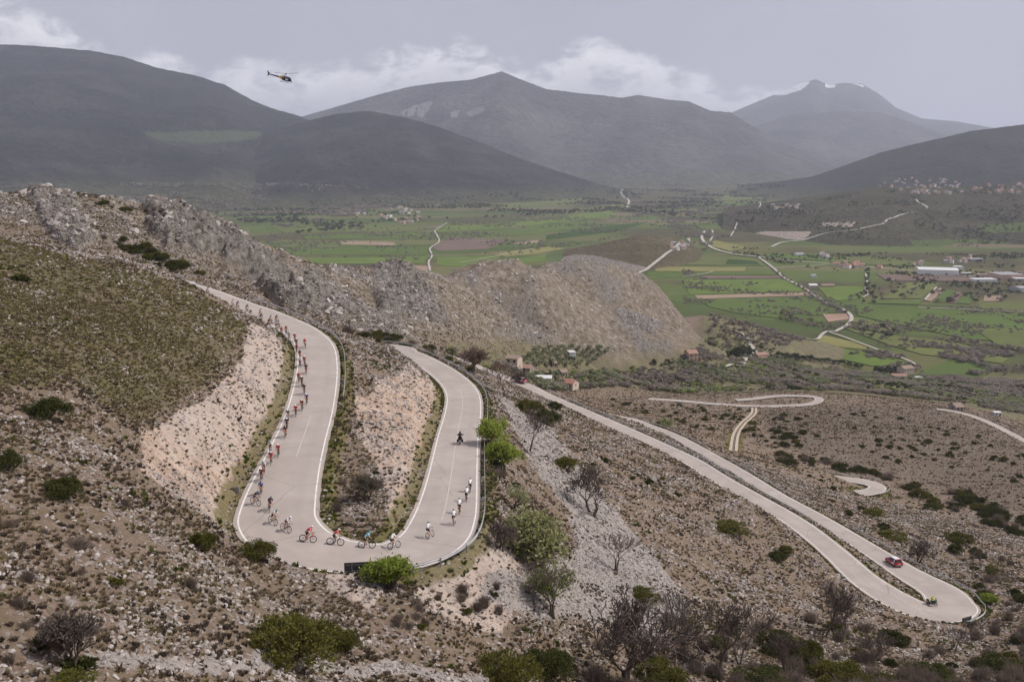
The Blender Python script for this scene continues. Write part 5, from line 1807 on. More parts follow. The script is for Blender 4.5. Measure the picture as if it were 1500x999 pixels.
def rider_meshes(mirror, upright=0.0):
    m = -1 if mirror else 1
    J = {'pel': ((-.20, 0, .985), (.135, .115)), 'wai': ((-.08, 0, 1.11), (.125, .10)), 'che': ((.10, 0, 1.24), (.15, .115)), 'sho': ((.20, 0, 1.30), (.11, .09)),
         'nec': ((.27, 0, 1.36), .055), 'jaw': ((.34, 0, 1.385), (.068, .07)), 'hea': ((.35, 0, 1.46), (.082, .095)), 'cro': ((.335, 0, 1.53), (.07, .08)), 'nos': ((.44, 0, 1.415), .016)}
    E = [('pel', 'wai'), ('wai', 'che'), ('che', 'sho'), ('sho', 'nec'), ('nec', 'jaw'), ('jaw', 'hea'), ('hea', 'cro'), ('jaw', 'nos')]
    lab = {('pel', 'wai'): 'jersey', ('wai', 'che'): 'jersey', ('che', 'sho'): 'jersey'}
    for s_, n in ((1, 'l'), (-1, 'r')):
        y = s_
        J['sh' + n] = ((.19, .175 * y, 1.27), .062); J['el' + n] = ((.30, .225 * y, 1.06), .042); J['wr' + n] = ((.44, .205 * y, .955), .029); J['ha' + n] = ((.49, .20 * y, .945), (.034, .026))
        E += [('sho', 'sh' + n), ('sh' + n, 'el' + n), ('el' + n, 'wr' + n), ('wr' + n, 'ha' + n)]
        lab[('sho', 'sh' + n)] = 'jersey'; lab[('sh' + n, 'el' + n)] = 'sleeve'
        fingers(J, E, None, 'ha' + n, (1, 0, -.1), (0, -y, .2))
        down = (s_ * m) > 0
        ank, kne, toe = ((-.12, .10 * y, .17), (.09, .115 * y, .55), (.02, .11 * y, .115)) if down else ((-.12, .10 * y, .49), (.21, .12 * y, .80), (.02, .11 * y, .425))
        J['hi' + n] = ((-.17, .085 * y, .93), .098); J['kn' + n] = (kne, .056); J['ca' + n] = (tuple(Vector(kne).lerp(Vector(ank), .35)), .054); J['an' + n] = (ank, .036)
        J['he' + n] = ((ank[0] - .05, ank[1], ank[2] - .06), .036); J['to' + n] = ((toe[0], toe[1], toe[2]), (.042, .03))
        E += [('pel', 'hi' + n), ('hi' + n, 'kn' + n), ('kn' + n, 'ca' + n), ('ca' + n, 'an' + n), ('an' + n, 'he' + n), ('an' + n, 'to' + n)]
        lab[('pel', 'hi' + n)] = 'shorts'; lab[('hi' + n, 'kn' + n)] = 'thigh'; lab[('an' + n, 'to' + n)] = 'shoe'; lab[('an' + n, 'he' + n)] = 'shoe'; lab[('ca' + n, 'an' + n)] = 'sock'
    me = skin_body(J, E)
    co, L, T = seg_label(me, J, E, lab)
    jer = (L == 'jersey') & ~((co[:, 2] < 1.02) & (co[:, 0] < -.1)) | ((L == 'sleeve') & (T < .72))
    sho = (L == 'shorts') | ((L == 'thigh') & (T < .66)) | ((L == 'jersey') & (co[:, 2] < 1.06) & (co[:, 0] < -.06))
    shoe = (L == 'shoe')
    out = {'body': me, 'jersey': shell(me, co, jer, .010, 'jersey'), 'shorts': shell(me, co, sho, .007, 'shorts'), 'shoes': shell(me, co, shoe, .008, 'shoes'), 'socks': shell(me, co, (L == 'sock') & (T > .55), .005, 'socks')}
    bm = bmesh.new()
    bmesh.ops.create_uvsphere(bm, u_segments=16, v_segments=10, radius=1)
    for v in bm.verts:
        x, y, z = v.co
        back = 1.12 if x < 0 else 1.0
        v.co = Vector((.335 + x * .135 * back, y * .098, 1.475 + (z * .098 if z > 0 else z * .035) - x * .028))
    me2 = bpy.data.meshes.new('helmet'); bm.to_mesh(me2); bm.free()
    me2.polygons.foreach_set('use_smooth', np.ones(len(me2.polygons), bool))
    out['helmet'] = me2
    V = [(.447, -.062, 1.475), (.447, .062, 1.475), (.437, .066, 1.437), (.437, -.066, 1.437), (.38, -.088, 1.47), (.38, .088, 1.47), (.38, .088, 1.45), (.38, -.088, 1.45)]
    out['glasses'] = pydata('glasses', V, [(0, 1, 2, 3), (4, 0, 3, 7), (1, 5, 6, 2)])
    return out


def ring(V, Fc, c, R, r, n=28, k=6, flat_=1.0):
    b0 = len(V)
    for i in range(n):
        a = 2 * math.pi * i / n
        for j in range(k):
            t_ = 2 * math.pi * j / k
            rr = R + r * math.cos(t_)
            V.append((c[0] + rr * math.cos(a), c[1] + r * flat_ * math.sin(t_), c[2] + rr * math.sin(a)))
    for i in range(n):
        for j in range(k):
            Fc.append((b0 + i * k + j, b0 + ((i + 1) % n) * k + j, b0 + ((i + 1) % n) * k + (j + 1) % k, b0 + i * k + (j + 1) % k))


def bike_meshes():
    R = {}
    V, Fc = [], []; ring(V, Fc, (0, 0, 0), .325, .0145); R['tyre'] = pydata('tyre', V, Fc, True)
    V, Fc = [], []; ring(V, Fc, (0, 0, 0), .292, .026, 28, 4, .32); R['rim'] = pydata('rim', V, Fc, True)
    V, Fc = [], []
    for i in range(14):
        a = 2 * math.pi * i / 14
        tube(V, Fc, (.02 * math.cos(a), .02 * (-1) ** i, .02 * math.sin(a)), (.28 * math.cos(a + .1), 0, .28 * math.sin(a + .1)), .0022, .0022, 3)
    tube(V, Fc, (0, -.05, 0), (0, .05, 0), .022, .022, 8)
    R['spokes'] = pydata('spokes', V, Fc)
    V, Fc = [], []
    rear, front, bb, seat, head, headb = (-.42, 0, .34), (.58, 0, .34), (-.01, 0, .275), (-.17, 0, .83), (.42, 0, .83), (.46, 0, .70)
    tube(V, Fc, bb, seat, .017, .015, 8); tube(V, Fc, seat, head, .017, .018, 8); tube(V, Fc, bb, headb, .025, .024, 8); tube(V, Fc, headb, head, .021, .021, 8)
    for s_ in (-1, 1):
        tube(V, Fc, (rear[0], .055 * s_, rear[2]), (bb[0], .03 * s_, bb[2]), .010, .012, 6)
        tube(V, Fc, (rear[0], .055 * s_, rear[2]), (seat[0] + .03, .02 * s_, seat[2] - .10), .008, .009, 6)
        tube(V, Fc, (front[0], .05 * s_, front[2]), (headb[0], .035 * s_, headb[2] - .02), .009, .014, 6)
    tube(V, Fc, seat, (-.215, 0, .935), .013, .013, 8)
    tube(V, Fc, head, (.41, 0, .88), .017, .017, 8); tube(V, Fc, (.41, 0, .88), (.49, 0, .915), .015, .015, 8)
    R['frame'] = pydata('frame', V, Fc, True)
    V, Fc = [], []
    tube(V, Fc, (.49, -.20, .915), (.49, .20, .915), .014, .014, 8)
    for s_ in (-1, 1):
        pts = [(.49, .20 * s_, .915), (.56, .205 * s_, .91), (.59, .21 * s_, .87), (.57, .21 * s_, .81), (.50, .21 * s_, .785)]
        for a, b in zip(pts, pts[1:]):
            tube(V, Fc, a, b, .013, .013, 6)
        tube(V, Fc, (.57, .205 * s_, .90), (.60, .205 * s_, .955), .016, .013, 6)
    R['handlebar'] = pydata('handlebar', V, Fc, True)
    bm = bmesh.new()
    bmesh.ops.create_cube(bm, size=1)
    for v in bm.verts:
        wd = .13 if v.co.x < 0 else .045
        v.co = Vector((-.20 + v.co.x * .26, v.co.y * wd, .955 + v.co.z * .035))
    bmesh.ops.bevel(bm, geom=bm.edges[:], offset=.012, segments=2, affect='EDGES')
    me_ = bpy.data.meshes.new('saddle'); bm.to_mesh(me_); bm.free(); R['saddle'] = me_
    for mi in (0, 1):
        V, Fc = [], []
        sgn = 1 if mi == 0 else -1
        tube(V, Fc, (-.01, -.07, .275), (-.01, .07, .275), .018, .018, 8)
        tube(V, Fc, (-.01, .075 * sgn, .275), (-.01, .08 * sgn, .105), .012, .010, 6)
        tube(V, Fc, (-.01, -.075 * sgn, .275), (-.01, -.08 * sgn, .445), .012, .010, 6)
        tube(V, Fc, (-.01, .08 * sgn, .105), (-.01, .15 * sgn, .105), .012, .012, 6); tube(V, Fc, (-.01, -.08 * sgn, .445), (-.01, -.15 * sgn, .445), .012, .012, 6)
        ring(V, Fc, (-.01, -.045, .275), .085, .008, 16, 4)
        R['crank%d' % mi] = pydata('crankset', V, Fc)
    return R


RID = [rider_meshes(False), rider_meshes(True)]
BIK = bike_meshes()
COLS = {}


def paint(name, c, rough=.55, coat=0.0):
    if name not in COLS:
        COLS[name] = flat(name, c, rough, coat=coat, var=.08, vscale=6)
    return COLS[name]


def cl(k):
    return paint(*{'red': ('red_cloth', (.50, .035, .05)), 'pink': ('coral_red_cloth', (.62, .11, .13)), 'white': ('white_cloth', (.72, .72, .74)), 'black': ('black_cloth', (.016, .016, .02)),
                   'navy': ('navy_cloth', (.03, .04, .09)), 'blue': ('light_blue_cloth', (.30, .52, .62)), 'turq': ('turquoise_shell', (.03, .33, .34)), 'grey': ('grey_cloth', (.25, .26, .29)), 'royal': ('blue_cloth', (.05, .10, .35)),
                   'maroon': ('dark_red_cloth', (.22, .02, .035)), 'yellow': ('high_visibility_cloth', (.55, .62, .03)), 'orange': ('orange_cloth', (.7, .2, .03))}[k])


def skin_mat():
    if 'skin' not in COLS:
        m = flat('skin', (.52, .32, .23), .6, var=.06)
        COLS['skin'] = m
    return COLS['skin']


def ob(name, me, m, parent, loc=None):
    o = bpy.data.objects.new(name, me)
    COL.objects.link(o)
    o.parent = parent
    if loc:
        o.location = loc
    if not me.materials:
        me.materials.append(M_BLACK)
    o.material_slots[0].link = 'OBJECT'
    o.material_slots[0].material = m
    return o


M_TYRE = flat('tyre_rubber', (.018, .018, .018), .8)
M_CARB = flat('carbon_rim', (.02, .02, .022), .35)
M_STEELW = flat('spoke_steel', (.25, .25, .26), .4, .8)
ORD = ['first', 'second', 'third', 'fourth', 'fifth', 'sixth', 'seventh', 'eighth', 'ninth', 'tenth', 'eleventh', 'twelfth', 'thirteenth', 'fourteenth', 'fifteenth', 'sixteenth', 'seventeenth', 'eighteenth', 'nineteenth']
TENS = {20: 'twent', 30: 'thirt', 40: 'fort', 50: 'fift'}


def ordinal(n):
    if n < 20: return ORD[n - 1]
    t_ = n // 10 * 10
    return TENS[t_] + 'ieth' if n == t_ else TENS[t_] + 'y-' + ORD[n - t_ - 1]


def on_road(u, v, lo, hi):
    i = ridx(u, v, lo, hi)
    for _ in range(6):
        p = atz(u, v, ROAD1[i, 2])
        i = lo + int(np.argmin(np.hypot(ROAD1[lo:hi, 0] - p.x, ROAD1[lo:hi, 1] - p.y)))
    p = atz(u, v, ROAD1[i, 2])
    return Vector((p.x, p.y, ROAD1[i, 2] + .002)), i


# (u, v of the contact with the road, jersey, shorts, helmet, bicycle), counted from the head of the race
RIDERS = [(688.6, 720.5, 'white', 'black', 'black', 'black'), (683.7, 734, 'white', 'black', 'black', 'black'), (673.2, 751.5, 'white', 'black', 'black', 'black'), (666, 768.5, 'white', 'black', 'black', 'white'),
          (630.3, 788, 'white', 'black', 'black', 'white'), (577.3, 804, 'white', 'black', 'black', 'white'), (536, 803, 'blue', 'black', 'turq', 'black'), (489.5, 798.5, 'pink', 'black', 'white', 'black'),
          (449.3, 794, 'pink', 'black', 'white', 'red'), (416.8, 778, 'white', 'navy', 'white', 'black'), (398, 767, 'white', 'black', 'turq', 'black'), (393.4, 747, 'navy', 'navy', 'navy', 'black'),
          (373, 739, 'navy', 'navy', 'grey', 'black'), (382.3, 724, 'royal', 'navy', 'navy', 'black'), (383.6, 703.5, 'maroon', 'black', 'white', 'black'), (387, 693.5, 'white', 'black', 'turq', 'black'),
          (397.8, 678.5, 'red', 'red', 'white', 'red'), (408, 667.5, 'red', 'red', 'white', 'black'), (396.5, 663.5, 'white', 'black', 'turq', 'black'), (418.6, 640, 'black', 'red', 'black', 'black'),
          (421, 628, 'black', 'black', 'white', 'black'), (422.5, 615.5, 'navy', 'navy', 'white', 'white'), (434, 608.5, 'red', 'red', 'white', 'black'), (443, 600.5, 'maroon', 'black', 'white', 'black'),
          (450, 591.5, 'royal', 'red', 'white', 'black'), (446, 577, 'black', 'black', 'navy', 'black'), (442.7, 565.5, 'navy', 'navy', 'white', 'black'), (438, 560, 'red', 'black', 'red', 'black'),
          (449, 547, 'black', 'black', 'black', 'red'), (446.5, 535, 'red', 'black', 'white', 'black'), (440, 537, 'white', 'royal', 'white', 'black'), (439.7, 526, 'black', 'red', 'black', 'black'),
          (435.5, 517, 'red', 'black', 'maroon', 'black'), (447.5, 509, 'red', 'white', 'red', 'black'), (435, 508.5, 'navy', 'navy', 'white', 'black'), (432.5, 500.5, 'red', 'black', 'white', 'black'),
          (424, 497, 'white', 'black', 'white', 'black'), (419.5, 489.5, 'maroon', 'black', 'red', 'black'), (413, 491.5, 'red', 'black', 'maroon', 'black'), (408.5, 481, 'white', 'black', 'black', 'black'),
          (405.5, 485, 'black', 'white', 'white', 'white'), (405, 473.5, 'navy', 'black', 'black', 'black'), (394, 479, 'black', 'maroon', 'maroon', 'black'), (396.5, 473.5, 'white', 'black', 'black', 'black'),
          (382.5, 472, 'navy', 'white', 'black', 'black'), (381.5, 464, 'white', 'black', 'navy', 'black'), (367, 465.5, 'maroon', 'navy', 'black', 'black'), (361.5, 457.5, 'navy', 'black', 'navy', 'black'),
          (347.5, 452.5, 'navy', 'navy', 'black', 'black'), (340.5, 449.5, 'white', 'white', 'red', 'black'), (304, 431.5, 'blue', 'navy', 'navy', 'black'), (285.5, 426, 'blue', 'black', 'white', 'black'), (271.5, 422, 'navy', 'navy', 'blue', 'black')]
CN = {'red': 'red', 'pink': 'coral red', 'white': 'white', 'black': 'black', 'navy': 'navy', 'blue': 'light blue', 'turq': 'turquoise', 'grey': 'grey', 'royal': 'blue', 'maroon': 'dark red'}
FRAME = {'black': paint('black_frame_paint', (.02, .02, .022), .3, .5), 'white': paint('white_frame_paint', (.7, .7, .7), .3, .5), 'red': paint('red_frame_paint', (.5, .03, .02), .3, .5)}
for n, (u, v, je, sh, he, bk) in enumerate(RIDERS, 1):
    p, i = on_road(u, v, 0, iHP + 14 if n > 6 else iHID)
    tg = tangents(ROAD1[i - 2:i + 3])[2]
    # curvature -> lean into the bend
    t2 = tangents(ROAD1[i - 14:i + 15])
    dth = math.atan2(t2[0][0] * t2[-1][1] - t2[0][1] * t2[-1][0], t2[0] @ t2[-1])
    lean = max(-.30, min(.30, -dth * .30))
    gr = math.atan2(ROAD1[i + 3, 2] - ROAD1[i - 3, 2], np.hypot(*(ROAD1[i + 3, :2] - ROAD1[i - 3, :2])))
    yaw = math.atan2(tg[1], tg[0]) + random.uniform(-.05, .05)
    if 5 <= n <= 14:                                  # racing line through the hairpin: towards the rider ahead
        q_, _ = on_road(RIDERS[n - 2][0], RIDERS[n - 2][1], 0, iHP + 14 if n > 7 else iHID)
        yaw = math.atan2(q_.y - p.y, q_.x - p.x)
    Mx = Matrix.Translation(p) @ Matrix.Rotation(yaw, 4, 'Z') @ Matrix.Rotation(-gr, 4, 'Y') @ Matrix.Rotation(lean, 4, 'X')
    mi = n % 2
    b = empty('bicycle')
    b.matrix_world = Mx
    for x in (-.42, .58):
        w = ob('wheel', BIK['rim'], M_CARB, b, (x, 0, .34))
        ob('tyre', BIK['tyre'], M_TYRE, w)
        ob('spokes', BIK['spokes'], M_STEELW, w)
    ob('frame', BIK['frame'], FRAME[bk], b)
    ob('handlebar', BIK['handlebar'], M_CARB, b)
    ob('saddle', BIK['saddle'], M_BLACK, b)
    ob('crankset', BIK['crank%d' % mi], M_CARB, b)
    tag(b, f'{bk} racing bicycle under the {ordinal(n)} rider from the head of the race', 'bicycle', 'bicycles of the race')
    r = empty('person')
    r.matrix_world = Mx
    mm = RID[mi]
    ob('body', mm['body'], skin_mat(), r)
    ob('jersey', mm['jersey'], cl(je), r); ob('shorts', mm['shorts'], cl(sh), r); ob('shoes', mm['shoes'], cl('white'), r); ob('socks', mm['socks'], cl('white' if n % 3 else 'black'), r)
    ob('helmet', mm['helmet'], cl(he), r); ob('glasses', mm['glasses'], M_BLACK, r)
    tag(r, f'person in {CN[je]} jersey and {CN[he]} helmet cycling, {ordinal(n)} from the head of the race', 'person', 'racing cyclists')
print('riders', round(time.time() - T0, 1))
# ------------------------------------------------------------------ vehicles
M_RED = paint('red_car_paint', (.46, .02, .035), .25, .6)
M_WPAINT = paint('white_car_paint', (.72, .72, .73), .25, .6)
M_GLASS = flat('dark_glass', (.012, .014, .016), .08, 0, .6)
M_LAMP = flat('tail_lamp_red', (.45, .015, .01), .2)
M_HLAMP = flat('head_lamp_clear', (.7, .7, .68), .15)
M_CHROME = flat('grey_alloy', (.30, .30, .31), .35, .7)
M_BPAINT = paint('black_gloss_paint', (.012, .012, .014), .25, .5)
M_GRNP = paint('dark_green_paint', (.015, .05, .03), .3, .4)


def box_mesh(name, x0, x1, y0, y1, z0, z1, bev=.02, taper=None):
    bm = bmesh.new()
    bmesh.ops.create_cube(bm, size=1)
    for v in bm.verts:
        s_ = taper if (taper and v.co.z > 0) else 1.0
        v.co = Vector(((x0 + x1) / 2 + v.co.x * (x1 - x0) * s_, (y0 + y1) / 2 + v.co.y * (y1 - y0) * s_, (z0 + z1) / 2 + v.co.z * (z1 - z0)))
    if bev:
        bmesh.ops.bevel(bm, geom=bm.edges[:], offset=bev, segments=2, affect='EDGES')
    me = bpy.data.meshes.new(name); bm.to_mesh(me); bm.free()
    return me


def loft(name, prof, width, smooth_=True):
    """prof: list of (x, z_low, z_high, half_width_low, half_width_high) stations along x"""
    V, Fc = [], []
    n = 8
    for (x, zl, zh, wl, wh) in prof:
        m_ = (zl + zh) / 2
        V += [(x, -wl * .75, zl), (x, -wl, zl + (zh - zl) * .22), (x, -(wl + wh) / 2, m_), (x, -wh * .80, zh), (x, wh * .80, zh), (x, (wl + wh) / 2, m_), (x, wl, zl + (zh - zl) * .22), (x, wl * .75, zl)]
    for i in range(len(prof) - 1):
        for j in range(n):
            Fc.append((i * n + j, i * n + (j + 1) % n, (i + 1) * n + (j + 1) % n, (i + 1) * n + j))
    Fc.append(tuple(range(n))[::-1]); Fc.append(tuple(range((len(prof) - 1) * n, len(prof) * n)))
    me = pydata(name, V, Fc)
    bm = bmesh.new(); bm.from_mesh(me)
    bmesh.ops.recalc_face_normals(bm, faces=bm.faces)
    bm.to_mesh(me); bm.free()
    return me


def quad(name, pts):
    return pydata(name, pts, [tuple(range(len(pts)))])


def car(name, label, paint_m, roof_m, stripe=True, cat='car', group=None):
    r = empty(name)
    ob('body', loft('body', [(-2.15, .38, .78, .70, .74), (-2.10, .28, .95, .84, .80), (-1.5, .22, 1.0, .90, .82), (0, .20, .96, .90, .84), (1.05, .22, .95, .90, .80), (1.75, .26, .84, .86, .74), (2.12, .34, .68, .70, .62)], 1), paint_m, r)
    ob('cabin', loft('cabin', [(-1.95, .93, 1.0, .80, .74), (-1.55, .93, 1.44, .81, .60), (-.6, .93, 1.52, .82, .62), (.15, .93, 1.49, .82, .60), (1.05, .92, .96, .78, .72)], 1), M_GLASS, r)
    ob('roof', box_mesh('roof', -1.5, .2, -.57, .57, 1.475, 1.535, .025), roof_m, r)
    for s_ in (-1, 1):
        ob('pillar', quad('pillar', [(-1.85, .80 * s_, .97), (-1.32, .835 * s_, .97), (-1.22, .655 * s_, 1.47), (-1.52, .635 * s_, 1.42)]), M_WPAINT if stripe else paint_m, r)
        d = ob('door', box_mesh('door', -.55, .75, .875 * s_ - .012, .875 * s_ + .028, .34, .90, .012), paint_m, r)
        ob('handle', box_mesh('handle', -.42, -.25, .905 * s_ - .012, .905 * s_ + .012, .80, .83, .004), M_CHROME, d)
        ob('mirror', box_mesh('mirror', .72, .86, .95 * s_ - .10, .95 * s_ + .10, .98, 1.10, .03), M_BPAINT, r)
        if stripe:
            ob('side_stripe', box_mesh('side_stripe', -1.75, -.65, .895 * s_ - .012, .895 * s_ + .018, .55, .86, .006), M_WPAINT, r)
        ob('tail_light', box_mesh('tail_light', -2.165, -2.06, .60 * s_ - .17, .60 * s_ + .17, .76, .92, .02), M_LAMP, r)
        ob('headlight', box_mesh('headlight', 1.90, 2.06, .56 * s_ - .16, .56 * s_ + .16, .62, .76, .03), M_HLAMP, r)
        for x in (-1.32, 1.32):
            V, Fc = [], []
            ring(V, Fc, (0, 0, 0), .245, .085, 20, 8)
            w = ob('wheel', pydata('wheel', V, Fc, True), M_TYRE, r, (x, .80 * s_, .33))
            V, Fc = [], []
            tube(V, Fc, (0, -.06, 0), (0, .06, 0), .20, .20, 14)
            V2 = V + [(0, -.07, 0), (0, .07, 0)]
            n = 14
            Fc += [(i, (i + 1) % n, 28) for i in range(n)] + [(n + i, n + (i + 1) % n, 29) for i in range(n)]
            ob('rim', pydata('rim', V2, Fc), M_CHROME, w)
    ob('rear_window', quad('rear_window', [(-2.02, -.60, 1.02), (-2.02, .60, 1.02), (-1.62, .50, 1.43), (-1.62, -.50, 1.43)]), M_GLASS, r)
    ob('bumper', box_mesh('bumper', -2.26, -2.05, -.78, .78, .34, .54, .04), M_CHROME, r)
    ob('number_plate', box_mesh('number_plate', -2.19, -2.15, -.24, .24, .64, .75, .006), M_WPAINT, r)
    ob('spoiler', box_mesh('spoiler', -1.78, -1.40, -.60, .60, 1.42, 1.47, .02), paint_m, r)
    tag(r, label, cat, group)
    return r


def set_on(o, p, yaw, gr=0.0, lean=0.0):
    o.matrix_world = Matrix.Translation(p) @ Matrix.Rotation(yaw, 4, 'Z') @ Matrix.Rotation(-gr, 4, 'Y') @ Matrix.Rotation(lean, 4, 'X')


def road_pose(u, v, lo, hi):
    p, i = on_road(u, v, lo, hi)
    tg = tangents(ROAD1[i - 2:i + 3])[2]
    gr = math.atan2(ROAD1[i + 3, 2] - ROAD1[i - 3, 2], np.hypot(*(ROAD1[i + 3, :2] - ROAD1[i - 3, :2])))
    return p, math.atan2(tg[1], tg[0]), gr


c1 = car('race_car', 'red and white race car driving along the lower road leg', M_RED, M_WPAINT)
p, yw, gr = road_pose(1309, 826, iH2 + 6, N1)
set_on(c1, p, yw, gr)
c2 = copy_tree(c1); c2.name = 'parked_car'
tag(c2, 'red car half hidden by the round bare tree near the houses', 'car')
p, yw, gr = road_pose(763, 560, iHID, iH2)
set_on(c2, p, yw + math.pi, gr)


def moto_body(upright=True):
    J = {'pel': ((-.14, 0, .93), (.16, .14)), 'wai': ((-.10, 0, 1.12), (.145, .12)), 'che': ((-.03, 0, 1.32), (.175, .13)), 'sho': ((.01, 0, 1.43), (.12, .09)), 'nec': ((.04, 0, 1.51), .058),
         'jaw': ((.09, 0, 1.57), (.07, .07)), 'hea': ((.08, 0, 1.64), (.085, .095)), 'cro': ((.06, 0, 1.71), (.07, .08))}
    E = [('pel', 'wai'), ('wai', 'che'), ('che', 'sho'), ('sho', 'nec'), ('nec', 'jaw'), ('jaw', 'hea'), ('hea', 'cro')]
    for s_, n in ((1, 'l'), (-1, 'r')):
        J['sh' + n] = ((.01, .20 * s_, 1.40), .075); J['el' + n] = ((.20, .33 * s_, 1.18), .055); J['wr' + n] = ((.42, .33 * s_, 1.10), .038); J['ha' + n] = ((.48, .33 * s_, 1.09), (.042, .035))
        J['hi' + n] = ((-.08, .11 * s_, .88), .11); J['kn' + n] = ((.30, .23 * s_, .76), .075); J['an' + n] = ((.02, .22 * s_, .38), .05); J['to' + n] = ((.16, .23 * s_, .32), (.05, .04)); J['he' + n] = ((-.04, .22 * s_, .32), .045)
        E += [('sho', 'sh' + n), ('sh' + n, 'el' + n), ('el' + n, 'wr' + n), ('wr' + n, 'ha' + n), ('pel', 'hi' + n), ('hi' + n, 'kn' + n), ('kn' + n, 'an' + n), ('an' + n, 'to' + n), ('an' + n, 'he' + n)]
        fingers(J, E, None, 'ha' + n, (1, 0, -.1), (0, -s_, .1))
    lab = {}
    for e in E:
        k = e[0][:2] + e[1][:2]
        lab[e] = 'jacket' if k in ('pewa', 'wach', 'chsh', 'shsh', 'shel', 'elwr') else ('legs' if k in ('pehi', 'hikn', 'knan', 'anto', 'anhe') else 'skin')
    me = skin_body(J, E)
    co, L, T = seg_label(me, J, E, lab)
    bm = bmesh.new()
    bmesh.ops.create_uvsphere(bm, u_segments=16, v_segments=12, radius=1)
    for v in bm.verts:
        v.co = Vector((.085 + v.co.x * .15, v.co.y * .125, 1.645 + v.co.z * .145))
    hm = bpy.data.meshes.new('helmet'); bm.to_mesh(hm); bm.free()
    hm.polygons.foreach_set('use_smooth', np.ones(len(hm.polygons), bool))
    vis = pydata('visor', [(.237, -.07, 1.62), (.237, .07, 1.62), (.225, .07, 1.69), (.225, -.07, 1.69), (.17, .115, 1.63), (.165, .115, 1.69), (.17, -.115, 1.63), (.165, -.115, 1.69)], [(0, 1, 2, 3), (1, 4, 5, 2), (6, 0, 3, 7)])
    return me, shell(me, co, L == 'jacket', .012, 'jacket'), shell(me, co, L == 'legs', .01, 'trousers'), hm, vis


MB_ = moto_body()


def motorbike(label, rlabel, jacket, helmet, body_m):
    r = empty('motorcycle')
    for x in (-.72, .76):
        V, Fc = [], []
        ring(V, Fc, (0, 0, 0), .255, .06, 24, 8)
        w = ob('wheel', pydata('wheel', V, Fc, True), M_TYRE, r, (x, 0, .315))
        V, Fc = [], []
        for i in range(6):
            a = i * math.pi / 3
            tube(V, Fc, (0, 0, 0), (.22 * math.cos(a), 0, .22 * math.sin(a)), .02, .014, 5)
        ring(V, Fc, (0, 0, 0), .205, .018, 20, 4)
        ob('rim', pydata('rim', V, Fc), M_CHROME, w)
    ob('tank', loft('tank', [(-.15, .72, .86, .12, .10), (.05, .70, .98, .18, .14), (.32, .66, .98, .18, .14), (.45, .68, .84, .10, .08)], 1), body_m, r)
    ob('engine', box_mesh('engine', -.2, .38, -.20, .20, .28, .68, .05), M_CHROME, r)
    ob('fairing', loft('fairing', [(.30, .55, .90, .20, .16), (.55, .55, 1.12, .26, .17), (.75, .66, 1.10, .22, .14), (.92, .78, .96, .10, .07)], 1), body_m, r)
    ob('windscreen', pydata('windscreen', [(.78, -.15, 1.08), (.78, .15, 1.08), (.60, .17, 1.42), (.60, -.17, 1.42)], [(0, 1, 2, 3)]), M_GLASS, r)
    ob('seat', box_mesh('seat', -.72, -.02, -.15, .15, .76, .86, .04), M_BLACK, r)
    ob('tail_light', box_mesh('tail_light', -.95, -.90, -.09, .09, .74, .80, .015), M_LAMP, r)
    ob('number_plate', box_mesh('number_plate', -.99, -.97, -.09, .09, .52, .66, .005), M_WPAINT, r)
    V, Fc = [], []
    for s_ in (-1, 1):
        tube(V, Fc, (.50, 0, 1.02), (.46, .36 * s_, 1.08), .015, .017, 6)
        tube(V, Fc, (.76, .09 * s_, .315), (.56, .09 * s_, .95), .028, .028, 6)
        tube(V, Fc, (-.72, .10 * s_, .315), (-.15, .10 * s_, .42), .03, .03, 6)
    ob('handlebar', pydata('handlebar', V, Fc, True), M_CHROME, r)
    for s_ in (-1, 1):
        ob('pannier', box_mesh('pannier', -.95, -.45, .34 * s_ - .12, .34 * s_ + .12, .40, .78, .05), M_BLACK, r)
        ob('mirror', box_mesh('mirror', .50, .55, .42 * s_ - .08, .42 * s_ + .08, 1.22, 1.32, .02), M_BLACK, r)
    ob('top_box', box_mesh('top_box', -1.02, -.62, -.24, .24, .92, 1.22, .06), M_BLACK, r)
    tag(r, label, 'motorcycle')
    q = empty('person')
    ob('body', MB_[0], skin_mat(), q); ob('jacket', MB_[1], cl(jacket), q); ob('trousers', MB_[2], cl('black'), q); ob('helmet', MB_[3], cl(helmet), q); ob('visor', MB_[4], M_GLASS, q)
    tag(q, rlabel, 'person')
    return r, q


for (u, v, lo, hi, lab, rl, jk, hl, bm_, ln, dy) in (
        (674, 650, iHP, iHID, 'black motorcycle with panniers riding ahead of the cyclists', 'person in black on the motorcycle just ahead of the cyclists', 'black', 'black', M_BPAINT, 0, 0),
        (1365, 887.5, iHID, iH2 + 4, 'dark green motorcycle rounding the lower hairpin', 'person in high-visibility yellow jacket on the motorcycle at the lower hairpin', 'yellow', 'yellow', M_GRNP, .22, .35)):
    b, q = motorbike(lab, rl, jk, hl, bm_)
    p, yw, gr = road_pose(u, v, lo, hi)
    if dy: yw = .12
    for o in (b, q):
        set_on(o, p, yw, gr, -ln)


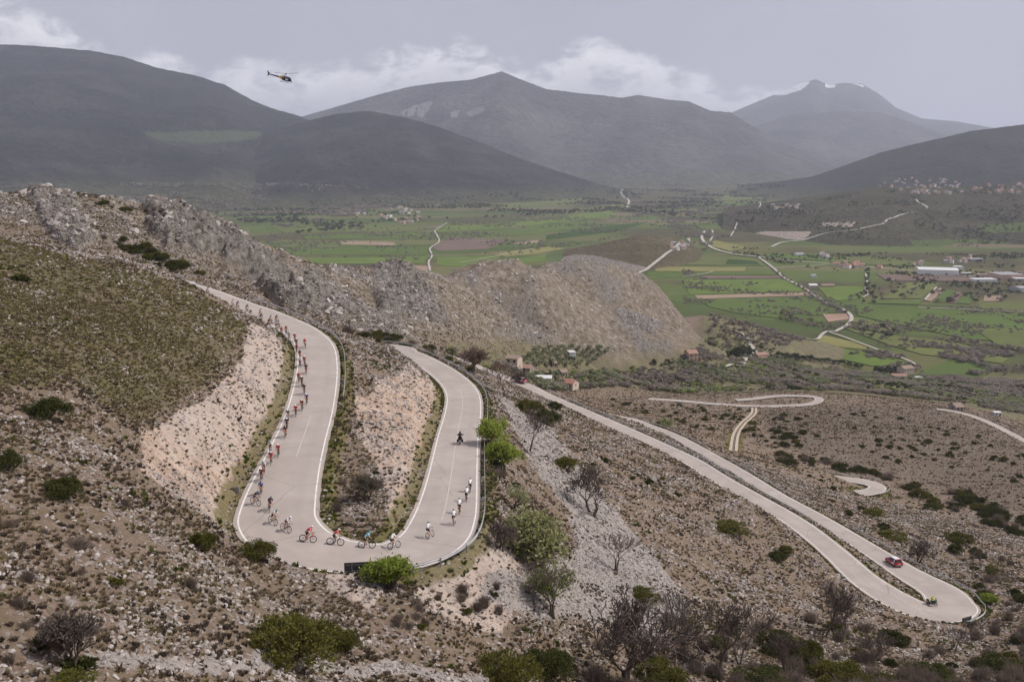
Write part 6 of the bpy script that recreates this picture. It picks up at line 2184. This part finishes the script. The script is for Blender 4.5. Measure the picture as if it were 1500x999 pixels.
# ------------------------------------------------------------------ helicopter
def tube_loft(name, st, n=14):
    """st: (x, z centre, half width, half height)"""
    V, Fc = [], []
    for (x, z, w, h) in st:
        for j in range(n):
            a = 2 * math.pi * j / n
            c_, s_ = math.cos(a), math.sin(a)
            V.append((x, w * math.copysign(abs(c_) ** .8, c_), z + h * math.copysign(abs(s_) ** .8, s_)))
    for i in range(len(st) - 1):
        for j in range(n):
            Fc.append((i * n + j, (i + 1) * n + j, (i + 1) * n + (j + 1) % n, i * n + (j + 1) % n))
    Fc.append(tuple(range(n))); Fc.append(tuple(range((len(st) - 1) * n, len(st) * n))[::-1])
    me = pydata(name, V, Fc, True)
    bm = bmesh.new(); bm.from_mesh(me); bmesh.ops.recalc_face_normals(bm, faces=bm.faces); bm.to_mesh(me); bm.free()
    return me


M_ORANGE = paint('orange_yellow_paint', (.62, .30, .03), .35, .3)
hc = empty('helicopter')
ob('fuselage', tube_loft('fuselage', [(2.95, -.35, .10, .10), (2.7, -.30, .55, .42), (2.2, -.18, .82, .72), (1.4, -.02, .92, .92), (.4, .0, .92, .95), (-.5, .0, .84, .85), (-1.2, .08, .62, .62)]), M_BPAINT, hc)
ob('rear_panel', tube_loft('rear_panel', [(-.2, .0, .875, .885), (-1.2, .09, .66, .65), (-2.2, .22, .42, .42), (-2.6, .27, .34, .35)]), M_ORANGE, hc)
ob('cowling', tube_loft('cowling', [(1.1, .92, .35, .15), (.6, 1.05, .55, .38), (-.4, 1.05, .55, .42), (-1.2, .85, .45, .36), (-1.9, .62, .28, .24)]), M_WPAINT, hc)
ob('tail_boom', tube_loft('tail_boom', [(-2.4, .27, .35, .36), (-4.5, .42, .26, .26), (-6.9, .58, .16, .17), (-7.3, .60, .10, .10)]), M_BPAINT, hc)
for s_ in (-1, 1):
    ob('door', tube_loft('door', [(1.75, .08, .02, .42), (1.7, .08, .035, .5), (.75, .10, .035, .55), (.70, .10, .02, .5)], 10), M_WPAINT, hc, (0, .90 * s_, -.15))
    ob('window', box_mesh('window', .85, 1.65, .945 * s_ - .02, .945 * s_ + .02, .0, .50, .03), M_GLASS, hc)
    V, Fc = [], []
    tube(V, Fc, (-1.6, 1.05 * s_, -1.45), (1.9, 1.05 * s_, -1.45), .06, .06, 8); tube(V, Fc, (1.9, 1.05 * s_, -1.45), (2.2, 1.05 * s_, -1.30), .06, .05, 8)
    for x in (-.9, 1.1):
        tube(V, Fc, (x, .55 * s_, -.75), (x, 1.05 * s_, -1.45), .05, .05, 6)
    ob('skid', pydata('skid', V, Fc, True), M_BLACK, hc)
ob('windscreen', tube_loft('windscreen', [(2.75, -.05, .42, .22), (2.45, .10, .66, .46), (2.0, .25, .80, .62), (1.7, .34, .84, .62)]), M_GLASS, hc)
ob('fin', pydata('fin', [(-6.6, .04, .6), (-7.3, .04, .5), (-7.75, .04, 1.75), (-7.35, .04, 1.75), (-6.6, -.04, .6), (-7.3, -.04, .5), (-7.75, -.04, 1.75), (-7.35, -.04, 1.75)],
                 [(0, 1, 2, 3), (7, 6, 5, 4), (0, 4, 5, 1), (1, 5, 6, 2), (2, 6, 7, 3), (3, 7, 4, 0)]), M_BPAINT, hc)
ob('fin', pydata('fin', [(-6.7, .04, .55), (-7.3, .04, .55), (-7.4, .04, -.25), (-7.1, .04, -.25), (-6.7, -.04, .55), (-7.3, -.04, .55), (-7.4, -.04, -.25), (-7.1, -.04, -.25)],
                 [(0, 1, 2, 3), (7, 6, 5, 4), (0, 4, 5, 1), (1, 5, 6, 2), (2, 6, 7, 3), (3, 7, 4, 0)]), M_BPAINT, hc)
ob('stabiliser', box_mesh('stabiliser', -6.1, -5.6, -1.2, 1.2, .48, .54, .02), M_BPAINT, hc)
V, Fc = [], []
tube(V, Fc, (.3, 0, 1.3), (.3, 0, 1.95), .12, .09, 10)
ob('mast', pydata('mast', V, Fc), M_BLACK, hc)
hub = ob('rotor_hub', box_mesh('rotor_hub', -.28, .28, -.28, .28, -.12, .12, .05), M_BLACK, hc, (.3, 0, 2.0))
hub.rotation_euler = (0, rad(-11), 0)
for k in range(3):
    a = rad(-6 + 120 * k)
    d = Vector((math.cos(a), math.sin(a), 0)); n_ = Vector((-d.y, d.x, 0)) * .19
    c0, c1_ = Vector((0, 0, 0)) + d * .2, Vector((0, 0, .12)) + d * 5.35
    V = [c0 - n_, c0 + n_, c1_ + n_, c1_ - n_]
    V = V + [q + Vector((0, 0, .09)) for q in V]
    ob('rotor_blade', pydata('rotor_blade', V, [(3, 2, 1, 0), (4, 5, 6, 7), (0, 1, 5, 4), (1, 2, 6, 5), (2, 3, 7, 6), (3, 0, 4, 7)]), M_BLACK, hub)
tr_ = ob('tail_rotor', box_mesh('tail_rotor', -.09, .09, -.03, .03, -.92, .92, .02), M_BLACK, hc, (-6.75, -.35, .62))
tr_.rotation_euler = (0, rad(25), 0)
bm = bmesh.new(); bmesh.ops.create_uvsphere(bm, u_segments=12, v_segments=8, radius=.28)
me = bpy.data.meshes.new('camera_ball'); bm.to_mesh(me); bm.free()
ob('camera_ball', me, M_BLACK, hc, (2.95, 0, -.75))
hc.matrix_world = Matrix.Translation(at(417, 115.5, 425)) @ Matrix.Rotation(rad(-8), 4, 'Z') @ Matrix.Rotation(rad(11), 4, 'Y')
tag(hc, 'black, orange and white helicopter hovering against the clouds', 'helicopter')

# ------------------------------------------------------------------ buildings
WALL = {'cream': (.50, .42, .34), 'white': (.66, .65, .63), 'pink': (.52, .36, .28), 'stone': (.36, .32, .28), 'grey': (.34, .34, .34)}
ROOF = {'tile': (.32, .20, .155), 'brown': (.26, .195, .155), 'grey': (.30, .30, .31), 'white': (.58, .58, .58), 'red': (.33, .165, .13)}
for k_ in WALL: WALL[k_] = flat(k_ + '_plaster', WALL[k_], .95, var=.12, vscale=.6)
for k_ in ROOF: ROOF[k_] = flat(k_ + '_roofing', ROOF[k_], .9, var=.25, vscale=1.5)
M_PANE = flat('dark_window', (.03, .033, .036), .3)
M_DOOR = flat('brown_door', (.09, .055, .035), .7)
_hm = {}


def house_meshes(w, d, h, rh, flat_roof):
    k = (round(w, 1), round(d, 1), round(h, 1), round(rh, 2), flat_roof)
    if k in _hm:
        return _hm[k]
    a, b = w / 2, d / 2
    V = [(-a, -b, -1.5), (a, -b, -1.5), (a, b, -1.5), (-a, b, -1.5), (-a, -b, h), (a, -b, h), (a, b, h), (-a, b, h)]
    Fc = [(0, 1, 5, 4), (1, 2, 6, 5), (2, 3, 7, 6), (3, 0, 4, 7)]
    e = .45 if not flat_roof else .15
    if flat_roof:
        Fc.append((4, 5, 6, 7))
        R = []
        for z in (h + .01, h + .45):
            R += [(-a - e, -b - e, z), (a + e, -b - e, z), (a + e, b + e, z), (-a - e, b + e, z)]
        RF = [(3, 2, 1, 0), (4, 5, 6, 7), (0, 1, 5, 4), (1, 2, 6, 5), (2, 3, 7, 6), (3, 0, 4, 7)]
    else:
        V += [(-a, 0, h + rh), (a, 0, h + rh)]
        Fc += [(4, 7, 8), (5, 9, 6), (4, 8, 9, 5), (7, 6, 9, 8)]
        R = []
        s_ = rh / b
        for dz in (.03, .22):
            R += [(-a - e, -b - e, h - e * s_ + dz), (a + e, -b - e, h - e * s_ + dz), (a + e, 0, h + rh + dz), (-a - e, 0, h + rh + dz), (-a - e, b + e, h - e * s_ + dz), (a + e, b + e, h - e * s_ + dz)]
        RF = [(6, 7, 8, 9), (9, 8, 11, 10), (3, 2, 1, 0), (4, 5, 2, 3), (0, 1, 7, 6), (4, 10, 11, 5), (1, 2, 8, 7), (2, 5, 11, 8), (0, 6, 9, 3), (3, 9, 10, 4)]
    _hm[k] = (pydata('wall', V, Fc), pydata('roof', R, RF))
    return _hm[k]


def house(p, w, d, h, yaw, wall, roof, label, detail=2, rh=None, flat_roof=False, group=None, name='house', cat='house'):
    rh = rh if rh is not None else d * .22
    wm, rm = house_meshes(w, d, h, rh, flat_roof)
    r = empty(name, p, (0, 0, yaw))
    ob('wall', wm, WALL[wall], r)
    rf = ob('roof', rm, ROOF[roof], r)
    if detail >= 1:
        st = max(1, int(h / 2.8))
        n = max(2, int(w / 3.5))
        for s_ in (-1, 1):
            for f in range(st):
                for i in range(n):
                    x = -w / 2 + w * (i + .5) / n
                    z = f * 2.8 + 1.0
                    if f == 0 and i == n // 2 and s_ == -1:
                        dr = ob('door', box_mesh('door', x - .5, x + .5, s_ * d / 2 - .03, s_ * d / 2 + .05, 0, 2.1, 0), M_DOOR, r)
                        continue
                    wn_ = ob('window', box_mesh('window', x - .5, x + .5, s_ * d / 2 - .03, s_ * d / 2 + .04, z, z + 1.25, 0), M_PANE, r)
                    if detail >= 2:
                        ob('sill', box_mesh('sill', x - .62, x + .62, s_ * d / 2 - .02, s_ * d / 2 + .14, z - .1, z - .005, 0), WALL['white'], wn_)
        for s_ in (-1, 1):
            ob('window', box_mesh('window', s_ * w / 2 - .03, s_ * w / 2 + .04, -.5, .5, 1.0, 2.2, 0), M_PANE, r)
        if not flat_roof:
            ob('chimney', box_mesh('chimney', w * .22 - .3, w * .22 + .3, d * .12 - .3, d * .12 + .3, h, h + rh + .9, 0), WALL['stone'], rf)
    tag(r, label, cat, group)
    return r


def H(u, v, wpx, dm, h, yaw, wall, roof, label, **kw):
    p = hit_all(u, v, 420)
    w = wpx * px_m(p) / max(.45, abs(math.cos(yaw)))
    return house(p, w, dm, h, yaw, wall, roof, label, **kw)


H(753, 541, 17, 7, 5.6, -.35, 'cream', 'brown', 'cream two-storey farmhouse beside the two thin cypresses', rh=1.0)
H(773, 545.5, 12, 5, 2.6, -.35, 'stone', 'tile', 'low stone outbuilding next to the cream farmhouse', detail=1)
H(784, 550, 9, 4, 2.2, -.35, 'cream', 'brown', 'little annex at the end of the farm yard', detail=1)
H(796, 563, 24, 7, 3.2, -.08, 'cream', 'white', 'long flat white-roofed shed beside the stout cypress', flat_roof=True, detail=1)
H(824, 551.5, 9, 6, 3.2, .5, 'cream', 'brown', 'small gabled house above the red-roofed barn', detail=1)
H(831, 566, 24, 8, 3.0, -.55, 'cream', 'red', 'long red-tiled barn below the cypresses', detail=1)
H(837, 526, 9, 7, 4.6, .2, 'white', 'white', 'small white modern house by the olive grove', flat_roof=True, detail=1)
H(811, 537, 6, 4, 2.4, .3, 'cream', 'brown', 'tiny hut at the foot of the olive rows', detail=1)
H(1012, 527, 14, 10, 6.0, .25, 'pink', 'tile', 'pink two-storey house alone among bushes')
H(1113, 525, 15, 9, 5.0, .5, 'pink', 'tile', 'pink house by the junction with the lane')
H(1121, 523, 8, 7, 3.4, .3, 'cream', 'brown', 'low cream annex beside the pink lane house', detail=1)
H(1326, 549, 17, 13, 8.4, .35, 'cream', 'brown', 'large cream villa at the end of the tree row')
H(1316, 554, 20, 9, 3.4, -.15, 'pink', 'tile', 'long pink-roofed wing in front of the large villa', detail=1)
H(1345, 556, 9, 6, 2.8, .2, 'white', 'white', 'small white flat-roofed shed by the large villa', flat_roof=True, detail=1)
H(1400, 600.5, 12, 8, 2.8, .2, 'stone', 'brown', 'low house with hipped brown roof beyond the brown hill', detail=1)
H(1460, 609, 10, 4, 2.2, 0, 'white', 'white', 'pale shed beyond the brown hill', flat_roof=True, detail=1)
H(1190, 421, 12, 12, 4.4, .1, 'cream', 'white', 'cream farm building beside the winding lane', detail=1)
H(1212, 421, 18, 11, 4.4, -.05, 'pink', 'brown', 'long pinkish farm building by the winding lane', detail=1)
H(1191, 406, 7, 9, 4, .2, 'white', 'grey', 'small grey barn north of the farm', detail=1)
# industrial sheds
H(1372, 401, 52, 60, 11, -.28, 'white', 'white', 'huge white warehouse in the fields', rh=2.0, detail=0, name='warehouse', cat='warehouse')
H(1403, 394, 12, 18, 6, -.1, 'white', 'white', 'small white shed behind the huge warehouse', detail=0, name='warehouse', cat='warehouse', flat_roof=True)
H(1415, 402.5, 13, 14, 4, -.1, 'grey', 'white', 'low pale shed between the warehouses', detail=0, name='warehouse', cat='warehouse', flat_roof=True)
H(1473, 409, 36, 50, 12, .12, 'pink', 'grey', 'large pinkish industrial hall with grey roof', detail=1, name='warehouse', cat='warehouse', flat_roof=True)
H(1440, 412, 34, 24, 5, .05, 'white', 'white', 'low white workshop before the industrial hall', detail=0, name='warehouse', cat='warehouse', flat_roof=True)
H(1438, 405, 16, 20, 5, .05, 'cream', 'brown', 'cream workshop behind the low white one', detail=0, name='warehouse', cat='warehouse', flat_roof=True)
H(1495, 412, 22, 20, 6, 0, 'stone', 'white', 'grey workshop past the industrial hall', detail=0, name='warehouse', cat='warehouse', flat_roof=True)
H(1494, 426, 20, 26, 7, .4, 'grey', 'grey', 'dark barn below the workshops', detail=0, name='warehouse', cat='warehouse', rh=2)
H(1428, 382, 20, 26, 5, .1, 'grey', 'grey', 'long grey farm shed among trees', detail=0, name='barn', cat='barn', flat_roof=True)
H(1170, 375, 12, 16, 5, .2, 'white', 'grey', 'pale round-roofed barn by the straight road', detail=0, name='barn', cat='barn')
rs = random.Random(17)
for (poly, n, lab, grp, sz) in (([(1285, 268), (1330, 262), (1400, 264), (1410, 276), (1390, 285), (1335, 286), (1290, 279)], 52, 'small house of the hilltop village', 'hilltop village houses', (9, 15)),
                                ([(1405, 274), (1500, 270), (1500, 284), (1440, 286), (1405, 282)], 22, 'scattered house along the hill road beyond the village', 'houses along the hill road', (9, 14)),
                                ([(548, 312), (590, 302), (628, 312), (600, 330), (575, 328)], 30, 'small house of the hamlet at the mountain foot', 'hamlet at the mountain foot', (13, 22)),
                                ([(1130, 303), (1172, 301), (1172, 307), (1135, 308)], 12, 'tiny house of the hamlet behind the quarry spur', 'hamlet behind the quarry', (11, 18)),
                                ([(1222, 387), (1250, 386), (1292, 391), (1288, 396), (1225, 393)], 13, 'red-roofed house in the row along the straight road', 'row along the straight road', (9, 16)),
                                ([(1375, 380), (1420, 378), (1440, 385), (1385, 389)], 8, 'farmhouse among trees near the grey shed', 'farm among trees', (8, 14)),
                                ([(1322, 388), (1350, 386), (1352, 390), (1324, 391)], 4, 'small building beside the huge warehouse', 'buildings beside the warehouse', (8, 12)),
                                ([(975, 362), (1005, 352), (1006, 366), (985, 370)], 9, 'small house on the saddle by the quarry hill', 'houses by the quarry hill', (8, 13)),
                                ([(1200, 374), (1215, 374), (1212, 379), (1200, 379)], 4, 'farm building near the straight road', 'farm near the straight road', (9, 14)),
                                ([(480, 311), (520, 308), (540, 314), (500, 318)], 8, 'lone farmhouse below the dark foothill', 'farms below the foothill', (11, 18))):
    us, vs = [q[0] for q in poly], [q[1] for q in poly]
    c_ = 0
    while c_ < n:
        u, v = rs.uniform(min(us), max(us)), rs.uniform(min(vs), max(vs))
        if not inpoly(np.array([u]), np.array([v]), poly)[0]:
            continue
        c_ += 1
        p = hit_all(u, v, 1200)
        w = round(rs.uniform(*sz))
        house(p, w, round(w * rs.uniform(.6, .9)), round(rs.uniform(5, 9)), rs.uniform(-.8, .8), wc := rs.choice(['cream', 'white', 'cream', 'pink', 'stone']), rc := ('red' if 'red' in lab else rs.choice(['tile', 'brown', 'brown', 'grey'])),
              lab + ', ' + {'stone': 'grey-brown'}.get(wc, wc) + ' walls' + ('' if rc == 'red' else ' and ' + {'tile': 'reddish'}.get(rc, rc) + ' roof'), detail=0, group=grp)
p = hit_all(1354, 285, 1200)
tw = house(p, 8, 8, 26, .2, 'pink', 'tile', 'tall pinkish bell tower of the hilltop village', detail=0, rh=3, name='bell_tower', cat='tower')
ob('window', box_mesh('window', -1, 1, -4.1, -3.9, 19, 23, 0), M_PANE, tw)

# ------------------------------------------------------------------ valley trees, groves and woods
def crown_mesh(seed, n=70, per=7, s=.085, tall=1.0, gap=.0):
    rs = random.Random(seed)
    V, Fc = [], []
    lob = [(Vector((rs.gauss(0, .22), rs.gauss(0, .22), rs.uniform(.42, .85) * tall)), rs.uniform(.14, .27)) for _ in range(7)]
    for i in range(n):
        c, R = rs.choice(lob)
        d = Vector((rs.gauss(0, 1), rs.gauss(0, 1), rs.gauss(0, 1))).normalized()
        leaf_faces(V, Fc, c + d * R * rs.uniform(.6, 1.0), per, .035, s, rs)
    return pydata('crown', V, Fc)


V, Fc = [], []
tube(V, Fc, (0, 0, -.1), (.02, 0, .5), .035, .022, 6)
for a in (0, 2.1, 4.2):
    tube(V, Fc, (.015, 0, .35), (.2 * math.cos(a), .2 * math.sin(a), .68), .018, .008, 4)
TRUNK = pydata('trunk', V, Fc)
TRUNK.materials.append(M_BARK)
CR = [crown_mesh(200 + i) for i in range(4)]
M_VT = {'dark': plant_mat('dark_tree_green', [(.15, (.045, .052, .026)), (.5, (.08, .09, .042)), (.85, (.125, .135, .065))], .5, .2),
        'brown': plant_mat('leafless_crown', [(.15, (.24, .20, .17)), (.5, (.34, .295, .25)), (.85, (.44, .385, .33))], .5, .2),
        'green': plant_mat('fresh_tree_green', [(.15, (.21, .25, .08)), (.5, (.32, .37, .13)), (.85, (.43, .47, .20))], .5, .3),
        'olive': plant_mat('olive_leaf', [(.15, (.20, .215, .13)), (.5, (.31, .325, .20)), (.85, (.41, .42, .28))], .5, .3)}
CRV = {k_: [m_.copy() for m_ in CR] for k_ in M_VT}
for k_, l_ in CRV.items():
    for m_ in l_: m_.materials.append(M_VT[k_])


def vtree(p, h, kind, label, group, seed, wide=1.0, name='tree', cat='tree'):
    r = empty(name, p, (0, 0, seed * 1.3 % 6.28))
    r.scale = (h * wide, h * wide, h)
    link('trunk', TRUNK, None, r)
    link('crown', CRV[kind][seed % 4], None, r)
    tag(r, label, cat, group)
    return r


rs = random.Random(29)
# cypresses
for (u, v, hp, wp, lab) in ((758.5, 536, 17, 4.0, 'thin dark cypress beside the cream farmhouse, taller of two'), (763.5, 537, 14, 3.6, 'thin dark cypress beside the cream farmhouse, shorter of two'),
                            (806, 565, 24, 9, 'stout dark cypress between shed and barn'), (813.5, 566, 18, 5, 'slim dark cypress beside the stout one')):
    p = hit_all(u, v, 420)
    h = hp * px_m(p)
    V, Fc = [], []
    r2 = random.Random(int(u))
    for _ in range(420):
        z = r2.random()
        R = .5 * (1 - z) ** .6 * min(1, z * 5 + .35)
        a = r2.uniform(0, 6.28)
        leaf_faces(V, Fc, Vector((math.cos(a) * R, math.sin(a) * R, z)) * 1.0, 1, .02, .055, r2)
    me = pydata('crown', V, Fc)
    me.materials.append(M_VT['dark'])
    r = empty('cypress', p)
    r.scale = (wp * px_m(p), wp * px_m(p), h)
    link('crown', me, None, r)
    link('trunk', TRUNK, None, r)
    tag(r, lab, 'tree')
# olive grove in rows
for i in range(8):
    for j in range(9):
        u = 776 + i * 15 + j * 4.2 - 20 + rs.uniform(-1.2, 1.2); v = 539 - j * 3.2 - i * .4
        if u > 890 or v < 508 or (u < 775 and v > 532): continue
        p = hit_all(u, v, 500)
        vtree(p, rs.uniform(3.2, 4.2), 'olive', 'small grey-green olive tree in the terraced grove', 'olive grove rows', i * 9 + j, 1.15, 'olive_tree')
# single trees on the plain
ROWS = [([(1140, 402), (1180, 427), (1210, 447), (1238, 459)], 22, 5, 9, 'brown', 'bare tree along the winding valley lane', 'trees along the lane'),
        ([(1142, 524), (1180, 528), (1230, 534), (1262, 541)], 24, 6, 8, 'dark', 'dark tree in the row leading to the large villa', 'row leading to the villa'),
        ([(1280, 545), (1300, 547), (1318, 546)], 9, 6, 9, 'dark', 'dark tree in the clump beside the large villa', 'clump beside the villa'),
        ([(1398, 500), (1440, 508), (1480, 514), (1500, 517)], 14, 6, 10, 'brown', 'bare tree in the hedge across the green meadow', 'hedge across the meadow'),
        ([(1270, 395), (1272, 405), (1270, 420), (1266, 430)], 9, 7, 11, 'dark', 'tree beside the short bright lane', 'trees beside the short lane'),
        ([(1075, 372), (1110, 376)], 8, 6, 9, 'dark', 'tree by the bend of the main road', 'trees by the bend'),
        ([(1078, 528), (1084, 521), (1092, 520), (1100, 521)], 8, 8, 12, 'dark', 'tall dark tree by the lane to the pink house', 'trees by the lane'),
        ([(1340, 330), (1400, 352), (1420, 360)], 16, 7, 10, 'green', 'pale green tree on the lower slope of village hill', 'trees on the village hill')]
k = 0
for px_, n, h0, h1, kd, lab, grp in ROWS:
    c = np.array(px_, float)
    s = np.concatenate([[0], np.cumsum(np.hypot(*np.diff(c, axis=0).T))])
    for d in np.linspace(0, s[-1], n):
        u, v = np.interp(d, s, c[:, 0]) + rs.uniform(-2, 2), np.interp(d, s, c[:, 1]) + rs.uniform(-1, 1)
        p = hit_all(u, v, 600)
        vtree(p, rs.uniform(h0, h1), kd, lab, grp, k, rs.uniform(.9, 1.25)); k += 1
for poly, n, kinds, lab, grp in (([(1270, 410), (1360, 412), (1350, 440), (1280, 446), (1240, 440)], 60, ['brown', 'dark'], 'scattered tree in the meadows before the warehouse', 'meadow trees'),
                                 ([(1250, 470), (1330, 482), (1300, 500), (1250, 490)], 26, ['brown', 'dark'], 'scattered tree by the ploughed square field', 'trees by the square field'),
                                 ([(1150, 455), (1200, 470), (1200, 478), (1140, 470)], 22, ['dark', 'brown', 'green'], 'scattered tree in the corner before the square field', 'trees in the field corner'),
                                 ([(1360, 425), (1480, 432), (1480, 446), (1370, 444)], 34, ['brown', 'dark'], 'scattered tree among the striped plots', 'trees among the plots')):
    us, vs = [q[0] for q in poly], [q[1] for q in poly]
    c_ = 0
    while c_ < n:
        u, v = rs.uniform(min(us), max(us)), rs.uniform(min(vs), max(vs))
        if not inpoly(np.array([u]), np.array([v]), poly)[0]: continue
        c_ += 1
        p = hit_all(u, v, 600)
        kd = rs.choice(kinds)
        ht = rs.uniform(4.5, 9)
        vtree(p, ht, kd, ('tall ' if ht > 7 else 'low ') + {'brown': 'leafless', 'dark': 'dark green', 'green': 'fresh green'}[kd] + ' ' + lab.replace('scattered ', ''), grp, k, rs.uniform(.9, 1.3)); k += 1

# woods and hedges that read as one mass
TS = {}
for k_ in M_VT:
    V = []
    o = bpy.data.objects.new('bush', CRV[k_][1])
    TS[k_] = o


def mass(name, kind, n, poly, h0, h1, label, Ymin=430, Ymax=14000, clump=None):
    us, vs = np.array([q[0] for q in poly]), np.array([q[1] for q in poly])
    # even cover on the ground: sample direction and distance, keep what falls inside the outline
    lo_, hi_ = hit_all(float(us.mean()), float(vs.max()), Ymin).y * .75, min(Ymax, hit_all(float(us.mean()), float(vs.min()), Ymin).y * 1.25 + 60)
    a0, a1 = (us.min() - CX) / F - .03, (us.max() - CX) / F + .03
    P_ = []
    got = 0
    for _ in range(14):
        y = np.sqrt(RNG.uniform(lo_ ** 2, hi_ ** 2, n * 3)); x = RNG.uniform(a0, a1, n * 3) * y
        z = surf(x, y)
        uu, vv = proj(x, y, z)
        kk = inpoly(uu, vv, poly) & (z < PZ + 300)
        rd = np.where(y < 1600, gsample(RDIST, x, np.minimum(y, 1600)), 50)
        kk &= rd > 3.5
        if clump:
            kk &= RNG.random(len(x)) < smoothstep(-.05, .22, fbm(x / clump, y / clump, 3))
        P_.append(np.stack([x, y, z - .2], 1)[kk]); got += int(kk.sum())
        if got >= n: break
    P_ = np.concatenate(P_)[:n]
    s_ = RNG.uniform(h0, h1, len(P_))
    return scatter(name, TS[kind], P_, s_, RNG.uniform(0, 6.28, len(P_)), label, 'woodland', .1)


LOWW = [(640, 510), (700, 525), (760, 548), (880, 545), (1000, 525), (1060, 480), (1140, 515), (1240, 545), (1500, 560), (1560, 620), (1400, 590), (1240, 573), (1100, 573), (1000, 577), (900, 566), (820, 575), (740, 560)]
mass('woodland', 'brown', 6500, LOWW, 2.2, 4.6, 'leafless brown scrub wood on the lower slopes', clump=60)
mass('woodland', 'olive', 6500, LOWW, 2.0, 4.0, 'grey-green olive scrub on the lower slopes', clump=90)
mass('woodland', 'green', 2200, LOWW, 2.0, 4.0, 'fresh green bushes through the scrub on the lower slopes', clump=45)
mass('woodland', 'dark', 700, LOWW, 2.4, 5.0, 'dark evergreens through the scrub on the lower slopes', clump=70)
RW = [(1040, 462), (1060, 468), (1120, 480), (1180, 498), (1150, 508), (1060, 500), (1040, 490)]
mass('woodland', 'brown', 900, RW, 3.0, 6.0, 'brown scrub at the foot of the rocky hill')
mass('woodland', 'brown', 1500, [(1240, 520), (1330, 500), (1500, 520), (1560, 545), (1560, 580), (1340, 556), (1280, 540)], 3.0, 6.5, 'brown scrub wood bordering the green meadow', clump=70)
mass('hedgerow', 'brown', 1300, [(1000, 395), (1240, 440), (1350, 450), (1560, 455), (1560, 530), (1300, 510), (1150, 470), (1000, 445)], 2.6, 5.5, 'leafless hedges and thickets between the valley fields', clump=120)
mass('hedgerow', 'dark', 900, [(1060, 362), (1240, 372), (1500, 372), (1560, 400), (1560, 440), (1300, 410), (1130, 385)], 3, 6.5, 'dark hedges round the sheds and farms of the valley', clump=140)
mass('hedgerow', 'brown', 1800, [(380, 335), (640, 325), (900, 295), (1000, 320), (900, 350), (700, 385), (400, 375)], 4, 8, 'hedges between the far green fields', clump=260, Ymin=1500)
mass('hedgerow', 'dark', 2600, [(300, 310), (520, 292), (700, 285), (1000, 268), (1150, 272), (1100, 330), (900, 310), (640, 325), (420, 345)], 8, 15, 'tree belts across the far end of the valley', clump=420, Ymin=2500)
mass('hedgerow', 'brown', 1600, [(900, 300), (1050, 285), (1100, 330), (1030, 370), (960, 335)], 6, 11, 'brown tree belts near the quarry hill', clump=200, Ymin=2000)
mass('woodland', 'dark', 2600, [(1060, 312), (1280, 280), (1560, 270), (1560, 350), (1480, 362), (1300, 360), (1200, 345)], 5, 9, 'dark scrub oak on the village hill', clump=220, Ymin=2500)
mass('woodland', 'brown', 1800, [(1060, 312), (1280, 285), (1560, 280), (1560, 362), (1300, 364), (1200, 355)], 4, 8, 'brown scrub on the village hill', clump=180, Ymin=2500)
mass('woodland', 'brown', 1600, [(-100, 280), (60, 270), (420, 270), (640, 280), (560, 310), (420, 335), (330, 320)], 9, 16, 'leafless woods along the mountain foot', clump=320, Ymin=2500)
print('places', round(time.time() - T0, 1))
# ------------------------------------------------------------------ haze: one closed box of thin pale air round everything
def haze_box():
    bm = bmesh.new()
    bmesh.ops.create_cube(bm, size=1.0)
    me = bpy.data.meshes.new('haze')
    bm.to_mesh(me)
    bm.free()
    m = bpy.data.materials.new('pale_air')
    m.use_nodes = True
    t = m.node_tree
    t.nodes.clear()
    out = nd(t, 'ShaderNodeOutputMaterial')
    v = nd(t, 'ShaderNodeVolumePrincipled')
    v.inputs['Color'].default_value = (0.78, 0.84, 1.0, 1)
    v.inputs['Density'].default_value = HAZE_DENSITY
    v.inputs['Anisotropy'].default_value = 0.15
    t.links.new(v.outputs[0], out.inputs['Volume'])
    o = link('haze', me, m)
    z0, z1 = HAZE_Z
    o.scale = (60000, 60000, z1 - z0)
    o.location = (0, 20000, (z0 + z1) / 2)
    tag(o, kind='stuff')
    return o


HAZE_DENSITY = 4.1e-5
HAZE_Z = (-420.0, 1900.0)
haze_box()
nt = sum(len(o.data.polygons) for o in bpy.data.objects if o.type == 'MESH')
print('done', round(time.time() - T0, 1), 'objects', len(bpy.data.objects), 'faces', nt)
